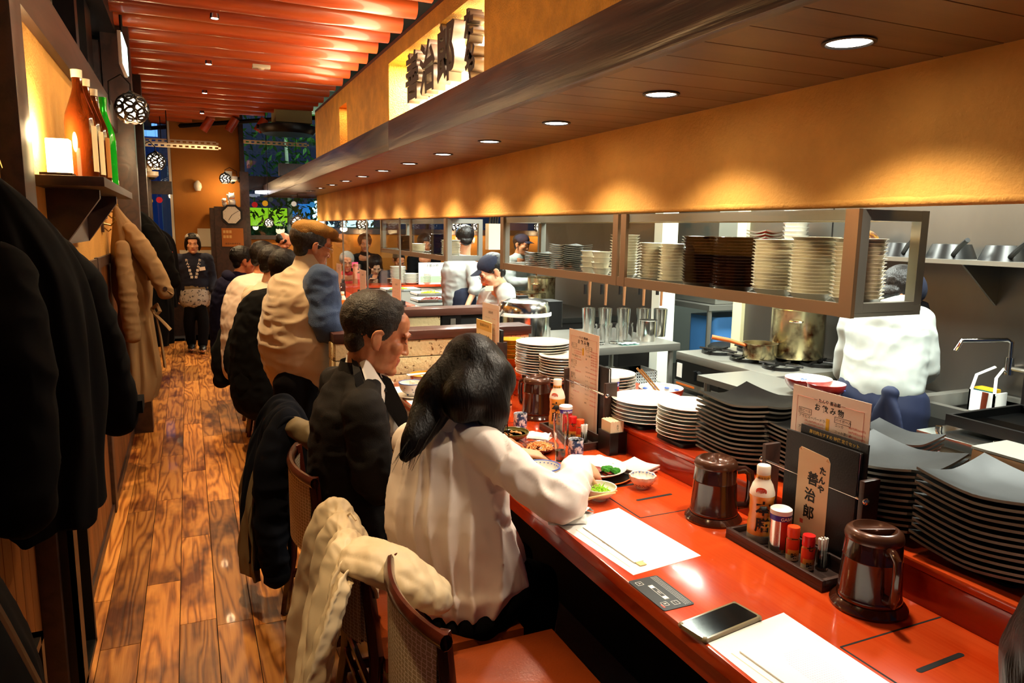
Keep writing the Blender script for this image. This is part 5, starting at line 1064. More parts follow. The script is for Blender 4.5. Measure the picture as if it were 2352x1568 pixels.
# ================================================================ SOFT SHAPES: bodies, clothes, coats
class Blob:
    """overlapping closed shapes fused by a voxel remesh into one continuous surface"""
    def __init__(s): s.mb = MB()
    def ell(s, c, r, rot=None, T=None, n=16):
        R = rot.to_matrix().to_4x4() if rot else Matrix()
        if T: m = T @ Matrix.Translation(c) @ R; b = MB().ball((0, 0, 0), r, n); s.mb.add(b.v, b.f, m)
        else: s.mb.ball(c, r, n, R)
        return s
    def chain(s, pts, rad, T=None, up=None, n=14):
        P = [Vector(p) for p in pts]; rr = [(q if isinstance(q, tuple) else (q, q)) for q in (rad if isinstance(rad, list) else [rad] * len(P))]
        # densify with smooth interpolation
        out = []; orr = []
        for i in range(len(P) - 1):
            p0 = P[max(i - 1, 0)]; p1 = P[i]; p2 = P[i + 1]; p3 = P[min(i + 2, len(P) - 1)]
            for k in range(4):
                t = k / 4; q = 0.5 * ((2 * p1) + (p2 - p0) * t + (2 * p0 - 5 * p1 + 4 * p2 - p3) * t * t + (3 * p1 - p0 - 3 * p2 + p3) * t ** 3)
                out.append(q); e = t * t * (3 - 2 * t); orr.append(tuple(rr[i][j] * (1 - e) + rr[i + 1][j] * e for j in (0, 1)))
        out.append(P[-1]); orr.append(rr[-1])
        # rounded ends
        d0 = (out[0] - out[1]).normalized(); d1 = (out[-1] - out[-2]).normalized()
        for f, g in ((0.5, 0.86), (0.86, 0.5), (0.98, 0.2)):
            m0 = min(orr[0 if f == .5 else 0]) if f == 0.5 else m0s; m0s = m0
        m0 = min(rr[0]); m1 = min(rr[-1])
        pre = [(P[0] + d0 * m0 * f, tuple(q * g for q in rr[0])) for f, g in ((0.97, 0.24), (0.8, 0.6), (0.45, 0.9))]
        post = [(P[-1] + d1 * m1 * f, tuple(q * g for q in rr[-1])) for f, g in ((0.45, 0.9), (0.8, 0.6), (0.97, 0.24))]
        pts2 = [p for p, _ in pre] + out + [p for p, _ in post]; r2 = [q for _, q in pre] + orr + [q for _, q in post]
        b = MB().tube(pts2, r2, n, up=up); s.mb.add(b.v, b.f, T); return s
    def build(s, name, mats, parent=None, vox=0.012, smooth=3, folds=None, paint=None, fn=None, kind=None):
        me = bpy.data.meshes.new(name); me.from_pydata(s.mb.v, [], s.mb.f); me.update()
        bm = bmesh.new(); bm.from_mesh(me); bmesh.ops.recalc_face_normals(bm, faces=bm.faces); bm.to_mesh(me); bm.free()
        o = bpy.data.objects.new(name, me); COL.objects.link(o)
        m = o.modifiers.new('r', 'REMESH'); m.mode = 'VOXEL'; m.voxel_size = vox
        if smooth: q = o.modifiers.new('s', 'SMOOTH'); q.factor = 0.5; q.iterations = smooth
        bpy.context.view_layer.update(); dg = bpy.context.evaluated_depsgraph_get(); ev = o.evaluated_get(dg)
        nm = bpy.data.meshes.new_from_object(ev); bpy.data.objects.remove(o); nm.name = name
        nv = [(v.co.copy(), v.normal.copy()) for v in nm.vertices]
        if folds:
            for v, (c, n) in zip(nm.vertices, nv):
                d = 0.0
                for amp, fr, seed in folds:
                    w_ = noise.noise((c.x * 3, c.y * 3, c.z * 3 + seed)) * 0.8
                    x = noise.noise((c.x * fr[0] + w_ + seed, c.y * fr[1] + w_, c.z * fr[2] + w_)); d += amp * (1 - 2.2 * abs(x)) 
                v.co = c + n * d
        if fn:
            for v, (c, n) in zip(nm.vertices, nv):
                q = fn(v.co.copy(), n)
                if q is not None: v.co = q
        nm.materials.clear()
        for mm in (mats if isinstance(mats, (list, tuple)) else [mats]): nm.materials.append(M[mm] if isinstance(mm, str) else mm)
        if paint:
            for p in nm.polygons: p.material_index = paint(p.center)
        for p in nm.polygons: p.use_smooth = True
        if parent:
            L = parent.location
            for v in nm.vertices: v.co -= L
        o = bpy.data.objects.new(name, nm); COL.objects.link(o)
        if parent: o.parent = parent
        if kind: o['kind'] = kind
        return o
def rel(mb, name, mat, parent, T=None):
    if T: mb.v = [tuple(T @ Vector(p)) for p in mb.v]
    L = parent.location; mb.v = [tuple(Vector(p) - L) for p in mb.v]
    return mb.build(name, mat, parent)
skin1 = pm('skin_warm', '#c98a60', 0.5, sss=0.15, var=0.12, vscale=25, col2='#b86e48'); skin2 = pm('skin_pale', '#dca884', 0.5, sss=0.15, var=0.1, vscale=20)
lipm = pm('lip', '#a85a48', 0.45); hairb = pm('hair_black', '#100c0a', 0.42, spec=0.4, bump=0.35, bscale=240, stretch=(1, 1, .25)); hairg = pm('hair_grey', '#9a948a', 0.5, bump=0.8, bscale=150); hairs = pm('hair_salt', '#120e0c', 0.42, bump=0.4, bscale=220, stretch=(1, .4, 1), var=0.6, vscale=160, col2='#2c2622', contrast=(.36, .5))
def headT(pos, yaw, pitch=0, roll=0, s=1.0):
    """local head: face looks along +Y; yaw 0 faces +Y, -90 faces +X; pitch > 0 looks down"""
    return Matrix.Translation(pos) @ Matrix.Rotation(math.radians(yaw), 4, 'Z') @ Matrix.Rotation(math.radians(-pitch), 4, 'X') @ Matrix.Rotation(math.radians(roll), 4, 'Y') @ Matrix.Scale(s, 4)
def head_prims(B, T, fine=True):
    B.ell((0, -0.015, 0.03), (0.074, 0.095, 0.09), T=T, n=20); B.ell((0, 0.028, -0.028), (0.062, 0.062, 0.078), T=T); B.ell((0, 0.03, -0.08), (0.046, 0.05, 0.036), T=T)
    B.ell((0, 0.072, -0.098), (0.024, 0.020, 0.018), T=T); B.ell((0, 0.066, -0.07), (0.034, 0.020, 0.03), T=T); B.ell((0, 0.050, 0.045), (0.058, 0.044, 0.045), T=T)
    for s in (-1, 1):
        B.ell((s * 0.040, 0.056, -0.022), (0.027, 0.027, 0.025), T=T); B.ell((s * 0.077, -0.012, -0.012), (0.009, 0.018, 0.031), rot=Euler((0.2, 0, s * 0.35)), T=T)
        if fine:
            B.chain([(s * .072, 0.006, 0.010), (s * .083, -0.006, 0.020), (s * .090, -0.024, 0.014), (s * .088, -0.028, -0.006), (s * .080, -0.014, -0.032), (s * .074, 0.0, -0.038)], 0.0045, T=T)
            B.ell((s * 0.030, 0.083, 0.003), (0.0145, 0.008, 0.0085), T=T); B.chain([(s * .012, .094, .020), (s * .030, .093, .025), (s * .048, .080, .018)], 0.0065, T=T)
            B.ell((s * 0.0125, 0.097, -0.037), (0.007, 0.009, 0.0065), T=T)
    B.chain([(0, 0.089, 0.014), (0, 0.096, -0.012), (0, 0.106, -0.034)], [0.008, 0.009, 0.0095], T=T)
    B.chain([(-0.023, 0.076, -0.068), (-0.008, 0.087, -0.0605), (0.008, 0.087, -0.0605), (0.023, 0.076, -0.068)], 0.0052, T=T); B.chain([(-0.018, 0.077, -0.073), (0, 0.085, -0.0735), (0.018, 0.077, -0.073)], 0.0062, T=T)
def face_bits(t, T, hair='hair_black', closed=False, glasses=False, mask=False, lid='skin_warm'):
    for s in (-1, 1):
        if closed: rel(MB().tube([(s * .043, .0845, -.001), (s * .030, .0918, -.0045), (s * .017, .089, -.002)], 0.0013, 6), 'eyelash', 'hair_black', t, T)
        else:
            rel(MB().ball((s * 0.030, 0.0835, 0.003), (0.0115, 0.0085, 0.0062), 12), 'eye', 'white_ceramic', t, T); rel(MB().ball((s * 0.030, 0.0895, 0.003), (0.0052, 0.0035, 0.0052), 10), 'iris', 'hair_black', t, T)
            rel(MB().tube([(s * .042, .087, .0065), (s * .030, .0935, .0095), (s * .018, .089, .006)], 0.0012, 6), 'eyelash', 'hair_black', t, T)
        rel(MB().tube([(s * .014, .1000, .0205), (s * .030, .1000, .027), (s * .050, .0835, .021)], [0.0020, 0.0024, 0.0009], 8, flat=0.6), 'eyebrow', hair, t, T)
    rel(MB().tube([(-0.021, .0825, -.0672), (0, .0915, -.0668), (0.021, .0825, -.0672)], 0.0009, 6), 'mouth_line', pm('mouth_dark', '#5a2018', 0.6), t, T)
    if glasses:
        mb = MB()
        for s in (-1, 1): mb.tube([(s * .031 + .021 * math.cos(a * PI / 8), .103 + 0.004 * math.cos(a * PI / 8) * -s, .0 + .015 * math.sin(a * PI / 8)) for a in range(17)], 0.0011, 6, caps=False); mb.tube([(s * .052, .099, .004), (s * .078, .04, .008), (s * .082, -.02, .012), (s * .080, -.03, .0)], 0.0011, 6)
        mb.tube([(-.010, .104, .003), (0, .106, .006), (.010, .104, .003)], 0.0011, 6); rel(mb, 'glasses', 'chrome' if glasses is True else glasses, t, T)
def hair_short(t, T, mat='hair_black', vol=0.0, seed=1, bald=False):
    B = Blob(); v = vol
    if bald: B.ell((0, -0.035, 0.005), (0.080, 0.086, 0.06), T=T, n=20)
    else: B.ell((0, -0.024 - v * .2, 0.046 + v * .3), (0.080 + v, 0.096 + v, 0.086 + v), T=T, n=22); B.ell((0, 0.012, 0.090), (0.056, 0.050 + v, 0.034 + v), T=T)
    B.ell((0, -0.056, -0.018), (0.060, 0.036, 0.052), T=T)
    for s in (-1, 1): B.ell((s * 0.067, 0.004, 0.026), (0.010, 0.024, 0.034), T=T)
    return B.build('hair', mat, t, vox=0.005, smooth=2, folds=[(0.0012, (110, 60, 60), seed), (0.0018, (30, 16, 20), seed + 3)])
def hand_prims(B, wrist, to, palm_n, s=1.0, curl=0.5, side=1):
    """five fingered hand: wrist point, direction of the fingers, palm normal"""
    W = Vector(wrist); d = Vector(to).normalized(); n = Vector(palm_n); n = (n - d * n.dot(d)).normalized(); a = d.cross(n) * side
    B.chain([W, W + d * .045 * s, W + d * .088 * s], [(0.026 * s, 0.018 * s), (0.036 * s, 0.015 * s), (0.038 * s, 0.013 * s)], up=n)
    for i, (off, L) in enumerate(((-0.029, 0.062), (-0.010, 0.076), (0.010, 0.080), (0.029, 0.070))):
        p = W + d * .085 * s + a * off * s; c = curl * (1 + 0.12 * i); pts = [p]; dd = d.copy()
        for k, f in enumerate((0.42, 0.32, 0.26)):
            ang = c * (0.5, 0.9, 0.7)[k]; dd = (dd * math.cos(ang) + n * math.sin(ang)).normalized(); p = p + dd * L * f * s; pts.append(p)
        B.chain(pts, [0.0088 * s, 0.0082 * s, 0.0074 * s, 0.0064 * s], n=10)
    p = W + d * .028 * s + a * 0.030 * s
    B.chain([p, p + (a * .8 + d * .6).normalized() * .036 * s + n * .008, p + (a * .5 + d * .9).normalized() * .064 * s + n * .022 * s], [0.0115 * s, 0.0095 * s, 0.0075 * s], n=10)
Y_ = lambda u, v, y: photo_y(u, v, y)
def person(label, base, group=None): return thing('person', label, 'person', base, 0, group)
def V(*a): return Vector(a)
def limb(B, pts, rad): B.chain(pts, rad)

# ---------------- suited man (profile, eyes lowered)
su = person('seated man in dark grey suit and white shirt looking down in profile', (0.55, 2.5, 0.0))
T = headT(Y_(864, 768, 2.42) + V(0, 0, 0), -92, 16, 0, 1.12)
hp = T.to_translation(); nb = Y_(838, 852, 2.46); ch = Y_(818, 965, 2.47); be = Y_(812, 1110, 2.48); hi = Y_(820, 1225, 2.48)
shr = Y_(838, 945, 2.29); shl = shr + V(-0.01, 0.40, 0.01); elr = Y_(872, 1120, 2.25); har = V(0.97, 2.36, 0.835); ell_ = shl + V(0.10, 0.04, -0.24); hal = V(0.98, 2.72, 0.835)
B = Blob(); head_prims(B, T); B.chain([hp + V(-.03, 0, -.045), nb, nb + V(0, 0, -0.08)], [(0.062, 0.060), (0.066, 0.064), 0.070])
B.chain([nb + V(0, 0, -.08), ch, be, hi], [(0.09, 0.05), (0.11, 0.06), (0.11, 0.06), (0.13, 0.10)], up=V(1, 0, 0))
for s_, e_, h_ in ((shr, elr, har), (shl, ell_, hal)): B.chain([s_, e_], [0.04, 0.034]); B.chain([e_, h_], [0.034, 0.025]); hand_prims(B, h_, (1, .1, -.15), (0, 0, -1), 1.0, 0.5)
for dy in (-.1, .1): B.chain([hi + V(0.02, dy, -.03), V(0.96, 2.48 + dy, 0.50), V(0.92, 2.48 + dy, 0.10)], [0.065, 0.05, 0.035]); B.chain([V(.90, 2.48 + dy, 0.05), V(1.08, 2.48 + dy, 0.04)], 0.036)
def lips(T):
    Ti = T.inverted()
    def f(c): q = Ti @ c; return 1 if abs(q.x) < .026 and q.y > .072 and -.081 < q.z < -.0575 else 0
    return f
B.build('body', [skin1, lipm], su, vox=0.0045, smooth=2, paint=lips(T))
hair_short(su, T, 'hair_salt', 0.001, 2)
B = Blob()
for s in (-1, 1): B.ell((s * .070, .030, .010), (0.008, .018, .030), T=T)
face_bits(su, T, closed=True)
suit = pm('suit', '#1b1817', 0.8, spec=.2, bump=0.2, bscale=400)
B = Blob(); bk0 = V(-0.02, 0, 0)
B.chain([nb + V(-.035, 0, -.035), ch + V(-.015, 0, .06), ch + bk0, be + bk0, hi + V(0, 0, -.02)], [(0.088, 0.072), (0.175, 0.115), (0.185, 0.130), (0.175, 0.135), (0.19, 0.15)], up=V(1, 0, 0), n=20)
B.chain([nb + V(-.02, -.06, -.03), shr + V(0, .03, .005)], [0.055, 0.066]); B.chain([nb + V(-.02, .06, -.03), shl + V(0, -.03, .005)], [0.055, 0.066])
for s_, e_, h_ in ((shr, elr, har), (shl, ell_, hal)): B.chain([s_ + V(0, 0, 0.0), (s_ + e_) / 2 + V(-.01, 0, 0), e_, (e_ + h_) / 2, h_ + (e_ - h_) * 0.1], [0.072, 0.068, 0.058, 0.052, 0.045])
B.build('jacket', suit, su, vox=0.009, smooth=5, folds=[(0.006, (5, 5, 12), 3), (0.004, (14, 9, 22), 7)])
rel(MB().grid(lambda u, v: (lambda a: (nb + V(-.005, 0, .022) + V(math.cos(a) * (0.078 + .022 * (1 - v)), math.sin(a) * (0.070 + .02 * (1 - v)), -0.055 + 0.075 * v - 0.05 * max(0, math.cos(a)))))(u * 2 * PI), 40, 6, True), 'suit_collar', suit, su)
sh_ = pm('shirt_white', '#f3ebe0', 0.7, sheen=0.2)
rel(MB().grid(lambda u, v: (lambda a: (nb + V(0.006, 0, .02) + V(math.cos(a) * (0.066 + .010 * (1 - v)) + 0.02 * (1 - v) * max(0, math.cos(a)), math.sin(a) * (0.062 + .008 * (1 - v)), -0.01 + 0.052 * v * (1 - .3 * max(0, math.cos(a))) - 0.06 * max(0, math.cos(a)))))(u * 2 * PI), 40, 6, True), 'shirt_collar', sh_, su)
B = Blob(); c0 = nb + V(.035, 0, -.05); B.chain([c0, c0 + V(.04, 0, -.09), c0 + V(.05, 0, -.15)], [(0.058, 0.045), (0.060, 0.05), (0.05, 0.045)], up=V(1, 0, 0)); B.build('shirt', sh_, su, vox=0.008)
ci = [Y_(822, 802, 2.44), Y_(842, 822, 2.375), Y_(862, 856, 2.355), Y_(880, 884, 2.375), Y_(892, 898, 2.42)]; co = [Y_(818, 812, 2.44), Y_(832, 850, 2.345), Y_(846, 896, 2.325), Y_(862, 945, 2.335), Y_(872, 975, 2.37)]
mb = MB(); mb.v = [tuple(p - su.location) for p in ci + co + [q + V(.006, .012, 0) for q in ci] + [q + V(.006, .012, 0) for q in co]]
for k in range(4): mb.f += [[k, k + 1, 6 + k, 5 + k], [10 + k, 15 + k, 16 + k, 11 + k], [k, 10 + k, 11 + k, k + 1], [5 + k, 6 + k, 16 + k, 15 + k]]
mb.f += [[0, 5, 15, 10], [4, 14, 19, 9]]; mb.m = [0] * len(mb.f); mb.build('shirt_collar', sh_, su)
cl = [p + V(-.008, -.008, .0) for p in co]; cm = [Y_(806, 812, 2.43), Y_(812, 862, 2.325), Y_(826, 915, 2.30), Y_(846, 968, 2.31), Y_(868, 1010, 2.34)]
mb = MB(); mb.v = [tuple(p - su.location) for p in cl + cm + [q + V(.004, .014, 0) for q in cl] + [q + V(.004, .014, 0) for q in cm]]
for k in range(4): mb.f += [[k, k + 1, 6 + k, 5 + k], [10 + k, 15 + k, 16 + k, 11 + k], [k, 10 + k, 11 + k, k + 1], [5 + k, 6 + k, 16 + k, 15 + k]]
mb.f += [[0, 5, 15, 10], [4, 14, 19, 9]]; mb.m = [0] * len(mb.f); mb.build('suit_collar', suit, su)
for s in (-1, 1): rel(MB().prism([(0.0, 0.05), (0.055, 0.02), (0.11, -0.10), (0.125, -0.22), (0.085, -0.16), (0.0, -0.02)], s * .055 - .004, s * .055 + .004, 'y', Matrix.Translation(nb + V(.03, 0, -.04)) @ Matrix.Rotation(s * 0.18, 4, 'Z')), 'lapel', suit, su)
for dy in (-.1, .1):
    Bp = Blob() if dy < 0 else Bp; Bp.chain([hi + V(0.0, dy, -.03), V(0.94, 2.48 + dy, 0.51), V(0.90, 2.48 + dy, 0.13)], [0.095, 0.072, 0.055])
Bp.build('trousers', pm('trousers_dark', '#0b090b', 0.9, spec=.12), su, vox=0.012, folds=[(0.005, (9, 9, 9), 1)])
for dy in (-.1, .1): rel(MB().ball((.99, 2.48 + dy, .045), (.13, .05, .045), 14), 'shoe', 'black_plastic', su)

# ---------------- woman with long hair, seen from behind, reaching to her plate
wo = person('woman in cream blouse with long straight black hair reaching over her plate', (0.68, 2.0, 0.0))
T = headT(Y_(1085, 868, 2.02), -58, 30, 0, 1.0); hp = T.to_translation()
nb = Y_(1048, 968, 2.0); ch = Y_(1030, 1060, 1.99); be = Y_(1030, 1190, 1.97); hi = Y_(1058, 1345, 1.97)
shr = Y_(1112, 1022, 1.88); shl = Y_(945, 1012, 2.13); elr = V(0.925, 1.725, 0.845); har = V(1.085, 1.905, 0.868); ell_ = V(0.80, 2.22, 0.80); hal = V(1.00, 2.20, 0.84)
B = Blob(); head_prims(B, T); B.chain([hp + V(-.02, -.02, -.05), nb, nb + V(0, 0, -0.06)], [0.046, 0.048, 0.07]); fx = V(.6, .8, 0)
B.chain([nb + V(0, 0, -.06), ch, be, hi], [(0.10, 0.07), (0.11, 0.08), (0.10, 0.08), (0.13, 0.1)], up=fx)
B.chain([shr, elr], [0.032, 0.028]); B.chain([elr, har], [0.028, 0.021]); B.chain([shl, ell_], [0.032, 0.028]); B.chain([ell_, hal], [0.028, 0.021])
hand_prims(B, har, (0.75, .25, -.35), (-.2, .5, -.9), 0.95, 0.75, -1); hand_prims(B, hal, (1, -.2, -.2), (0, 0, -1), 0.95, 0.6)
for dy in (-.09, .09): B.chain([hi + V(0.02, dy, -.03), V(0.98, 2.02 + dy, 0.50), V(0.96, 2.02 + dy, 0.10)], [0.06, 0.045, 0.032]); B.chain([V(.95, 2.02 + dy, 0.05), V(1.1, 2.02 + dy, 0.04)], 0.03)
B.build('body', [skin2, lipm], wo, vox=0.0048, smooth=2, paint=lips(T))
face_bits(wo, T)
blouse = pm('blouse_cream', '#f2e4da', 0.6, spec=0.3)
B = Blob()
B.chain([nb + V(0, 0, -.035), ch + V(0, 0, .03), ch + V(0, 0, -.04), be, hi + V(0.008, 0, .08), hi + V(0.012, 0, .03)], [(0.085, 0.062), (0.165, 0.095), (0.180, 0.110), (0.185, 0.125), (0.185, 0.135), (0.185, 0.145)], up=fx, n=24)
B.chain([nb + V(0, 0, -.02), shr + V(-.01, .01, .0)], [0.052, 0.056]); B.chain([nb + V(0, 0, -.02), shl + V(.01, -.01, 0)], [0.052, 0.056])
B.chain([shr, shr.lerp(elr, .5) + V(0, -.01, -.015), elr + V(.0, -.01, -.0), elr.lerp(har, .55) + V(0, 0, -.004), har + (elr - har) * 0.08], [0.060, 0.058, 0.058, 0.054, 0.044])
B.chain([shl, shl.lerp(ell_, .5), ell_, hal + (ell_ - hal) * .1], [0.062, 0.062, 0.055, 0.036])
def blf(c, n):
    p = c.copy(); f = min(1, max(0, (ch.z + .02 - c.z) / (ch.z - hi.z))); ax_ = ch.lerp(hi, min(1, f)); q = c - ax_; rad = (q.x ** 2 + q.y ** 2) ** .5
    w2 = noise.noise((c.x * 16 + c.z * 8, c.y * 16, c.z * 15)); el = max(0, 1 - (c - elr).length / .2); arm = 1 if (c.x > .80 and c.z > .74) or (c - elr).length < .2 else 0
    if not arm:
        n = V(n.x, n.y, n.z * .15); a = math.atan2(q.y, q.x); s_ = math.sin(a * 8 + 2.6 * noise.noise((a * 1.1, c.z * 2.5, 3))); g = math.sin(a * 3.0 + 2 * noise.noise((a, c.z * 3, 8)))
        p += n * ((.004 + .011 * f) * (1 - 1.9 * abs(s_) ** .8) * .7 + .010 * f * g + .020 * f * f + .003 * w2)
    else: p += n * (.009 * (1 - 2.6 * abs(noise.noise((c.x * 13 + c.z * 10, c.y * 13, c.z * 9)))) + .006 * el * (1 - abs(w2) * 3) + .002 * w2)
    return p
B.build('blouse', blouse, wo, vox=0.007, smooth=5, fn=blf)
rel(MB().grid(lambda u, v: (lambda a: nb + V(math.cos(a) * (.062 + .012 * (1 - v)), math.sin(a) * (.058 + .012 * (1 - v)), -.035 + .045 * v - .02 * math.cos(a)))(u * 2 * PI), 36, 5, True), 'blouse_collar', blouse, wo)
cd_ = (har - elr).normalized(); B = Blob(); B.chain([har - cd_ * .055, har - cd_ * .01], [.050, .043]); B.build('blouse_cuff', blouse, wo, vox=.006, smooth=2)
Bp = Blob(); Bp.ell(hi + V(0.03, 0, -.08), (0.15, 0.165, 0.085))
for dy in (-.09, .09): Bp.chain([hi + V(0.02, dy, -.05), V(0.96, 2.02 + dy, 0.50), V(0.93, 2.02 + dy, 0.12)], [0.085, 0.068, 0.05])
Bp.build('trousers', 'trousers_dark', wo, vox=0.012)
for dy in (-.09, .09): rel(MB().ball((1.03, 2.02 + dy, .04), (.11, .042, .04), 14), 'shoe', 'black_plastic', wo)
# hair: smooth crown plus two falls of long strands
hairlong = pm('hair_long', '#0c0603', 0.38, spec=0.25, bump=0.25, bscale=160, stretch=(1, 1, .06))
B = Blob(); B.ell((0, -0.02, 0.040), (0.092, 0.108, 0.094), T=T, n=24); B.ell((0, 0.02, 0.07), (0.080, 0.085, 0.055), T=T, n=18)
tl = [hp + V(-.045, -.03, .02), Y_(1012, 905, 1.965), Y_(985, 950, 1.945), Y_(955, 1005, 1.895), Y_(926, 1056, 1.875)]
tr = [hp + V(.045, -.055, .01), Y_(1122, 905, 1.93), Y_(1134, 948, 1.905), Y_(1134, 1002, 1.92)]
tm = [hp + V(-.0, -.06, .0), Y_(1072, 915, 1.90), Y_(1068, 960, 1.895)]
B.chain(tl, [(0.085, 0.07), (0.078, 0.05), (0.060, 0.034), (0.046, 0.024), (0.022, 0.012)], up=V(-.3, -1, 0), n=20)
B.chain(tr, [(0.085, 0.07), (0.072, 0.06), (0.058, 0.044), (0.034, 0.020)], up=V(.3, -1, 0), n=20); B.chain(tm, [(0.09, 0.06), (0.075, 0.045), (0.05, 0.02)], up=V(0, -1, 0.2), n=20)
def strands(c, n):
    q = c - hp; a = math.atan2(q.x + .25 * q.z, -q.y + .3); k = min(1, (q.x ** 2 + q.y ** 2) ** .5 / .09) ** 2; return c + n * 0.0011 * k * (noise.noise((a * 60, q.z * 1.5, 0.3)) + noise.noise((a * 20, q.z, 5)))
B.build('long_hair', hairlong, wo, vox=0.006, smooth=55, fn=strands)
random.seed(12); mb = MB()
for k in range(60):
    f = random.random(); side = random.choice((tl, tr)); o_ = V(random.uniform(-.05, .05), random.uniform(-.01, .02), 0); e = random.uniform(-.03, .05)
    pts = [side[0] + o_ + V(0, -.03, .02)] + [p + o_ * (0.85 - .12 * i) + V(0, -.022, 0) for i, p in enumerate(side[1:])]; pts[-1] += V(random.uniform(-.02, .02), 0, -e * .6)
    mb.tube(pts, [0.0012] * (len(pts) - 1) + [0.0004], 4)
o = rel(mb, 'loose_strands', hairlong, wo); o['kind'] = 'stuff'

# ---------------- standing man with cap and vest
sm = person('standing man in beige quilted vest, tan flat cap and glasses', (0.54, 4.08, 0.0))
T = headT(Y_(716, 566, 4.08), -76, 12, 0, 1.02); hp = T.to_translation(); yb = 4.08
nb = Y_(706, 622, yb); ch = Y_(686, 690, yb); be = Y_(684, 775, yb); hi = Y_(690, 862, yb)
shr = Y_(738, 655, 3.92); elr = Y_(752, 752, 3.86); har = Y_(788, 722, 4.1); shl = nb + V(-.05, .15, -.09); ell_ = nb + V(.08, .22, -.34); hal = nb + V(.27, .15, -.28)
B = Blob(); head_prims(B, T); B.chain([hp + V(-.02, 0, -.05), nb, nb + V(0, 0, -.08)], [0.056, 0.058, 0.08]); fx = V(.9, .45, 0)
B.chain([nb + V(0, 0, -.06), ch, be, hi], [(0.13, 0.08), (0.14, 0.09), (0.13, 0.1), (0.14, 0.11)], up=fx)
for a, b, c in ((shr, elr, har), (shl, ell_, hal)): B.chain([a, b], [0.04, 0.034]); B.chain([b, c], [0.034, 0.026]); hand_prims(B, c, (.5, .5, .3), (0, 0, 1), 1.0, 0.6)
for dx, dy in ((-.03, -.09), (.02, .09)): B.chain([hi + V(dx, dy, -.04), V(0.50 + dx, yb + dy, 0.46), V(0.50 + dx, yb + dy, 0.08)], [0.07, 0.05, 0.035]); B.chain([V(.46 + dx, yb + dy, 0.04), V(.66 + dx, yb + dy, 0.035)], 0.036)
B.build('body', [skin1, lipm], sm, vox=0.0055, smooth=2, paint=lips(T)); hair_short(sm, T, 'hair_salt', 0.006, 4); face_bits(sm, T, glasses=True)
vest = pm('vest_beige', '#c0a888', 0.6, sheen=0.3, spec=0.4)
B = Blob(); B.chain([nb + V(0, 0, -.01), ch + V(0, 0, .05), ch, be + V(-.01, 0, 0), hi + V(-.01, 0, .04)], [(0.085, 0.075), (0.20, 0.13), (0.225, 0.150), (0.235, 0.17), (0.215, 0.155)], up=fx, n=24)
B.chain([nb + V(-.01, 0, .0), nb + V(0, 0, .035)], [(0.078, 0.072), (0.070, 0.066)], up=fx)
B.build('vest', vest, sm, vox=0.0095, smooth=4, folds=[(0.010, (4, 4, 11), 5), (0.006, (10, 10, 22), 2)])
B = Blob(); B.chain([hi + V(-.008, 0, .012), hi + V(-.008, 0, -.02)], [(0.205, 0.148), (0.19, 0.14)], up=fx, n=20); B.build('waistband', 'black_plastic', sm, vox=0.01)
fl_ = pm('fleece_blue', '#34486a', 0.95, sheen=0.1, bump=0.4, bscale=250)
for nm, a, b, c in (('sleeve', shr, elr, har), ('sleeve', shl, ell_, hal)):
    B = Blob(); B.chain([a + V(0, 0, .02), a.lerp(b, .5) + V(.0, 0, -.0), b, b.lerp(c, .55), c + (b - c) * .15], [0.088, 0.084, 0.080, 0.066, 0.048]); B.build(nm, fl_, sm, vox=0.009, smooth=4, folds=[(0.009, (7, 7, 12), 3), (.004, (18, 18, 22), 6)])
rel(MB().tube([Y_(*q, 3.90) for q in ((746, 612), (728, 622), (712, 650), (706, 690), (712, 722), (730, 750))], 0.009, 8), 'armhole_trim', 'black_plastic', sm)
B = Blob()
for dx, dy in ((-.03, -.09), (.02, .09)): B.chain([hi + V(dx, dy, -.03), V(0.50 + dx, yb + dy, 0.46), V(0.50 + dx, yb + dy, 0.10)], [0.125, 0.09, 0.075])
B.build('trousers', 'trousers_dark', sm, vox=0.012, folds=[(0.006, (8, 8, 8), 1)])
for dx, dy in ((-.03, -.09), (.02, .09)): rel(MB().ball((.57 + dx, yb + dy, .045), (.14, .052, .045), 14), 'shoe', 'black_plastic', sm)
capm = pm('cap_corduroy', '#8a6022', 0.95, bump=0.5, bscale=200, var=0.2, vscale=30)
B = Blob(); B.ell((0, -0.012, 0.085), (0.092, 0.112, 0.052), T=T, n=22); B.ell((0, 0.050, 0.088), (0.080, 0.085, 0.036), T=T); B.ell((0, -0.06, 0.065), (0.078, 0.06, 0.045), T=T)
B.chain([(-0.045, 0.105, 0.060), (0, 0.128, 0.062), (0.045, 0.105, 0.060)], [(0.030, 0.008), (0.036, 0.009), (0.030, 0.008)], T=T)
B.build('flat_cap', capm, sm, vox=0.006, smooth=4, folds=[(0.004, (14, 14, 14), 3)])
# shoulder bag at his side
bg = thing('shoulder_bag', 'black bag with buckled strap hanging in front of the standing man', 'bag', Y_(782, 830, 4.02))
B = Blob(); p = bg.location; B.chain([p + V(0, 0, .08), p + V(.01, 0, -.06)], [(0.05, 0.03), (0.06, 0.035)]); B.build('bag_body', 'black_plastic', bg, vox=0.008)
rel(MB().tube([p + V(0, 0, .1), Y_(775, 760, 3.98)], 0.008, 8, flat=.4), 'strap', 'black_plastic', bg); rel(MB().box((-.02, -.004, -.01), (.02, .004, .03)), 'buckle', 'chrome', bg, Matrix.Translation(p + V(0, -.04, 0)))

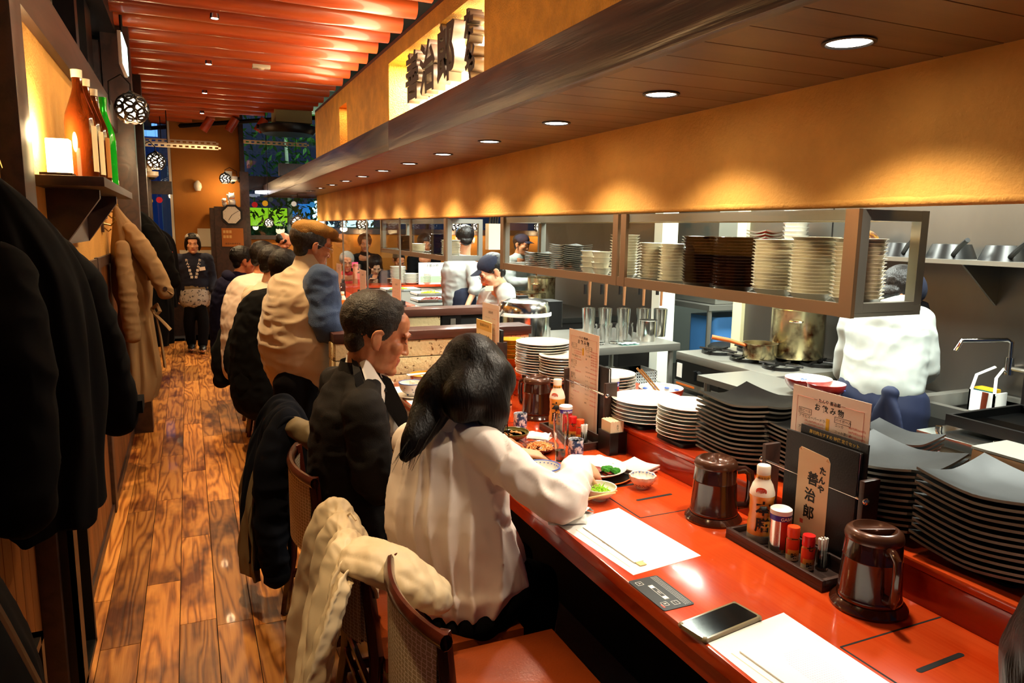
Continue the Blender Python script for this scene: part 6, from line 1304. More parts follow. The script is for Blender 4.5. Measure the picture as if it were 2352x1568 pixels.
# ---------------- generic figures (chefs, waitress, diners)
def figure(label, base, head, yaw, pitch, sk, hair, top_mat, top_name, joints, legs=None, low_mat='trousers_dark', vox=0.009, hvol=0.004, hs=1.0, glasses=False, folds=None, w=0.17, dep=0.11, thick=1.0, hand_dir=None, fold_arm=True, sleeve=1.0, closed=False, bald=False, hairfn=None, low=True):
    """joints: neck, chest, belly, hip, (shoulder, elbow, hand) right and left; yaw as in headT"""
    t = person(label, base); T = headT(head, yaw, pitch, 0, hs); hp = Vector(head); a = math.radians(yaw); fx = V(-math.sin(a), math.cos(a), 0)
    nb, ch, be, hi = [Vector(q) for q in joints[:4]]; arms = [[Vector(q) for q in z] for z in joints[4:]]
    B = Blob(); head_prims(B, T, True); B.chain([hp + V(0, 0, -.05) - fx * .02, nb, nb + V(0, 0, -.07)], [0.05, 0.052, 0.07]); B.chain([nb + V(0, 0, -.06), ch, be, hi], [(w * .65, dep * .7), (w * .7, dep * .75), (w * .65, dep * .75), (w * .7, dep * .8)], up=fx)
    for A in arms:
        B.chain([A[0], A[1]], [0.038, 0.032]); B.chain([A[1], A[2]], [0.033, 0.024]); hd = hand_dir or (A[2] - A[1]); hand_prims(B, A[2], hd, (0, 0, -1) if abs(Vector(hd).normalized().z) < .8 else (1, 0, 0), 1.0, 0.5)
    if legs:
        for k, f in legs: B.chain([hi + (Vector(k) - hi) * .08, Vector(k), Vector(f)], [0.065, 0.048, 0.034]); B.chain([Vector(f) - fx * .03, Vector(f) + fx * .16 + V(0, 0, -.02)], 0.032)
    B.build('body', [sk, lipm], t, vox=vox * .75, smooth=2, paint=lips(T))
    if hair: hair_short(t, T, hair, hvol, int(hp.y * 3), bald)
    face_bits(t, T, closed=closed, glasses=glasses)
    B = Blob(); B.chain([nb + V(0, 0, -.025), ch + V(0, 0, .05), ch, be, hi + V(0, 0, -.02)], [(w * .45, dep * .62), (w * .95, dep), (w * 1.1, dep * 1.15 * thick), (w * 1.05, dep * 1.15 * thick), (w * 1.02, dep * 1.15 * thick)], up=fx, n=20)
    for A in arms:
        B.chain([nb + V(0, 0, -.03), A[0]], [0.05, 0.06]); e = A[1].lerp(A[2], 0.85 if sleeve == 1.0 else sleeve)
        B.chain([A[0], A[0].lerp(A[1], .5), A[1], e], [0.068, 0.064, 0.056, 0.048 if sleeve == 1.0 else 0.056])
    B.build(top_name, top_mat, t, vox=vox, smooth=4, folds=folds or [(0.006, (7, 7, 9), 3), (0.004, (16, 16, 18), 8)])
    if legs:
        B = Blob()
        for k, f in legs: B.chain([hi + V(0, 0, -.03) + (Vector(k) - hi) * .06, Vector(k), Vector(f) + V(0, 0, .04)], [0.098, 0.072, 0.06])
        B.build('trousers', low_mat, t, vox=vox * 1.2)
        for k, f in legs: rel(MB().ball(Vector(f) + fx * .07 + V(0, 0, -.01), (.05 + abs(fx.x) * .08, .05 + abs(fx.y) * .08, .042), 12), 'shoe', 'black_plastic', t)
    return t, T
def chef_cap(t, T, mat):
    B = Blob(); B.ell((0, -0.012, 0.062), (0.088, 0.106, 0.075), T=T, n=20); B.build('cap', mat, t, vox=0.007, smooth=3)
    rel(MB().grid(lambda u, v: ((u - .5) * .15, 0.085 + v * .075 * (1 - (2 * u - 1) ** 2 * .55), .052 - v * .012 + .012 * (1 - (2 * u - 1) ** 2)), 14, 5).grid(lambda u, v: ((u - .5) * .15, 0.085 + v * .075 * (1 - (2 * u - 1) ** 2 * .55), .048 - v * .012 + .012 * (1 - (2 * u - 1) ** 2)), 14, 5), 'cap_peak', mat, t, T)
whitec = pm('chef_white', '#aab0ac', 0.75); navy = pm('navy_cotton', '#141a30', 0.85, var=0.15, vscale=30); navyb = pm('apron_navy', '#0a1534', 0.8); capb = pm('cap_blue', '#28466e', 0.7)
def std(cx, cy, top, yaw, lean=0.0, h=1.5, armz=0.55, reach=0.25, sw=0.185, spread=0.03):
    """standing joint set; top = z of the neck base"""
    a = math.radians(yaw); f = V(-math.sin(a), math.cos(a), 0); r = V(math.cos(a), math.sin(a), 0); c = V(cx, cy, 0)
    nb = c + V(0, 0, top); ch = c - f * lean * .3 + V(0, 0, top - .17); be = c - f * lean * .7 + V(0, 0, top - .33); hi = c - f * lean + V(0, 0, top - .50)
    out = [nb, ch, be, hi]
    for s in (1, -1): sh = nb + r * s * sw + V(0, 0, -.06); el = sh + r * s * spread + f * .06 + V(0, 0, -.26); ha = el + f * reach + V(0, 0, -0.24 * (1 - reach / .25)) - r * s * .04; out.append((sh, el, ha))
    return out, f, r
def legs_std(hi, r, f, w=.09): return [((hi + r * s * w) * 1.0 + f * .02 - V(0, 0, hi.z * .48), V((hi + r * s * w).x, (hi + r * s * w).y, 0.07)) for s in (1, -1)]
# nearer cook, glasses, looking down to the left
j, f, r = std(2.06, 5.05, 1.20, 82, 0.10, reach=0.22); hd = Y_(1131, 624, 4.95)
j[0] = Y_(1150, 655, 5.03); j[1] = Y_(1152, 700, 5.05); j[2] = Y_(1150, 745, 5.06); j[3] = Y_(1152, 800, 5.08); sR = Y_(1162, 672, 4.88); j[4] = (Y_(1120, 680, 5.2), Y_(1105, 725, 5.25), Y_(1085, 745, 5.25)); j[5] = (sR, Y_(1172, 735, 4.84), Y_(1110, 752, 4.80))
t, T = figure('cook in white jacket, dark cap and glasses looking down at his work', (j[3].x, j[3].y, 0), hd, 82, 28, skin2, 'hair_black', whitec, 'cook_jacket', j, legs_std(j[3], r, f), glasses='black_plastic', sleeve=0.25, w=.17, vox=.009)
chef_cap(t, T, navy); rel(MB().box((-.03, -.002, -.018), (.03, .002, .018)), 'name_tag', 'cream_card', t, Matrix.Translation(Y_(1124, 662, 4.9)))
# second cook behind, cap seen through the far shelf
j, f, r = std(1.98, 6.35, 1.25, -150, 0.08, reach=0.15); hd = Y_(1068, 552, 6.3); j[0] = Y_(1068, 590, 6.32); j[1] = Y_(1060, 622, 6.34); j[2] = Y_(1058, 655, 6.36); j[3] = Y_(1060, 695, 6.36)
j[4] = (Y_(1040, 612, 6.45), Y_(1032, 655, 6.5), Y_(1035, 690, 6.6)); j[5] = (Y_(1088, 618, 6.2), Y_(1092, 662, 6.15), Y_(1072, 705, 6.12))
t, T = figure('cook in white with blue cap turned away behind the nearer cook', (j[3].x, j[3].y, 0), hd, -12, 25, skin2, 'hair_black', whitec, 'cook_jacket', j, legs_std(j[3], r, f), sleeve=0.1, vox=.011); chef_cap(t, T, capb)
B = Blob(); B.chain([j[3] + V(0, 0, .06), j[3] + V(0, 0, -.3)], [(0.18, 0.14), (0.19, 0.15)]); B.build('apron', navy, t, vox=.014)
# cook at the right, back turned
X_ = lambda u, v, x: photo_x(u, v, x)
j = [X_(2062, 705, 2.93), X_(2040, 765, 2.90), X_(2030, 830, 2.87), X_(2022, 890, 2.83), (X_(2108, 742, 2.92), X_(2122, 845, 2.95), X_(2082, 915, 3.08)), (X_(1962, 748, 2.90), X_(1945, 850, 2.93), X_(1960, 880, 3.14))]
f = V(1, -.1, 0); r = V(0, -1, 0)
t, T = figure('cook in white shirt and navy apron with his back turned at the steel wall', (j[3].x, j[3].y, 0), X_(2064, 680, 2.97), -98, 46, skin1, 'hair_black', whitec, 'cook_shirt', j, legs_std(j[3], r, f, .1), w=.19, dep=.125, sleeve=0.12, vox=.009, folds=[(0.008, (4, 4, 6), 3), (0.003, (12, 12, 14), 8)])
chef_cap(t, T, navy)
B = Blob(); h_ = j[3]; B.chain([h_ + V(0, 0, -.075), h_ + V(-.01, 0, -.15), h_ + V(.0, 0, -.40)], [(0.222, 0.168), (0.22, 0.165), (0.22, 0.16)], up=V(1, 0, 0), n=20); B.build('apron', navyb, t, vox=.012, folds=[(0.006, (6, 9, 3), 3)])
B = Blob(); k = X_(2045, 902, 2.64); B.ell(k, (.03, .04, .03)); B.chain([k, k + V(-.02, -.05, -.14), k + V(-.01, -.08, -.34)], [(.02, .03), (.045, .012), (.05, .012)]); B.chain([k, k + V(-.02, .03, -.12), k + V(-.01, .03, -.30)], [(.02, .03), (.04, .012), (.045, .012)]); B.build('apron_knot', navyb, t, vox=.008)
rel(MB().tube([j[4][2] + V(-.02, 0, .01), j[4][2] + V(.06, .03, -.04)], [.034, .038], 12), 'glove_cuff', pm('glove_blue', '#1c50b8', 0.4), t)

# ---------------- waitress walking up the aisle
cx, cy = 0.045, 10.0; j = [V(cx, cy, 1.235), V(cx, cy, 1.08), V(cx, cy, .93), V(cx, cy, .78), (V(cx - .165, cy, 1.18), V(cx - .21, cy + .02, .94), V(cx - .22, cy - .06, .76)), (V(cx + .165, cy, 1.18), V(cx + .21, cy + .02, .94), V(cx + .22, cy - .06, .76))]
t, T = figure('waitress in dark happi coat and patterned apron walking up the aisle', (cx, cy, 0), V(cx + .005, cy - .02, 1.36), 180, 0, skin2, 'hair_black', navy, 'happi_coat', j, [((cx - .08, cy - .04, .42), (cx - .07, cy + .05, .07)), ((cx + .08, cy - .08, .42), (cx + .06, cy - .10, .07))], w=.165, dep=.105, vox=.011, hvol=0.008, hand_dir=V(0, -.1, -1))
rel(MB().lathe([(0.088, 0), (0.087, 0.02), (0.07, 0.045), (0.03, 0.058), (0, 0.06)], 24), 'head_wrap', hairg, t, T @ Matrix.Translation((0, -.02, .075)) @ Matrix.Rotation(-.25, 4, 'X'))
B = Blob(); B.ell((0, -.02, .035), (.086, .102, .090), T=T, n=20)
for s in (-1, 1): B.chain([(s * .055, .055, .075), (s * .076, .03, .03), (s * .080, .0, -.03), (s * .072, -.02, -.075)], [.020, .018, .018, .010], T=T)
B.chain([(-.05, .07, .078), (0, .085, .080), (.05, .07, .078)], [.016, .018, .016], T=T); B.build('fringe', 'hair_black', t, vox=.006, smooth=3)
ap = pm('apron_print', '#2a2c34', 0.8, var=1, vscale=40, col2='#b8b4ac', contrast=(.56, .6))
B = Blob(); B.chain([V(cx, cy, .84), V(cx, cy, .78)], [(.175, .128), (.18, .13)], up=V(0, 1, 0)); B.build('obi_belt', pm('obi', '#8c7c5c', .8, var=.4, vscale=40), t, vox=.012)
B = Blob(); B.chain([V(cx, cy, .77), V(cx, cy, .66)], [(.182, .138), (.19, .145)], up=V(0, 1, 0)); B.build('apron', ap, t, vox=.012)
for s in (-1, 1):
    for k, ch_ in enumerate('たんや善治郎'): o = text(ch_, 0.036, mat='paper', bold=.001); o.parent = t; o.location = V(s * (.075 - .010 * k), -.128 - .006 * k, 1.165 - .042 * k); o.rotation_euler = (PI / 2, 0, 0)
rel(MB().box((-.035, -.003, -.022), (.035, .003, .022)), 'name_tag', 'paper', t, Matrix.Translation((cx + .10, cy - .135, 1.06)) @ Matrix.Rotation(-.15, 4, 'Y'))

# ---------------- diners on the aisle side of the second counter
def diner(label, u, v, y, yaw, pitch, sk, hair, mat, name, w=.17, dep=.12, hs=1.0, back=.06, glasses=False, bald=False, hvol=.004, vox=.011, down=1.0, **k):
    h = Y_(u, v, y); a = math.radians(yaw); f = V(-math.sin(a), math.cos(a), 0); r = V(math.cos(a), math.sin(a), 0)
    nb = h - f * .05 + V(0, 0, -.14); ch = nb - f * back + V(0, 0, -.15); be = nb - f * back * 1.4 + V(0, 0, -.31); hi = V(*(nb - f * back * 1.5)[:2], .53)
    A = [];
    for s in (1, -1): sh = nb + r * s * (w + .0) - f * .02 + V(0, 0, -.07); el = sh + r * s * .02 + f * .10 + V(0, 0, -.22); A.append((sh, el, V(*(el + f * .20 - r * s * .05)[:2], max(el.z, .84))))
    return figure(label, (hi.x, hi.y, 0), h, yaw, pitch, sk, hair, mat, name, [nb, ch, be, hi] + A, [(hi + f * .42 + r * s * .09 + V(0, 0, -.02), V(*(hi + f * .40 + r * s * .09)[:2], .07)) for s in (1, -1)], w=w, dep=dep, hs=hs, glasses=glasses, bald=bald, hvol=hvol, vox=vox, **k)
hood = pm('hoodie_navy', '#16142c', 0.9, spec=.15); wsh = pm('shirt_pinkwhite', '#dcc8b8', 0.7); crm = pm('top_cream', '#c8b49a', 0.8); blk = pm('top_black', '#0b0b0b', 0.9, spec=.12)
t, T = diner('man in navy hooded top seated farthest along the second counter', 560, 600, 6.75, -80, 5, skin1, 'hair_black', hood, 'hoodie', w=.19, dep=.14)
B = Blob(); hp = T.to_translation(); B.chain([hp + V(-.12, -.10, -.14), hp + V(-.14, 0, -.12), hp + V(-.12, .1, -.14)], .05); B.build('hood', hood, t, vox=.012)
diner('dark-haired person in white shirt seated at the second counter', 606, 598, 6.0, -70, 25, skin1, 'hair_black', wsh, 'shirt', w=.18, dep=.13, hvol=.012, back=.10)
diner('black-haired diner in cream top between white shirt and black jacket', 628, 612, 5.45, -62, 25, skin2, 'hair_black', crm, 'top', hvol=.014)
diner('black-haired diner in black jacket half hidden by the standing man', 655, 626, 4.98, -60, 25, skin2, 'hair_black', blk, 'jacket', hvol=.016, w=.19, dep=.14, back=.12)
diner('balding man in black bowing his head beyond the flat cap', 650, 556, 9.9, -100, 55, skin1, 'hair_black', blk, 'jacket', bald=True)
# ---------------- diners facing the kitchen from the far counter
red = pm('red_top', '#c02018', .7); dk = pm('dark_top', '#1e2030', .8)
t, T = diner('white-haired person in red holding up a pink phone across the kitchen', 797, 603, 9.35, 172, 5, skin1, 'hair_grey', red, 'red_top', hvol=.012, glasses='black_plastic')
pp = thing('pink_phone', 'pink phone held up before the white-haired person', 'phone', T.to_translation() + V(.06, -.20, -.03)); rbox(MB(), (-.038, -.004, -.03), (.038, .004, .045), .003).build('phone_body', pm('pink', '#f05888', .4), pp)
B = Blob(); q = pp.location; B.chain([q + V(.02, .10, -.34), q + V(.0, .02, -.10)], [.04, .028]); hand_prims(B, q + V(0, .01, -.10), (0, -.1, 1), (0, -1, 0), .9, .5); o = B.build('raised_hand', skin1, t, vox=.007)
diner('dark-haired woman bending over her meal behind the glass guard', 862, 612, 10.0, 180, 25, skin2, 'hair_black', dk, 'dark_top', hvol=.02)
t, T = diner('man in dark top with face lowered over his hand, eating', 916, 598, 9.9, 185, 28, skin1, 'hair_black', dk, 'dark_top', w=.20, dep=.13)
diner('dark reflected figure built solid behind the white-haired person', 838, 560, 10.3, 170, 0, skin1, 'hair_black', blk, 'jacket', hvol=.02)  # solid figure standing in for a dark reflection in the glass
diner('face with dark hair seen between shelf plates on the far shelf', 976, 562, 9.7, 178, 8, skin1, 'hair_black', blk, 'jacket', hvol=.022)
t, T = diner('cook in dark cap and white coat far at the rear stove', 1198, 562, 8.0, -150, 10, skin1, 'hair_black', whitec, 'cook_jacket', w=.19); chef_cap(t, T, navy)

# ================================================================ CHAIRS AND COATS
leather = pm('leather_red', '#8c3c14', 0.32, var=0.2, vscale=4, bump=0.12, bscale=160, coat=0.15)
weave = bpy.data.materials.new('weave'); weave.use_nodes = True; nt = weave.node_tree; b = nt.nodes['Principled BSDF']; tc = nd(nt, 'ShaderNodeTexCoord'); mp = nd(nt, 'ShaderNodeMapping'); mp.inputs['Scale'].default_value = (1, 60, 90); vo = nd(nt, 'ShaderNodeTexVoronoi', feature='DISTANCE_TO_EDGE', Scale=1.0); vo.inputs['Randomness'].default_value = 0.25
rp = nd(nt, 'ShaderNodeValToRGB'); rp.color_ramp.elements[0].color = lin('#fff6dc'); rp.color_ramp.elements[1].color = lin('#c0ac80'); rp.color_ramp.elements[0].position = .05; rp.color_ramp.elements[1].position = .11
nt.links.new(tc.outputs['Object'], mp.inputs[0]); nt.links.new(mp.outputs[0], vo.inputs['Vector']); nt.links.new(vo.outputs['Distance'], rp.inputs[0]); nt.links.new(rp.outputs[0], b.inputs['Base Color']); b.inputs['Roughness'].default_value = .7; M['weave'] = weave
def chair(label, x, y, rz=0.0):
    t = thing('dining_chair', label, 'chair', (x, y, 0), rz)
    MB().grid(lambda u, v: (0.02 + u * .42, (v - .5) * .43, .455 + .018 * (math.sin(PI * u) * math.sin(PI * v)) ** .4), 14, 14).add([(.02, -.215, .41), (.44, -.215, .41), (.44, .215, .41), (.02, .215, .41), (.02, -.215, .455), (.44, -.215, .455), (.44, .215, .455), (.02, .215, .455)], [(0, 3, 2, 1), (0, 1, 5, 4), (1, 2, 6, 5), (2, 3, 7, 6), (3, 0, 4, 7)]).build('seat', leather, t)
    MB().box((.03, -.205, .37), (.43, .205, .41)).build('seat_frame', 'chair_wood', t)
    for s in (-1, 1):
        MB().tube([(-.05, s * .195, 0), (-.01, s * .195, .25), (.0, s * .195, .45), (-.03, s * .2, .78)], [.017, .02, .022, .018], 4, up=(0, 1, 0)).build('rear_leg', 'chair_wood', t, bevel=.003)
        MB().box((.40, s * .195 - .018, 0), (.436, s * .195 + .018, .38)).build('front_leg', 'chair_wood', t, bevel=.003)
        MB().box((-.02, s * .195 - .01, .16), (.41, s * .195 + .01, .19)).build('side_stretcher', 'chair_wood', t)
    cv = lambda v: -.03 - .045 * (1 - (2 * v - 1) ** 2)
    MB().grid(lambda u, v: (cv(v) + .014 * math.cos(2 * PI * u), (v - .5) * .44, .765 + .019 * math.sin(2 * PI * u)), 10, 18, True).build('top_rail', 'chair_wood', t)
    MB().grid(lambda u, v: (cv(v) + .008, (v - .5) * .37, .50 + u * .25), 8, 14).grid(lambda u, v: (cv(v) - .010, (v - .5) * .37, .50 + u * .25), 8, 14).build('backrest', 'weave', t)
    MB().box((-.022, -.19, .475), (.0, .19, .50)).build('lower_rail', 'chair_wood', t)
    for k, z in enumerate((.24, .33)): MB().box((-.02, -.19, z), (-.005, .19, z + .02)).build('cross_slat', 'chair_wood', t)
    return t
chair('nearest dark wood chair with red leather seat and woven backrest, empty', 0.47, 1.515)
chair('dark wood chair under the woman, quilted jacket on its back', 0.42, 2.03).scale = (1, 1, .93)
chair('dark wood chair under the suited man', 0.37, 2.56)
chair('empty dark wood chair buried under navy and khaki coats', 0.34, 3.14)
for y, lb in ((5.02, 'chair under the diner in black jacket on the second counter'), (5.52, 'chair under the diner in cream top'), (6.03, 'chair with pale back and black jacket, under the white shirt'), (6.78, 'chair under the man in the navy hooded top')): chair(lb, 0.40, y)

def soft(name, label, cat, base, build, mat, vox=.010, smooth=4, folds=None, parts=None):
    t = thing(name, label, cat, base); B = Blob(); build(B); B.build('cloth_body', mat, t, vox=vox, smooth=smooth, folds=folds); return t
quilt = pm('quilt_cream', '#cdb998', 0.5, spec=.4)
def cat(P, u):
    n = len(P) - 1; i = min(int(u * n), n - 1); t = u * n - i; p0, p1, p2, p3 = P[max(i - 1, 0)], P[i], P[i + 1], P[min(i + 2, n)]
    return 0.5 * ((2 * p1) + (p2 - p0) * t + (2 * p0 - 5 * p1 + 4 * p2 - p3) * t * t + (3 * p1 - p0 - 3 * p2 + p3) * t ** 3)
def drape(name, mat, t, path, hw, amp, nf, seed, th=.010, wd=(0, 1, 0), quilt_=0.0, nu=90, nv=90):
    """cloth hanging along a path: widths and fold depths per path point, closed with its own thickness"""
    W = Vector(wd).normalized(); hwv = [Vector((a, b, 0)) for a, b in zip(hw, amp)]; front = []; back = []
    for i in range(nu):
        u = i / (nu - 1); c = cat(path, u); T = (cat(path, min(u + .02, 1)) - cat(path, max(u - .02, 0))).normalized(); N = T.cross(W).normalized(); h, am, _ = cat(hwv, u)
        for k in range(nv):
            v = k / (nv - 1); s_ = 2 * v - 1; ph = v * nf * 2 * PI + 2.2 * noise.noise((v * 3, u * 2, seed))
            d = am * (0.55 * math.sin(ph) + 0.9 * noise.noise((v * nf * .9, u * 2.2, seed + 9)) + .35 * noise.noise((v * 14, u * 9, seed + 3)))
            e = h * (1 + .10 * noise.noise((u * 5, s_ * 1.2, seed + 20)))
            if quilt_:
                a = (s_ * h + u * 1.1) / quilt_; b_ = (s_ * h - u * 1.1) / quilt_; d += .0045 * min(1, 2.4 * min(abs(a - round(a)), abs(b_ - round(b_))))
            p = c + W * s_ * e + N * d + T * (.03 * noise.noise((v * 4, seed, 2)) * (1 if u > .9 else 0)); r = th * (1 - abs(s_) ** 8 * .8)
            front.append(p + N * r); back.append(p - N * r)
    mb = MB(); L = t.location; mb.v = [tuple(p - L) for p in front + back]; o = nu * nv; q = lambda i, k: i * nv + k
    for i in range(nu - 1):
        for k in range(nv - 1): mb.f.append([q(i, k), q(i, k + 1), q(i + 1, k + 1), q(i + 1, k)]); mb.f.append([o + q(i, k), o + q(i + 1, k), o + q(i + 1, k + 1), o + q(i, k + 1)])
    ring = [q(0, k) for k in range(nv)] + [q(i, nv - 1) for i in range(1, nu)] + [q(nu - 1, k) for k in range(nv - 2, -1, -1)] + [q(i, 0) for i in range(nu - 2, 0, -1)]
    for a, b_ in zip(ring, ring[1:] + ring[:1]): mb.f.append([a, b_, o + b_, o + a])
    mb.m = [0] * len(mb.f); ob = mb.build(name, mat, t)
    for e in ob.data.edges: e.use_edge_sharp = False
    return ob
t = thing('quilted_jacket', 'cream quilted jacket draped over the back of the woman\'s chair', 'jacket', (.33, 1.9, .1))
drape('jacket_body', quilt, t, [V(.49, 1.98, .66), V(.46, 1.98, .77), V(.41, 1.97, .835), V(.355, 1.95, .79), V(.305, 1.92, .58), V(.265, 1.88, .34), V(.235, 1.85, .08)], [.13, .16, .20, .21, .24, .26, .27], [.008, .012, .016, .03, .045, .05, .05], 3.0, 4.0, .012, (.1, 1, 0), .085, 130, 130)
drape('jacket_front', quilt, t, [V(.43, 1.84, .80), V(.37, 1.78, .80), V(.31, 1.74, .66), V(.265, 1.72, .42), V(.245, 1.71, .12)], [.07, .10, .11, .12, .12], [.01, .02, .03, .035, .035], 2.0, 8.0, .012, (.35, 1, 0), .085, 110, 60)
B = Blob(); B.chain([V(.41, 1.80, .815), V(.47, 1.76, .80), V(.54, 1.74, .755), V(.60, 1.73, .70)], [(.085, .04), (.085, .045), (.075, .045), (.055, .04)])
def quiltfn(c, n):
    a = (c.y + c.x + c.z) / .085; b2 = (c.y - c.z + c.x) / .085; m = min(abs(a - round(a)), abs(b2 - round(b2)))
    return c + n * (0.006 * min(m * 2.6, 1) + 0.010 * noise.noise((c.x * 14, c.y * 14, c.z * 10)) + .003 * noise.noise((c.x * 50, c.y * 50, c.z * 30)))
B.build('jacket_sleeve', quilt, t, vox=.007, smooth=4, fn=quiltfn)
rel(MB().tube([V(.33, 1.78, .66), V(.265, 1.76, .5), V(.235, 1.74, .3), V(.21, 1.72, .14)], .006, 8), 'zip_edge', pm('piping_tan', '#a8804c', .6), t)
rel(MB().tube([V(.42, 2.0, .845), V(.43, 1.98, .86), V(.44, 1.96, .845)], .003, 8), 'hanger_loop', quilt, t)
t.location = t.location + V(-.05, -.03, -.055)
nvy = pm('wool_navy', '#080a12', .95, spec=.12); khaki = pm('khaki', '#6a5a3e', .75)
t = thing('navy_coat', 'dark navy wool coat heaped over the empty chair back', 'coat', (.3, 3.1, .3))
drape('coat_body', nvy, t, [V(.43, 3.12, .68), V(.38, 3.12, .82), V(.31, 3.11, .83), V(.25, 3.10, .70), V(.21, 3.08, .48), V(.20, 3.06, .22)], [.15, .19, .20, .20, .17, .13], [.01, .025, .03, .045, .05, .04], 2.2, 14.0, .02)
B = Blob(); B.chain([V(.33, 2.98, .81), V(.27, 2.94, .66), V(.25, 2.92, .42), V(.26, 2.90, .20)], [.06, .07, .065, .05]); B.build('coat_sleeve', nvy, t, vox=.009, smooth=4, folds=[(.008, (9, 9, 14), 3)])
t = thing('khaki_jacket', 'khaki jacket hanging under the navy coat on the empty chair', 'jacket', (.3, 3.1, .2))
drape('jacket_body', khaki, t, [V(.40, 3.10, .74), V(.35, 3.11, .76), V(.24, 3.13, .62), V(.19, 3.14, .40), V(.17, 3.13, .16)], [.15, .16, .18, .19, .19], [.01, .02, .03, .04, .04], 2.6, 21.0, .012)
B = Blob(); B.chain([V(.36, 2.93, .80), V(.43, 2.90, .76), V(.49, 2.93, .66), V(.51, 2.98, .56)], [(.05, .04), (.06, .05), (.055, .05), (.045, .04)]); B.build('jacket_sleeve', khaki, t, vox=.008, smooth=4, folds=[(.008, (16, 16, 16), 2)])
soft('black_jacket', 'black padded jacket on the pale-backed chair at the second counter', 'jacket', (.33, 6.0, .3), lambda B: (B.chain([V(.36, 6.15, .82), V(.36, 5.98, .83), V(.36, 5.75, .80)], [(.08, .07)] * 3), B.chain([V(.30, 6.15, .80), V(.22, 6.10, .60), V(.20, 6.05, .38)], [(.10, .07), (.13, .08), (.10, .05)]), B.chain([V(.32, 5.8, .78), V(.28, 5.7, .6), V(.30, 5.6, .45)], [.07, .08, .06])), blk, vox=.013, folds=[(.012, (8, 8, 10), 3)])
soft('black_jacket', 'black garment over the chair back nearest the standing man', 'jacket', (.36, 4.95, .4), lambda B: (B.chain([V(.37, 5.2, .84), V(.37, 5.0, .86), V(.38, 4.8, .84)], [(.07, .06)] * 3), B.chain([V(.33, 4.86, .82), V(.31, 4.8, .62), V(.33, 4.78, .45)], [.07, .08, .05])), blk, vox=.013, folds=[(.012, (8, 8, 10), 6)])

# coats on the left wall, each hanging from a hook
def hook(x, y, z):
    t = thing('coat_hook', 'brass coat hook on the left wall at ' + {1.95: 'the nearest dark coat', 5.15: 'the trench coat', 6.6: 'the black coats', 4.9: 'the wainscot top, bare'}[y], 'hook', (x, y, z))
    MB().box((0, -.03, -.05), (.012, .03, .05)).build('back_plate', 'dark_trim', t); MB().tube([(.012, 0, .0), (.05, 0, -.01), (.075, 0, .02), (.07, 0, .04)], .005, 8).tube([(.012, 0, -.02), (.035, 0, -.045), (.05, 0, -.03)], .004, 8).build('prong', pm('brass', '#8a6a30', .3, metal=1), t)
hook(-.445, 1.95, 1.70); hook(-.46, 5.15, 1.68); hook(-.49, 6.6, 1.68); hook(-.46, 4.9, 1.60)
coatd = pm('coat_dark', '#070609', .95, spec=.1)
def hang(name, mat, t, prof, seed, n=9, amp=.10, wall=-.452, nu=110, nv=90):
    """coat hanging from its collar: rings (x, y, z, rx, ry) with pleats that deepen downwards, kept off the wall"""
    P = [Vector(p[:3]) for p in prof]; R = [Vector((p[3], p[4], 0)) for p in prof]
    def f(u, v):
        c = cat(P, v); r = cat(R, v); a = 2 * PI * u; ph = a * n + 1.5 * noise.noise((math.cos(a) * 2, math.sin(a) * 2, v * 2 + seed))
        k = 1 + amp * min(1, v * 1.6) * (.6 * math.sin(ph) + noise.noise((math.cos(a) * 3, math.sin(a) * 3, v * 5 + seed + 7)))
        p = c + V(r.x * math.cos(a) * k, r.y * math.sin(a) * k, .03 * noise.noise((math.cos(a) * 2, math.sin(a) * 2, seed)) * v)
        p.x = max(p.x, wall); return p - t.location
    mb = MB().grid(f, nu, nv, True); o = len(mb.v)
    for v in (0, nv - 1): mb.f.append([i * nv + v for i in range(nu)]); mb.m.append(0)
    return mb.build(name, mat, t)
t = thing('wool_coat', 'large dark navy overcoat hanging on the left wall nearest the camera', 'coat', (-.4, 2.2, .9))
hang('coat_body', coatd, t, [(-.40, 1.98, 1.70, .02, .03), (-.385, 2.0, 1.64, .06, .06), (-.36, 2.04, 1.55, .085, .14), (-.345, 2.08, 1.42, .11, .19), (-.345, 2.08, 1.20, .12, .21), (-.35, 2.08, 1.02, .12, .21), (-.355, 2.06, .88, .12, .21)], 3.0, 7, .12)
B = Blob(); B.chain([V(-.36, 2.16, 1.56), V(-.30, 2.36, 1.42), V(-.26, 2.50, 1.20), V(-.235, 2.58, .99)], [.055, .075, .068, .062]); B.build('coat_sleeve', coatd, t, vox=.009, smooth=4, folds=[(.007, (10, 10, 12), 2)])
B = Blob(); B.chain([V(-.36, 1.82, 1.50), V(-.33, 1.70, 1.30), V(-.33, 1.64, 1.05)], [.06, .07, .065]); B.build('coat_sleeve', coatd, t, vox=.009, smooth=4, folds=[(.007, (10, 10, 12), 5)])
rel(MB().box((-.06, -.05, -.02), (.0, .05, .02)), 'cuff_tab', coatd, t, Matrix.Translation(V(-.16, 2.60, 1.02)))
t = thing('black_jacket', 'black jacket with grey zipper at the bottom left corner', 'jacket', (-.42, 1.3, .6)); B = Blob()
B.chain([V(-.38, 1.28, 1.02), V(-.36, 1.34, .80), V(-.36, 1.38, .50)], [(.14, .07), (.17, .09), (.18, .09)], up=V(1, 0, 0)); B.build('jacket_body', coatd, t, vox=.012, folds=[(.010, (8, 8, 4), 2)])
rel(MB().tube([photo_x(-20, 1370, -.235), photo_x(15, 1430, -.235), photo_x(50, 1495, -.235), photo_x(95, 1580, -.235)], .0045, 6), 'zipper', 'steel', t)
trench = pm('trench', '#8a6a44', .85)
t = thing('trench_coat', 'camel trench coat with tied belt hanging on the left wall', 'coat', (-.36, 5.2, .4))
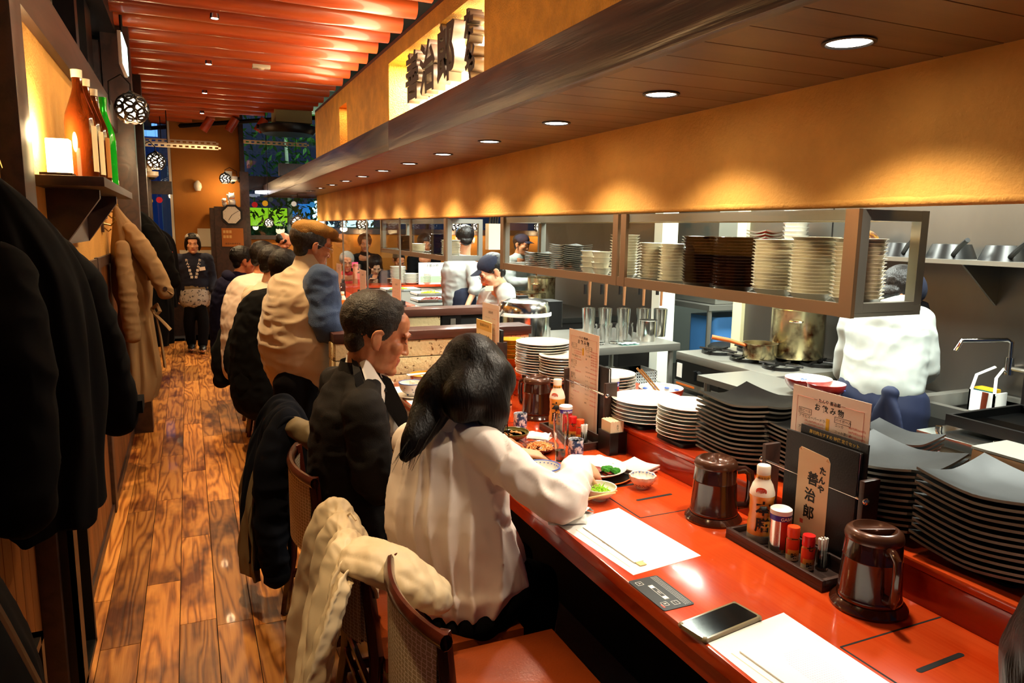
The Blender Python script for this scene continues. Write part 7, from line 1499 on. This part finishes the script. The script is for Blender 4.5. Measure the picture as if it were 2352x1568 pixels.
hang('coat_body', trench, t, [(-.40, 5.15, 1.71, .012, .02), (-.385, 5.16, 1.65, .035, .04), (-.355, 5.18, 1.55, .075, .09), (-.335, 5.20, 1.40, .11, .14), (-.335, 5.2, 1.20, .11, .14), (-.33, 5.2, 1.07, .09, .11), (-.335, 5.2, .85, .11, .14), (-.335, 5.2, .62, .12, .16), (-.35, 5.2, .48, .11, .16)], 5.0, 6, .16)
B = Blob(); B.chain([V(-.33, 5.12, 1.56), V(-.265, 5.06, 1.45), V(-.20, 5.04, 1.32), V(-.145, 5.03, 1.18)], [.045, .058, .052, .046]); B.build('coat_sleeve', trench, t, vox=.007, smooth=3, folds=[(.006, (14, 14, 20), 2)])
B = Blob(); B.chain([V(-.37, 5.02, 1.46), V(-.35, 4.95, 1.18), V(-.34, 4.95, .92)], [.04, .05, .045]); B.build('coat_sleeve', trench, t, vox=.007, smooth=3, folds=[(.006, (14, 14, 20), 4)])
B = Blob(); B.chain([V(-.25, 5.08, 1.50), V(-.215, 5.05, 1.38), V(-.235, 5.06, 1.26)], [(.05, .012), (.07, .012), (.03, .01)], up=V(1, -.6, 0)); B.build('storm_flap', trench, t, vox=.006, smooth=2)
rel(MB().tube([V(-.23, 5.10, 1.07), V(-.20, 5.06, 1.10), V(-.185, 5.05, 1.06), V(-.21, 5.06, 1.03), V(-.23, 5.1, 1.07)], .012, 8).tube([V(-.21, 5.06, 1.05), V(-.19, 5.04, .9), V(-.175, 5.05, .70)], [.014, .02, .022], 8, flat=.4).tube([V(-.22, 5.06, 1.05), V(-.16, 5.03, .98), V(-.13, 5.03, .94)], [.012, .018, .02], 8, flat=.4), 'belt', trench, t)
rel(MB().tube([V(-.155, 5.0, 1.22), V(-.13, 4.995, 1.19), V(-.105, 5.0, 1.17)], .008, 8, flat=.5), 'cuff_strap', trench, t)
rel(MB().lathe([(0, 0), (.013, 0), (.013, .005), (0, .005)], 16), 'button', 'dark_trim', t, Matrix.Translation(V(-.145, 4.985, 1.205)) @ Matrix.Rotation(PI / 2, 4, 'X'))
t = thing('black_coat', 'bulky black coats hanging just beyond the trench coat', 'coat', (-.3, 6.6, .7))
hang('coat_body', blk, t, [(-.41, 6.6, 1.73, .03, .04), (-.37, 6.6, 1.66, .09, .10), (-.32, 6.6, 1.50, .14, .18), (-.30, 6.6, 1.2, .15, .2), (-.30, 6.6, .9, .15, .2), (-.31, 6.6, .62, .14, .19)], 8.0, 6, .16, -.468)
B = Blob(); B.chain([V(-.28, 6.45, 1.54), V(-.19, 6.4, 1.36), V(-.13, 6.4, 1.15)], [.06, .07, .055]); B.build('coat_sleeve', blk, t, vox=.011, folds=[(.01, (12, 12, 12), 2)])
t = thing('dark_coat', 'dark grey coat with red mark hanging behind the black coats', 'coat', (-.25, 7.4, .8))
hang('coat_body', coatd, t, [(-.42, 7.4, 1.66, .03, .05), (-.36, 7.4, 1.58, .10, .12), (-.30, 7.4, 1.45, .17, .16), (-.29, 7.4, 1.15, .18, .18), (-.29, 7.4, .85, .17, .18)], 9.0, 6, .15, -.468)
MB().box((.09, -.20, .50), (.12, -.19, .56)).build('red_mark', 'red_ink', t)

# hair and shoulder of a neighbour cutting into the right frame edge
t = person('dark hair of a person cut off at the lower right frame edge', (0.98, 0.40, 0.0))
T = headT(V(.975, 0.425, 1.09), -80, 10); B = Blob(); head_prims(B, T); B.chain([T.to_translation() + V(-.02, 0, -.05), V(.90, .42, .93)], [.05, .06]); B.chain([V(.86, .40, .88), V(.78, .40, .7), V(.72, .4, .5)], [(.13, .1), (.15, .11), (.15, .12)]); B.build('body', skin2, t, vox=.008)
B = Blob(); B.ell((0, -.02, .03), (.10, .115, .10), T=T, n=20); B.chain([T @ V(-.02, -.03, 0), V(.94, .44, .96), V(.93, .45, .84)], [(.09, .08), (.08, .06), (.05, .03)]); B.build('long_hair', hairlong, t, vox=.008)
B = Blob(); B.chain([V(.86, .40, .87), V(.76, .40, .72), V(.70, .4, .5)], [(.14, .09), (.19, .13), (.19, .14)]); B.chain([V(.8, .23, .86), V(.78, .2, .70)], .055); B.chain([V(.8, .55, .84), V(.78, .57, .70)], .05); B.build('top', blk, t, vox=.012)

# ================================================================ WALL AND CEILING DETAILS
# sign in the niche, raised dark characters
sg = thing('wall_sign', 'raised dark wooden characters in the lit white niche', 'sign', (XF + 0.05, 3.5, 2.2))
dkw = pm('sign_wood', '#3c2c26', 0.5)
for s_, y, z, sz in (('善', 3.72, .14, .25), ('治', 3.46, .14, .25), ('郎', 3.19, .15, .27), ('た', 2.90, .215, .12), ('ん', 2.89, .125, .12), ('や', 2.88, .04, .12)):
    o = put(text(s_, sz, 'character', dkw, depth=.03, bold=.006), sg, (-.01, y - 3.5, z), FACE)
# bottle shelf with lamp and bottles
t = thing('bottle_shelf', 'dark wood shelf on the left wall holding sake bottles', 'shelf', (-.46, 2.8, 1.722))
MB().box((0, 0, 0), (.215, 1.36, .032)).build('shelf_board', 'dark_trim', t, bevel=.002)
MB().prism([(0, 0), (.17, 0), (.17, -.03), (.05, -.20), (0, -.20)], .30, .34, 'y').build('bracket', 'dark_trim', t); MB().prism([(0, 0), (.17, 0), (.17, -.03), (.05, -.20), (0, -.20)], 1.0, 1.04, 'y').build('bracket', 'dark_trim', t)
MB().box((0, .34, -.20), (.05, 1.0, 0)).build('rear_rail', 'dark_trim', t)
sz_ = 1.755
t = thing('shelf_lamp', 'glowing white lamp box on the shelf beside the bottles', 'lamp', (-.385, 2.93, sz_))
MB().box((-.035, -.03, 0.012), (.035, .03, .125)).build('lamp_shade', pm('lamp_glow', '#ffffff', emit='#ffd890', estr=12), t, bevel=.004); MB().box((-.055, -.05, 0), (.04, .04, .012)).build('lamp_base', 'dark_trim', t)
lamp('shelf_light', 'POINT', (-.405, 2.99, 1.90), 13, (1, .72, .36), size=.04)
bgl = pm('brown_glass', '#5a2408', 0.06, trans=.55, ior=1.3); ggl = pm('green_glass', '#18b028', 0.06, trans=.5, ior=1.3, emit='#109018', estr=.15)
def bottle(label, x, y, h, r, mat, cap='cream_ceramic', lab='cream_card'):
    t = thing('sake_bottle', label, 'bottle', (x, y, sz_))
    MB().lathe([(0, 0), (r, 0), (r, .52 * h), (r * .92, .60 * h), (r * .45, .78 * h), (r * .33, .84 * h), (r * .32, .95 * h), (0, .95 * h)], 32).build('glass_body', mat, t)
    MB().lathe([(r * .36, .93 * h), (r * .38, h), (0, h)], 20).build('cap', cap, t)
    if lab: band(t, r + .0008, -.75, .9, .08 * h, .50 * h, lab, 'paper_label')
bottle('tall brown sake bottle with pale label nearest the glowing lamp', -.335, 3.10, .385, .050, bgl); bottle('second brown sake bottle on the left wall shelf', -.33, 3.28, .385, .050, bgl)
bottle('third brown sake bottle just before the green bottle', -.32, 3.44, .375, .048, bgl, lab='orange_plaster'); bottle('slim green glass bottle at the end of the shelf', -.30, 3.60, .37, .040, ggl, cap=ggl, lab=None)
# wall lanterns with lattice shades
blackm = pm('iron', '#241c18', 0.45, metal=.6)
def lantern(label, c, R, mount=None, e=3.2, w=14, cord=None):
    t = thing('lantern', label, 'lantern', c)
    MB().ball((0, 0, 0), (R * .90, R * .90, R * .82), 24).build('glass_globe', pm('globe', '#ffffff', emit='#fff2d8', estr=e), t)
    mb = MB()
    for la, n_, rr, of in ((-.42, 8, .40, 0), (.0, 9, .40, .35), (.42, 8, .36, 0), (.82, 6, .30, .3), (-.80, 6, .26, .3)):
        for k in range(n_):
            a = k * 2 * PI / n_ + of; d = V(math.cos(a) * math.cos(la), math.sin(a) * math.cos(la), math.sin(la)); u = V(-math.sin(a), math.cos(a), 0); v = d.cross(u)
            mb.tube([(d * .93 + (u * math.cos(q * PI / 6) + v * math.sin(q * PI / 6)) * rr).normalized() * R for q in range(13)], R * .075, 5, caps=False)
    tag(mb.build('lattice_shade', blackm, t), kind='stuff')
    MB().lathe([(R * .35, R * .90), (R * .28, R * 1.02), (R * .12, R * 1.15), (0, R * 1.18)], 20).build('top_cap', blackm, t); MB().lathe([(R * .68, -R * .72), (R * .72, -R * .78), (R * .62, -R * .80), (R * .6, -R * .74)], 24, closed=True).build('bottom_ring', blackm, t)
    if mount:
        m_ = Vector(mount) - Vector(c); MB().tube([V(0, 0, R * 1.15), V(0, 0, R * 1.6), m_ * .35 + V(0, 0, R * 2.1), m_ * .85 + V(0, 0, R * 1.5), m_ + V(.02 * (1 if m_.x < 0 else -1), 0, 0)], R * .06, 8).build('arm', blackm, t)
        MB().ball(m_, (R * .22, R * .5, R * .55), 14).build('wall_plate', blackm, t)
    if cord: MB().cyl((0, 0, R * 1.1), (0, 0, cord), .004, 6).build('cord', blackm, t)
    lamp('lantern_light', 'POINT', (0, 0, -R * 1.1), w, WARM, size=R * .7, parent=t)
lantern('nearest lattice globe lantern on the left wall', (-.293, 5.5, 2.343), .098, (-.44, 5.5, 2.36))
lantern('second lattice globe lantern farther along the left wall', (-.288, 9.3, 2.304), .098, (-.44, 9.3, 2.33))
lantern('small globe lantern beside the clock cabinet', (.522, 11.2, 2.251), .075, (.71, 11.3, 2.25), w=8)
for i, (x, lb) in enumerate(((1.016, 'leftmost lantern reflection built before the far window'), (1.40, 'larger lantern reflection built before the far window left of the flat cap'), (2.286, 'lantern hanging above the white-haired diner'), (3.707, 'lantern seen inside the far shelf frame, left of two'), (4.039, 'lantern seen inside the far shelf frame, right of two'), (5.099, 'lantern seen between the two shelf cabinets'))):
    lantern(lb, (x, 10.45, 1.64), (.06, .10)[i == 1] if i < 2 else .085, e=3, w=5, cord=1.3)  # first two stand in for lanterns reflected in the window glass
# clock cabinet
t = thing('clock_cabinet', 'tall dark cabinet with octagonal clock and cork notice panel', 'cabinet', (.36, 11.16, 0))
MB().box((0, 0, 0), (.42, .30, 1.86)).build('cabinet_body', 'dark_trim', t); MB().box((-.06, .02, 0), (0, .28, 1.84)).build('side_panel', 'dark_trim', t)
MB().lathe([(0, 0), (.155, 0), (.155, .02), (0, .02)], 8, Matrix.Translation((.225, 0, 1.745)) @ Matrix.Rotation(PI / 2, 4, 'X') @ Matrix.Rotation(PI / 8, 4, 'Z')).build('clock_frame', 'black_plastic', t)
cf = MB().lathe([(0, 0), (.125, 0), (.125, .005), (0, .005)], 8, Matrix.Translation((.225, -.02, 1.745)) @ Matrix.Rotation(PI / 2, 4, 'X') @ Matrix.Rotation(PI / 8, 4, 'Z')).build('clock_face', pm('clockface', '#c8c0b0', .5), t)
MB().box((.222, -.029, 1.745), (.228, -.026, 1.66), Matrix.Translation((.225, 0, 1.745)) @ Matrix.Rotation(.55, 4, 'Y') @ Matrix.Translation((-.225, 0, -1.745))).box((.223, -.029, 1.745), (.227, -.026, 1.85), Matrix.Translation((.225, 0, 1.745)) @ Matrix.Rotation(1.0, 4, 'Y') @ Matrix.Translation((-.225, 0, -1.745))).build('clock_hands', 'ink', t)
for k in range(12): a = k * PI / 6; MB().box((.222 + .10 * math.sin(a), -.028, 1.742 + .10 * math.cos(a)), (.228 + .10 * math.sin(a), -.026, 1.748 + .10 * math.cos(a))).build('hour_mark', 'ink', t)
MB().box((.08, -.01, 1.30), (.37, 0, 1.56)).build('notice_panel', pm('cork', '#a05c20', .8), t)
for i in range(2):
    for k in range(3): MB().box((.10 + k * .04, -.014, 1.49 - i * .07), (.132 + k * .04, -.01, 1.53 - i * .07)).build('menu_picture', pm('pict', '#c89858', .6), t)
put(text('本日のおすすめ', .03), t, (.225, -.012, 1.34), (PI / 2, 0, 0))
# cat ornaments on the cabinet
for i, (x, s_, lb) in enumerate(((.60, 1.0, 'larger white and orange cat ornament on the clock cabinet'), (.50, .62, 'smaller white cat ornament on the clock cabinet'))):
    t = thing('cat_ornament', lb, 'ornament', (x, 11.28, 1.86)); q = .11 * s_
    B = Blob(); B.ell((x, 11.28, 1.86 + q * .6), (q * .5, q * .4, q * .62)); B.ell((x, 11.26, 1.86 + q * 1.4), (q * .42, q * .36, q * .38))
    for k in (-1, 1): B.chain([(x + k * q * .25, 11.26, 1.86 + q * 1.62), (x + k * q * .3, 11.26, 1.86 + q * 1.88)], [q * .12, q * .05])
    B.chain([(x - q * .4, 11.24, 1.86 + q * .9), (x - q * .55, 11.2, 1.86 + q * 1.5)], q * .13); B.build('ornament_body', 'white_ceramic', t, vox=.007)
    rel(MB().lathe([(q * .34, 0), (q * .37, .008), (q * .34, .016)], 18), 'collar', 'orange', t, Matrix.Translation((x, 11.27, 1.86 + q * 1.05)))
# wall vase, papers, camera domes, cable tracks
t = thing('wall_vase', 'small white wall vase on the orange back wall', 'vase', (.165, 11.44, 2.15)); MB().lathe([(0, -.07), (.035, -.07), (.055, -.02), (.05, .03), (.02, .07), (0, .08)], 20).build('vase_body', 'cream_ceramic', t)
single('wall_paper', MB().box((-.12, 0, -.13), (.12, .004, .13)), 'cream_wall', 'blank pale notice on the orange wall behind the waitress', 'notice', (.25, 11.49, 1.42)); single('wall_paper', MB().box((-.22, 0, -.06), (.2, .004, .06)), 'cream_wall', 'lower pale notice on the wall behind the waitress', 'notice', (.1, 11.488, 1.18))
for c, lb in (((-.375, 10.45, 2.21), 'white dome camera under the left wall end'), ((.62, 11.3, 2.24), 'white dome camera beside the small globe lantern')):
    t = thing('dome_camera', lb, 'camera', c); MB().lathe([(0, .05), (.075, .05), (.075, 0), (.05, -.02), (0, -.02)], 24).build('housing', 'cream_ceramic', t); MB().ball((0, 0, -.02), (.04, .04, .035), 14).build('dome', 'black_plastic', t); MB().box((-.10, -.03, .04), (.0, .03, .12)).build('mount', 'cream_ceramic', t)
def track(label, x0, x1, y, z):
    t = thing('cable_track', label, 'rail', (x0, y, z)); L = x1 - x0; MB().box((0, 0, .035), (L, .03, .05)).build('upper_strip', 'cream_wall', t); MB().box((0, 0, 0), (L, .03, .012)).build('lower_strip', 'cream_wall', t)
    mb = MB(); n = int(L / .07)
    for k in range(n + 1): mb.box((k * L / n, 0, .012), (k * L / n + .03, .03, .035))
    tag(mb.build('perforated_web', 'cream_wall', t), kind='stuff'); MB().cyl((L * .35, .015, .05), (L * .35, .015, .8), .006, 6).build('hanger', 'dark_steel', t)
track('upper perforated cable rail before the tall orange wall', -.62, .41, 10.8, 2.66); track('lower perforated cable rail before the tall orange wall', -.50, .42, 10.4, 2.565); track('perforated cable rail above the far window', .76, 1.6, 10.8, 2.71)
t = thing('ceiling_duct', 'dark round ceiling duct and pale box beyond the red poles', 'duct', (1.2, 9.6, 2.72))
MB().lathe([(0, 0), (.30, 0), (.34, .05), (.34, .10), (0, .12)], 28).build('diffuser', 'dark_steel', t); MB().box((-.15, -.1, .14), (.28, .4, .34)).build('pale_box', pm('acbox', '#a8a070', .6), t); MB().tube([(-.35, .2, .1), (.0, .25, .08), (.45, .3, .14)], .03, 8).build('pipe', 'dark_steel', t)
MB().box((-.05, .6, -.46), (.9, .75, -.30)).build('dark_beam', 'dark_trim', t)
for k, x in enumerate((.45, .75, 1.1)):
    single('pole_stub', MB().tube([(0, 0, 0), (.10, -.02, .16)], .055, 12), 'pole_wood', ('left', 'middle', 'right')[k] + ' cut pole end hanging below the far ceiling edge', 'pole', (x - .2, 10.6 - k * .15, 2.82))
single('ring_light_reflection', MB().lathe([(.30, 0), (.36, 0), (.36, .03), (.30, .03)], 32, closed=True), pm('ring_emit', '#ffffff', emit='#e8f0ff', estr=3), 'lit pale ring fitting reflected high in the far window', 'light', (1.25, 10.9, 2.05))  # glowing ring built in place of a fitting's reflection in the window
# food on the prep table
q0 = V(2.02, 6.75, .86)
for i, (dx, dy, lb, m_) in enumerate(((.05, .2, 'wide tray of sliced pink meat under film', 'beef'), (.25, .9, 'white tray with pale vegetables on the prep table', 'greens'), (.05, 1.5, 'metal tray with greens at the back of the prep table', 'greens'))):
    t = thing('food_tray', lb, 'tray', q0 + V(dx, dy, 0)); MB().box((0, 0, 0), (.42, .3, .006)).box((0, 0, 0), (.42, .006, .03)).box((0, .294, 0), (.42, .3, .03)).box((0, 0, 0), (.006, .3, .03)).box((.414, 0, 0), (.42, .3, .03)).build('tray_body', 'white_plastic', t); o = heap(t, 70, .11, .012, .02, m_, 30 + i, .02, .006); o.location = (.2, .15, 0)
t = plate('oval white plate with dark fish and lemon near the red ledge', 2.95, 8.2, .13, z=.862); heap(t, 20, .05, .01, .02, 'egg', 40, .01, .005)
t = thing('far_table', 'steel side table carrying the white plate with dark fish', 'table', (2.74, 8.0, 0)); MB().box((0, 0, .82), (1.0, .5, .86)).build('table_top', 'steel', t); [MB().cyl((x, .05, 0), (x, .05, .82), .02, 8).build('leg', 'steel', t) for x in (.05, .95)]
stack('plate', pl26, 8, (1.60, 5.35, LZ), .013, 'top plate of the white stack behind the suited man', 'white plate in the stack behind the suited man', seed=150)
t = thing('counter_menu', 'white and green drinks poster standing on the far red ledge', 'menu', (2.62, 8.78, .901)); MB().box((0, 0, 0), (.36, .004, .27)).build('sheet', 'paper', t); MB().box((0.02, -.002, .02), (.34, 0, .10)).build('green_band', pm('palegreen', '#a8c8a0', .7), t); put(text('お飲み物', .04), t, (.18, -.003, .23), (PI / 2, 0, 0))
for k in range(4): put(text('生ビール ハイボール サワー', .018), t, (.18, -.003, .19 - .025 * k), (PI / 2, 0, 0))
t = thing('knife_box', 'white knife holder with black handles on the shelf end', 'holder', (2.13, 5.25, 1.44)); MB().box((0, 0, 0), (.10, .07, .20)).build('holder_body', 'cream_wall', t); [MB().tube([(.02 + .02 * k, .03, .19), (.03 + .02 * k, .03, .27)], .009, 8).build('knife_handle', 'black_plastic', t) for k in range(4)]
t = thing('cutting_bowl', 'white bowl on the second counter near the menus', 'bowl', (1.25, 7.6, CT)); MB().lathe([(0, .0), (.04, 0), (.09, .07), (.085, .07), (.04, .01), (0, .01)], 24).build('bowl_body', 'white_ceramic', t)
towel('crumpled white napkins on the second counter by the standing man', (1.08, 6.0, CT + .001), .18, .22, .04, .4, 33.0, 'napkin')
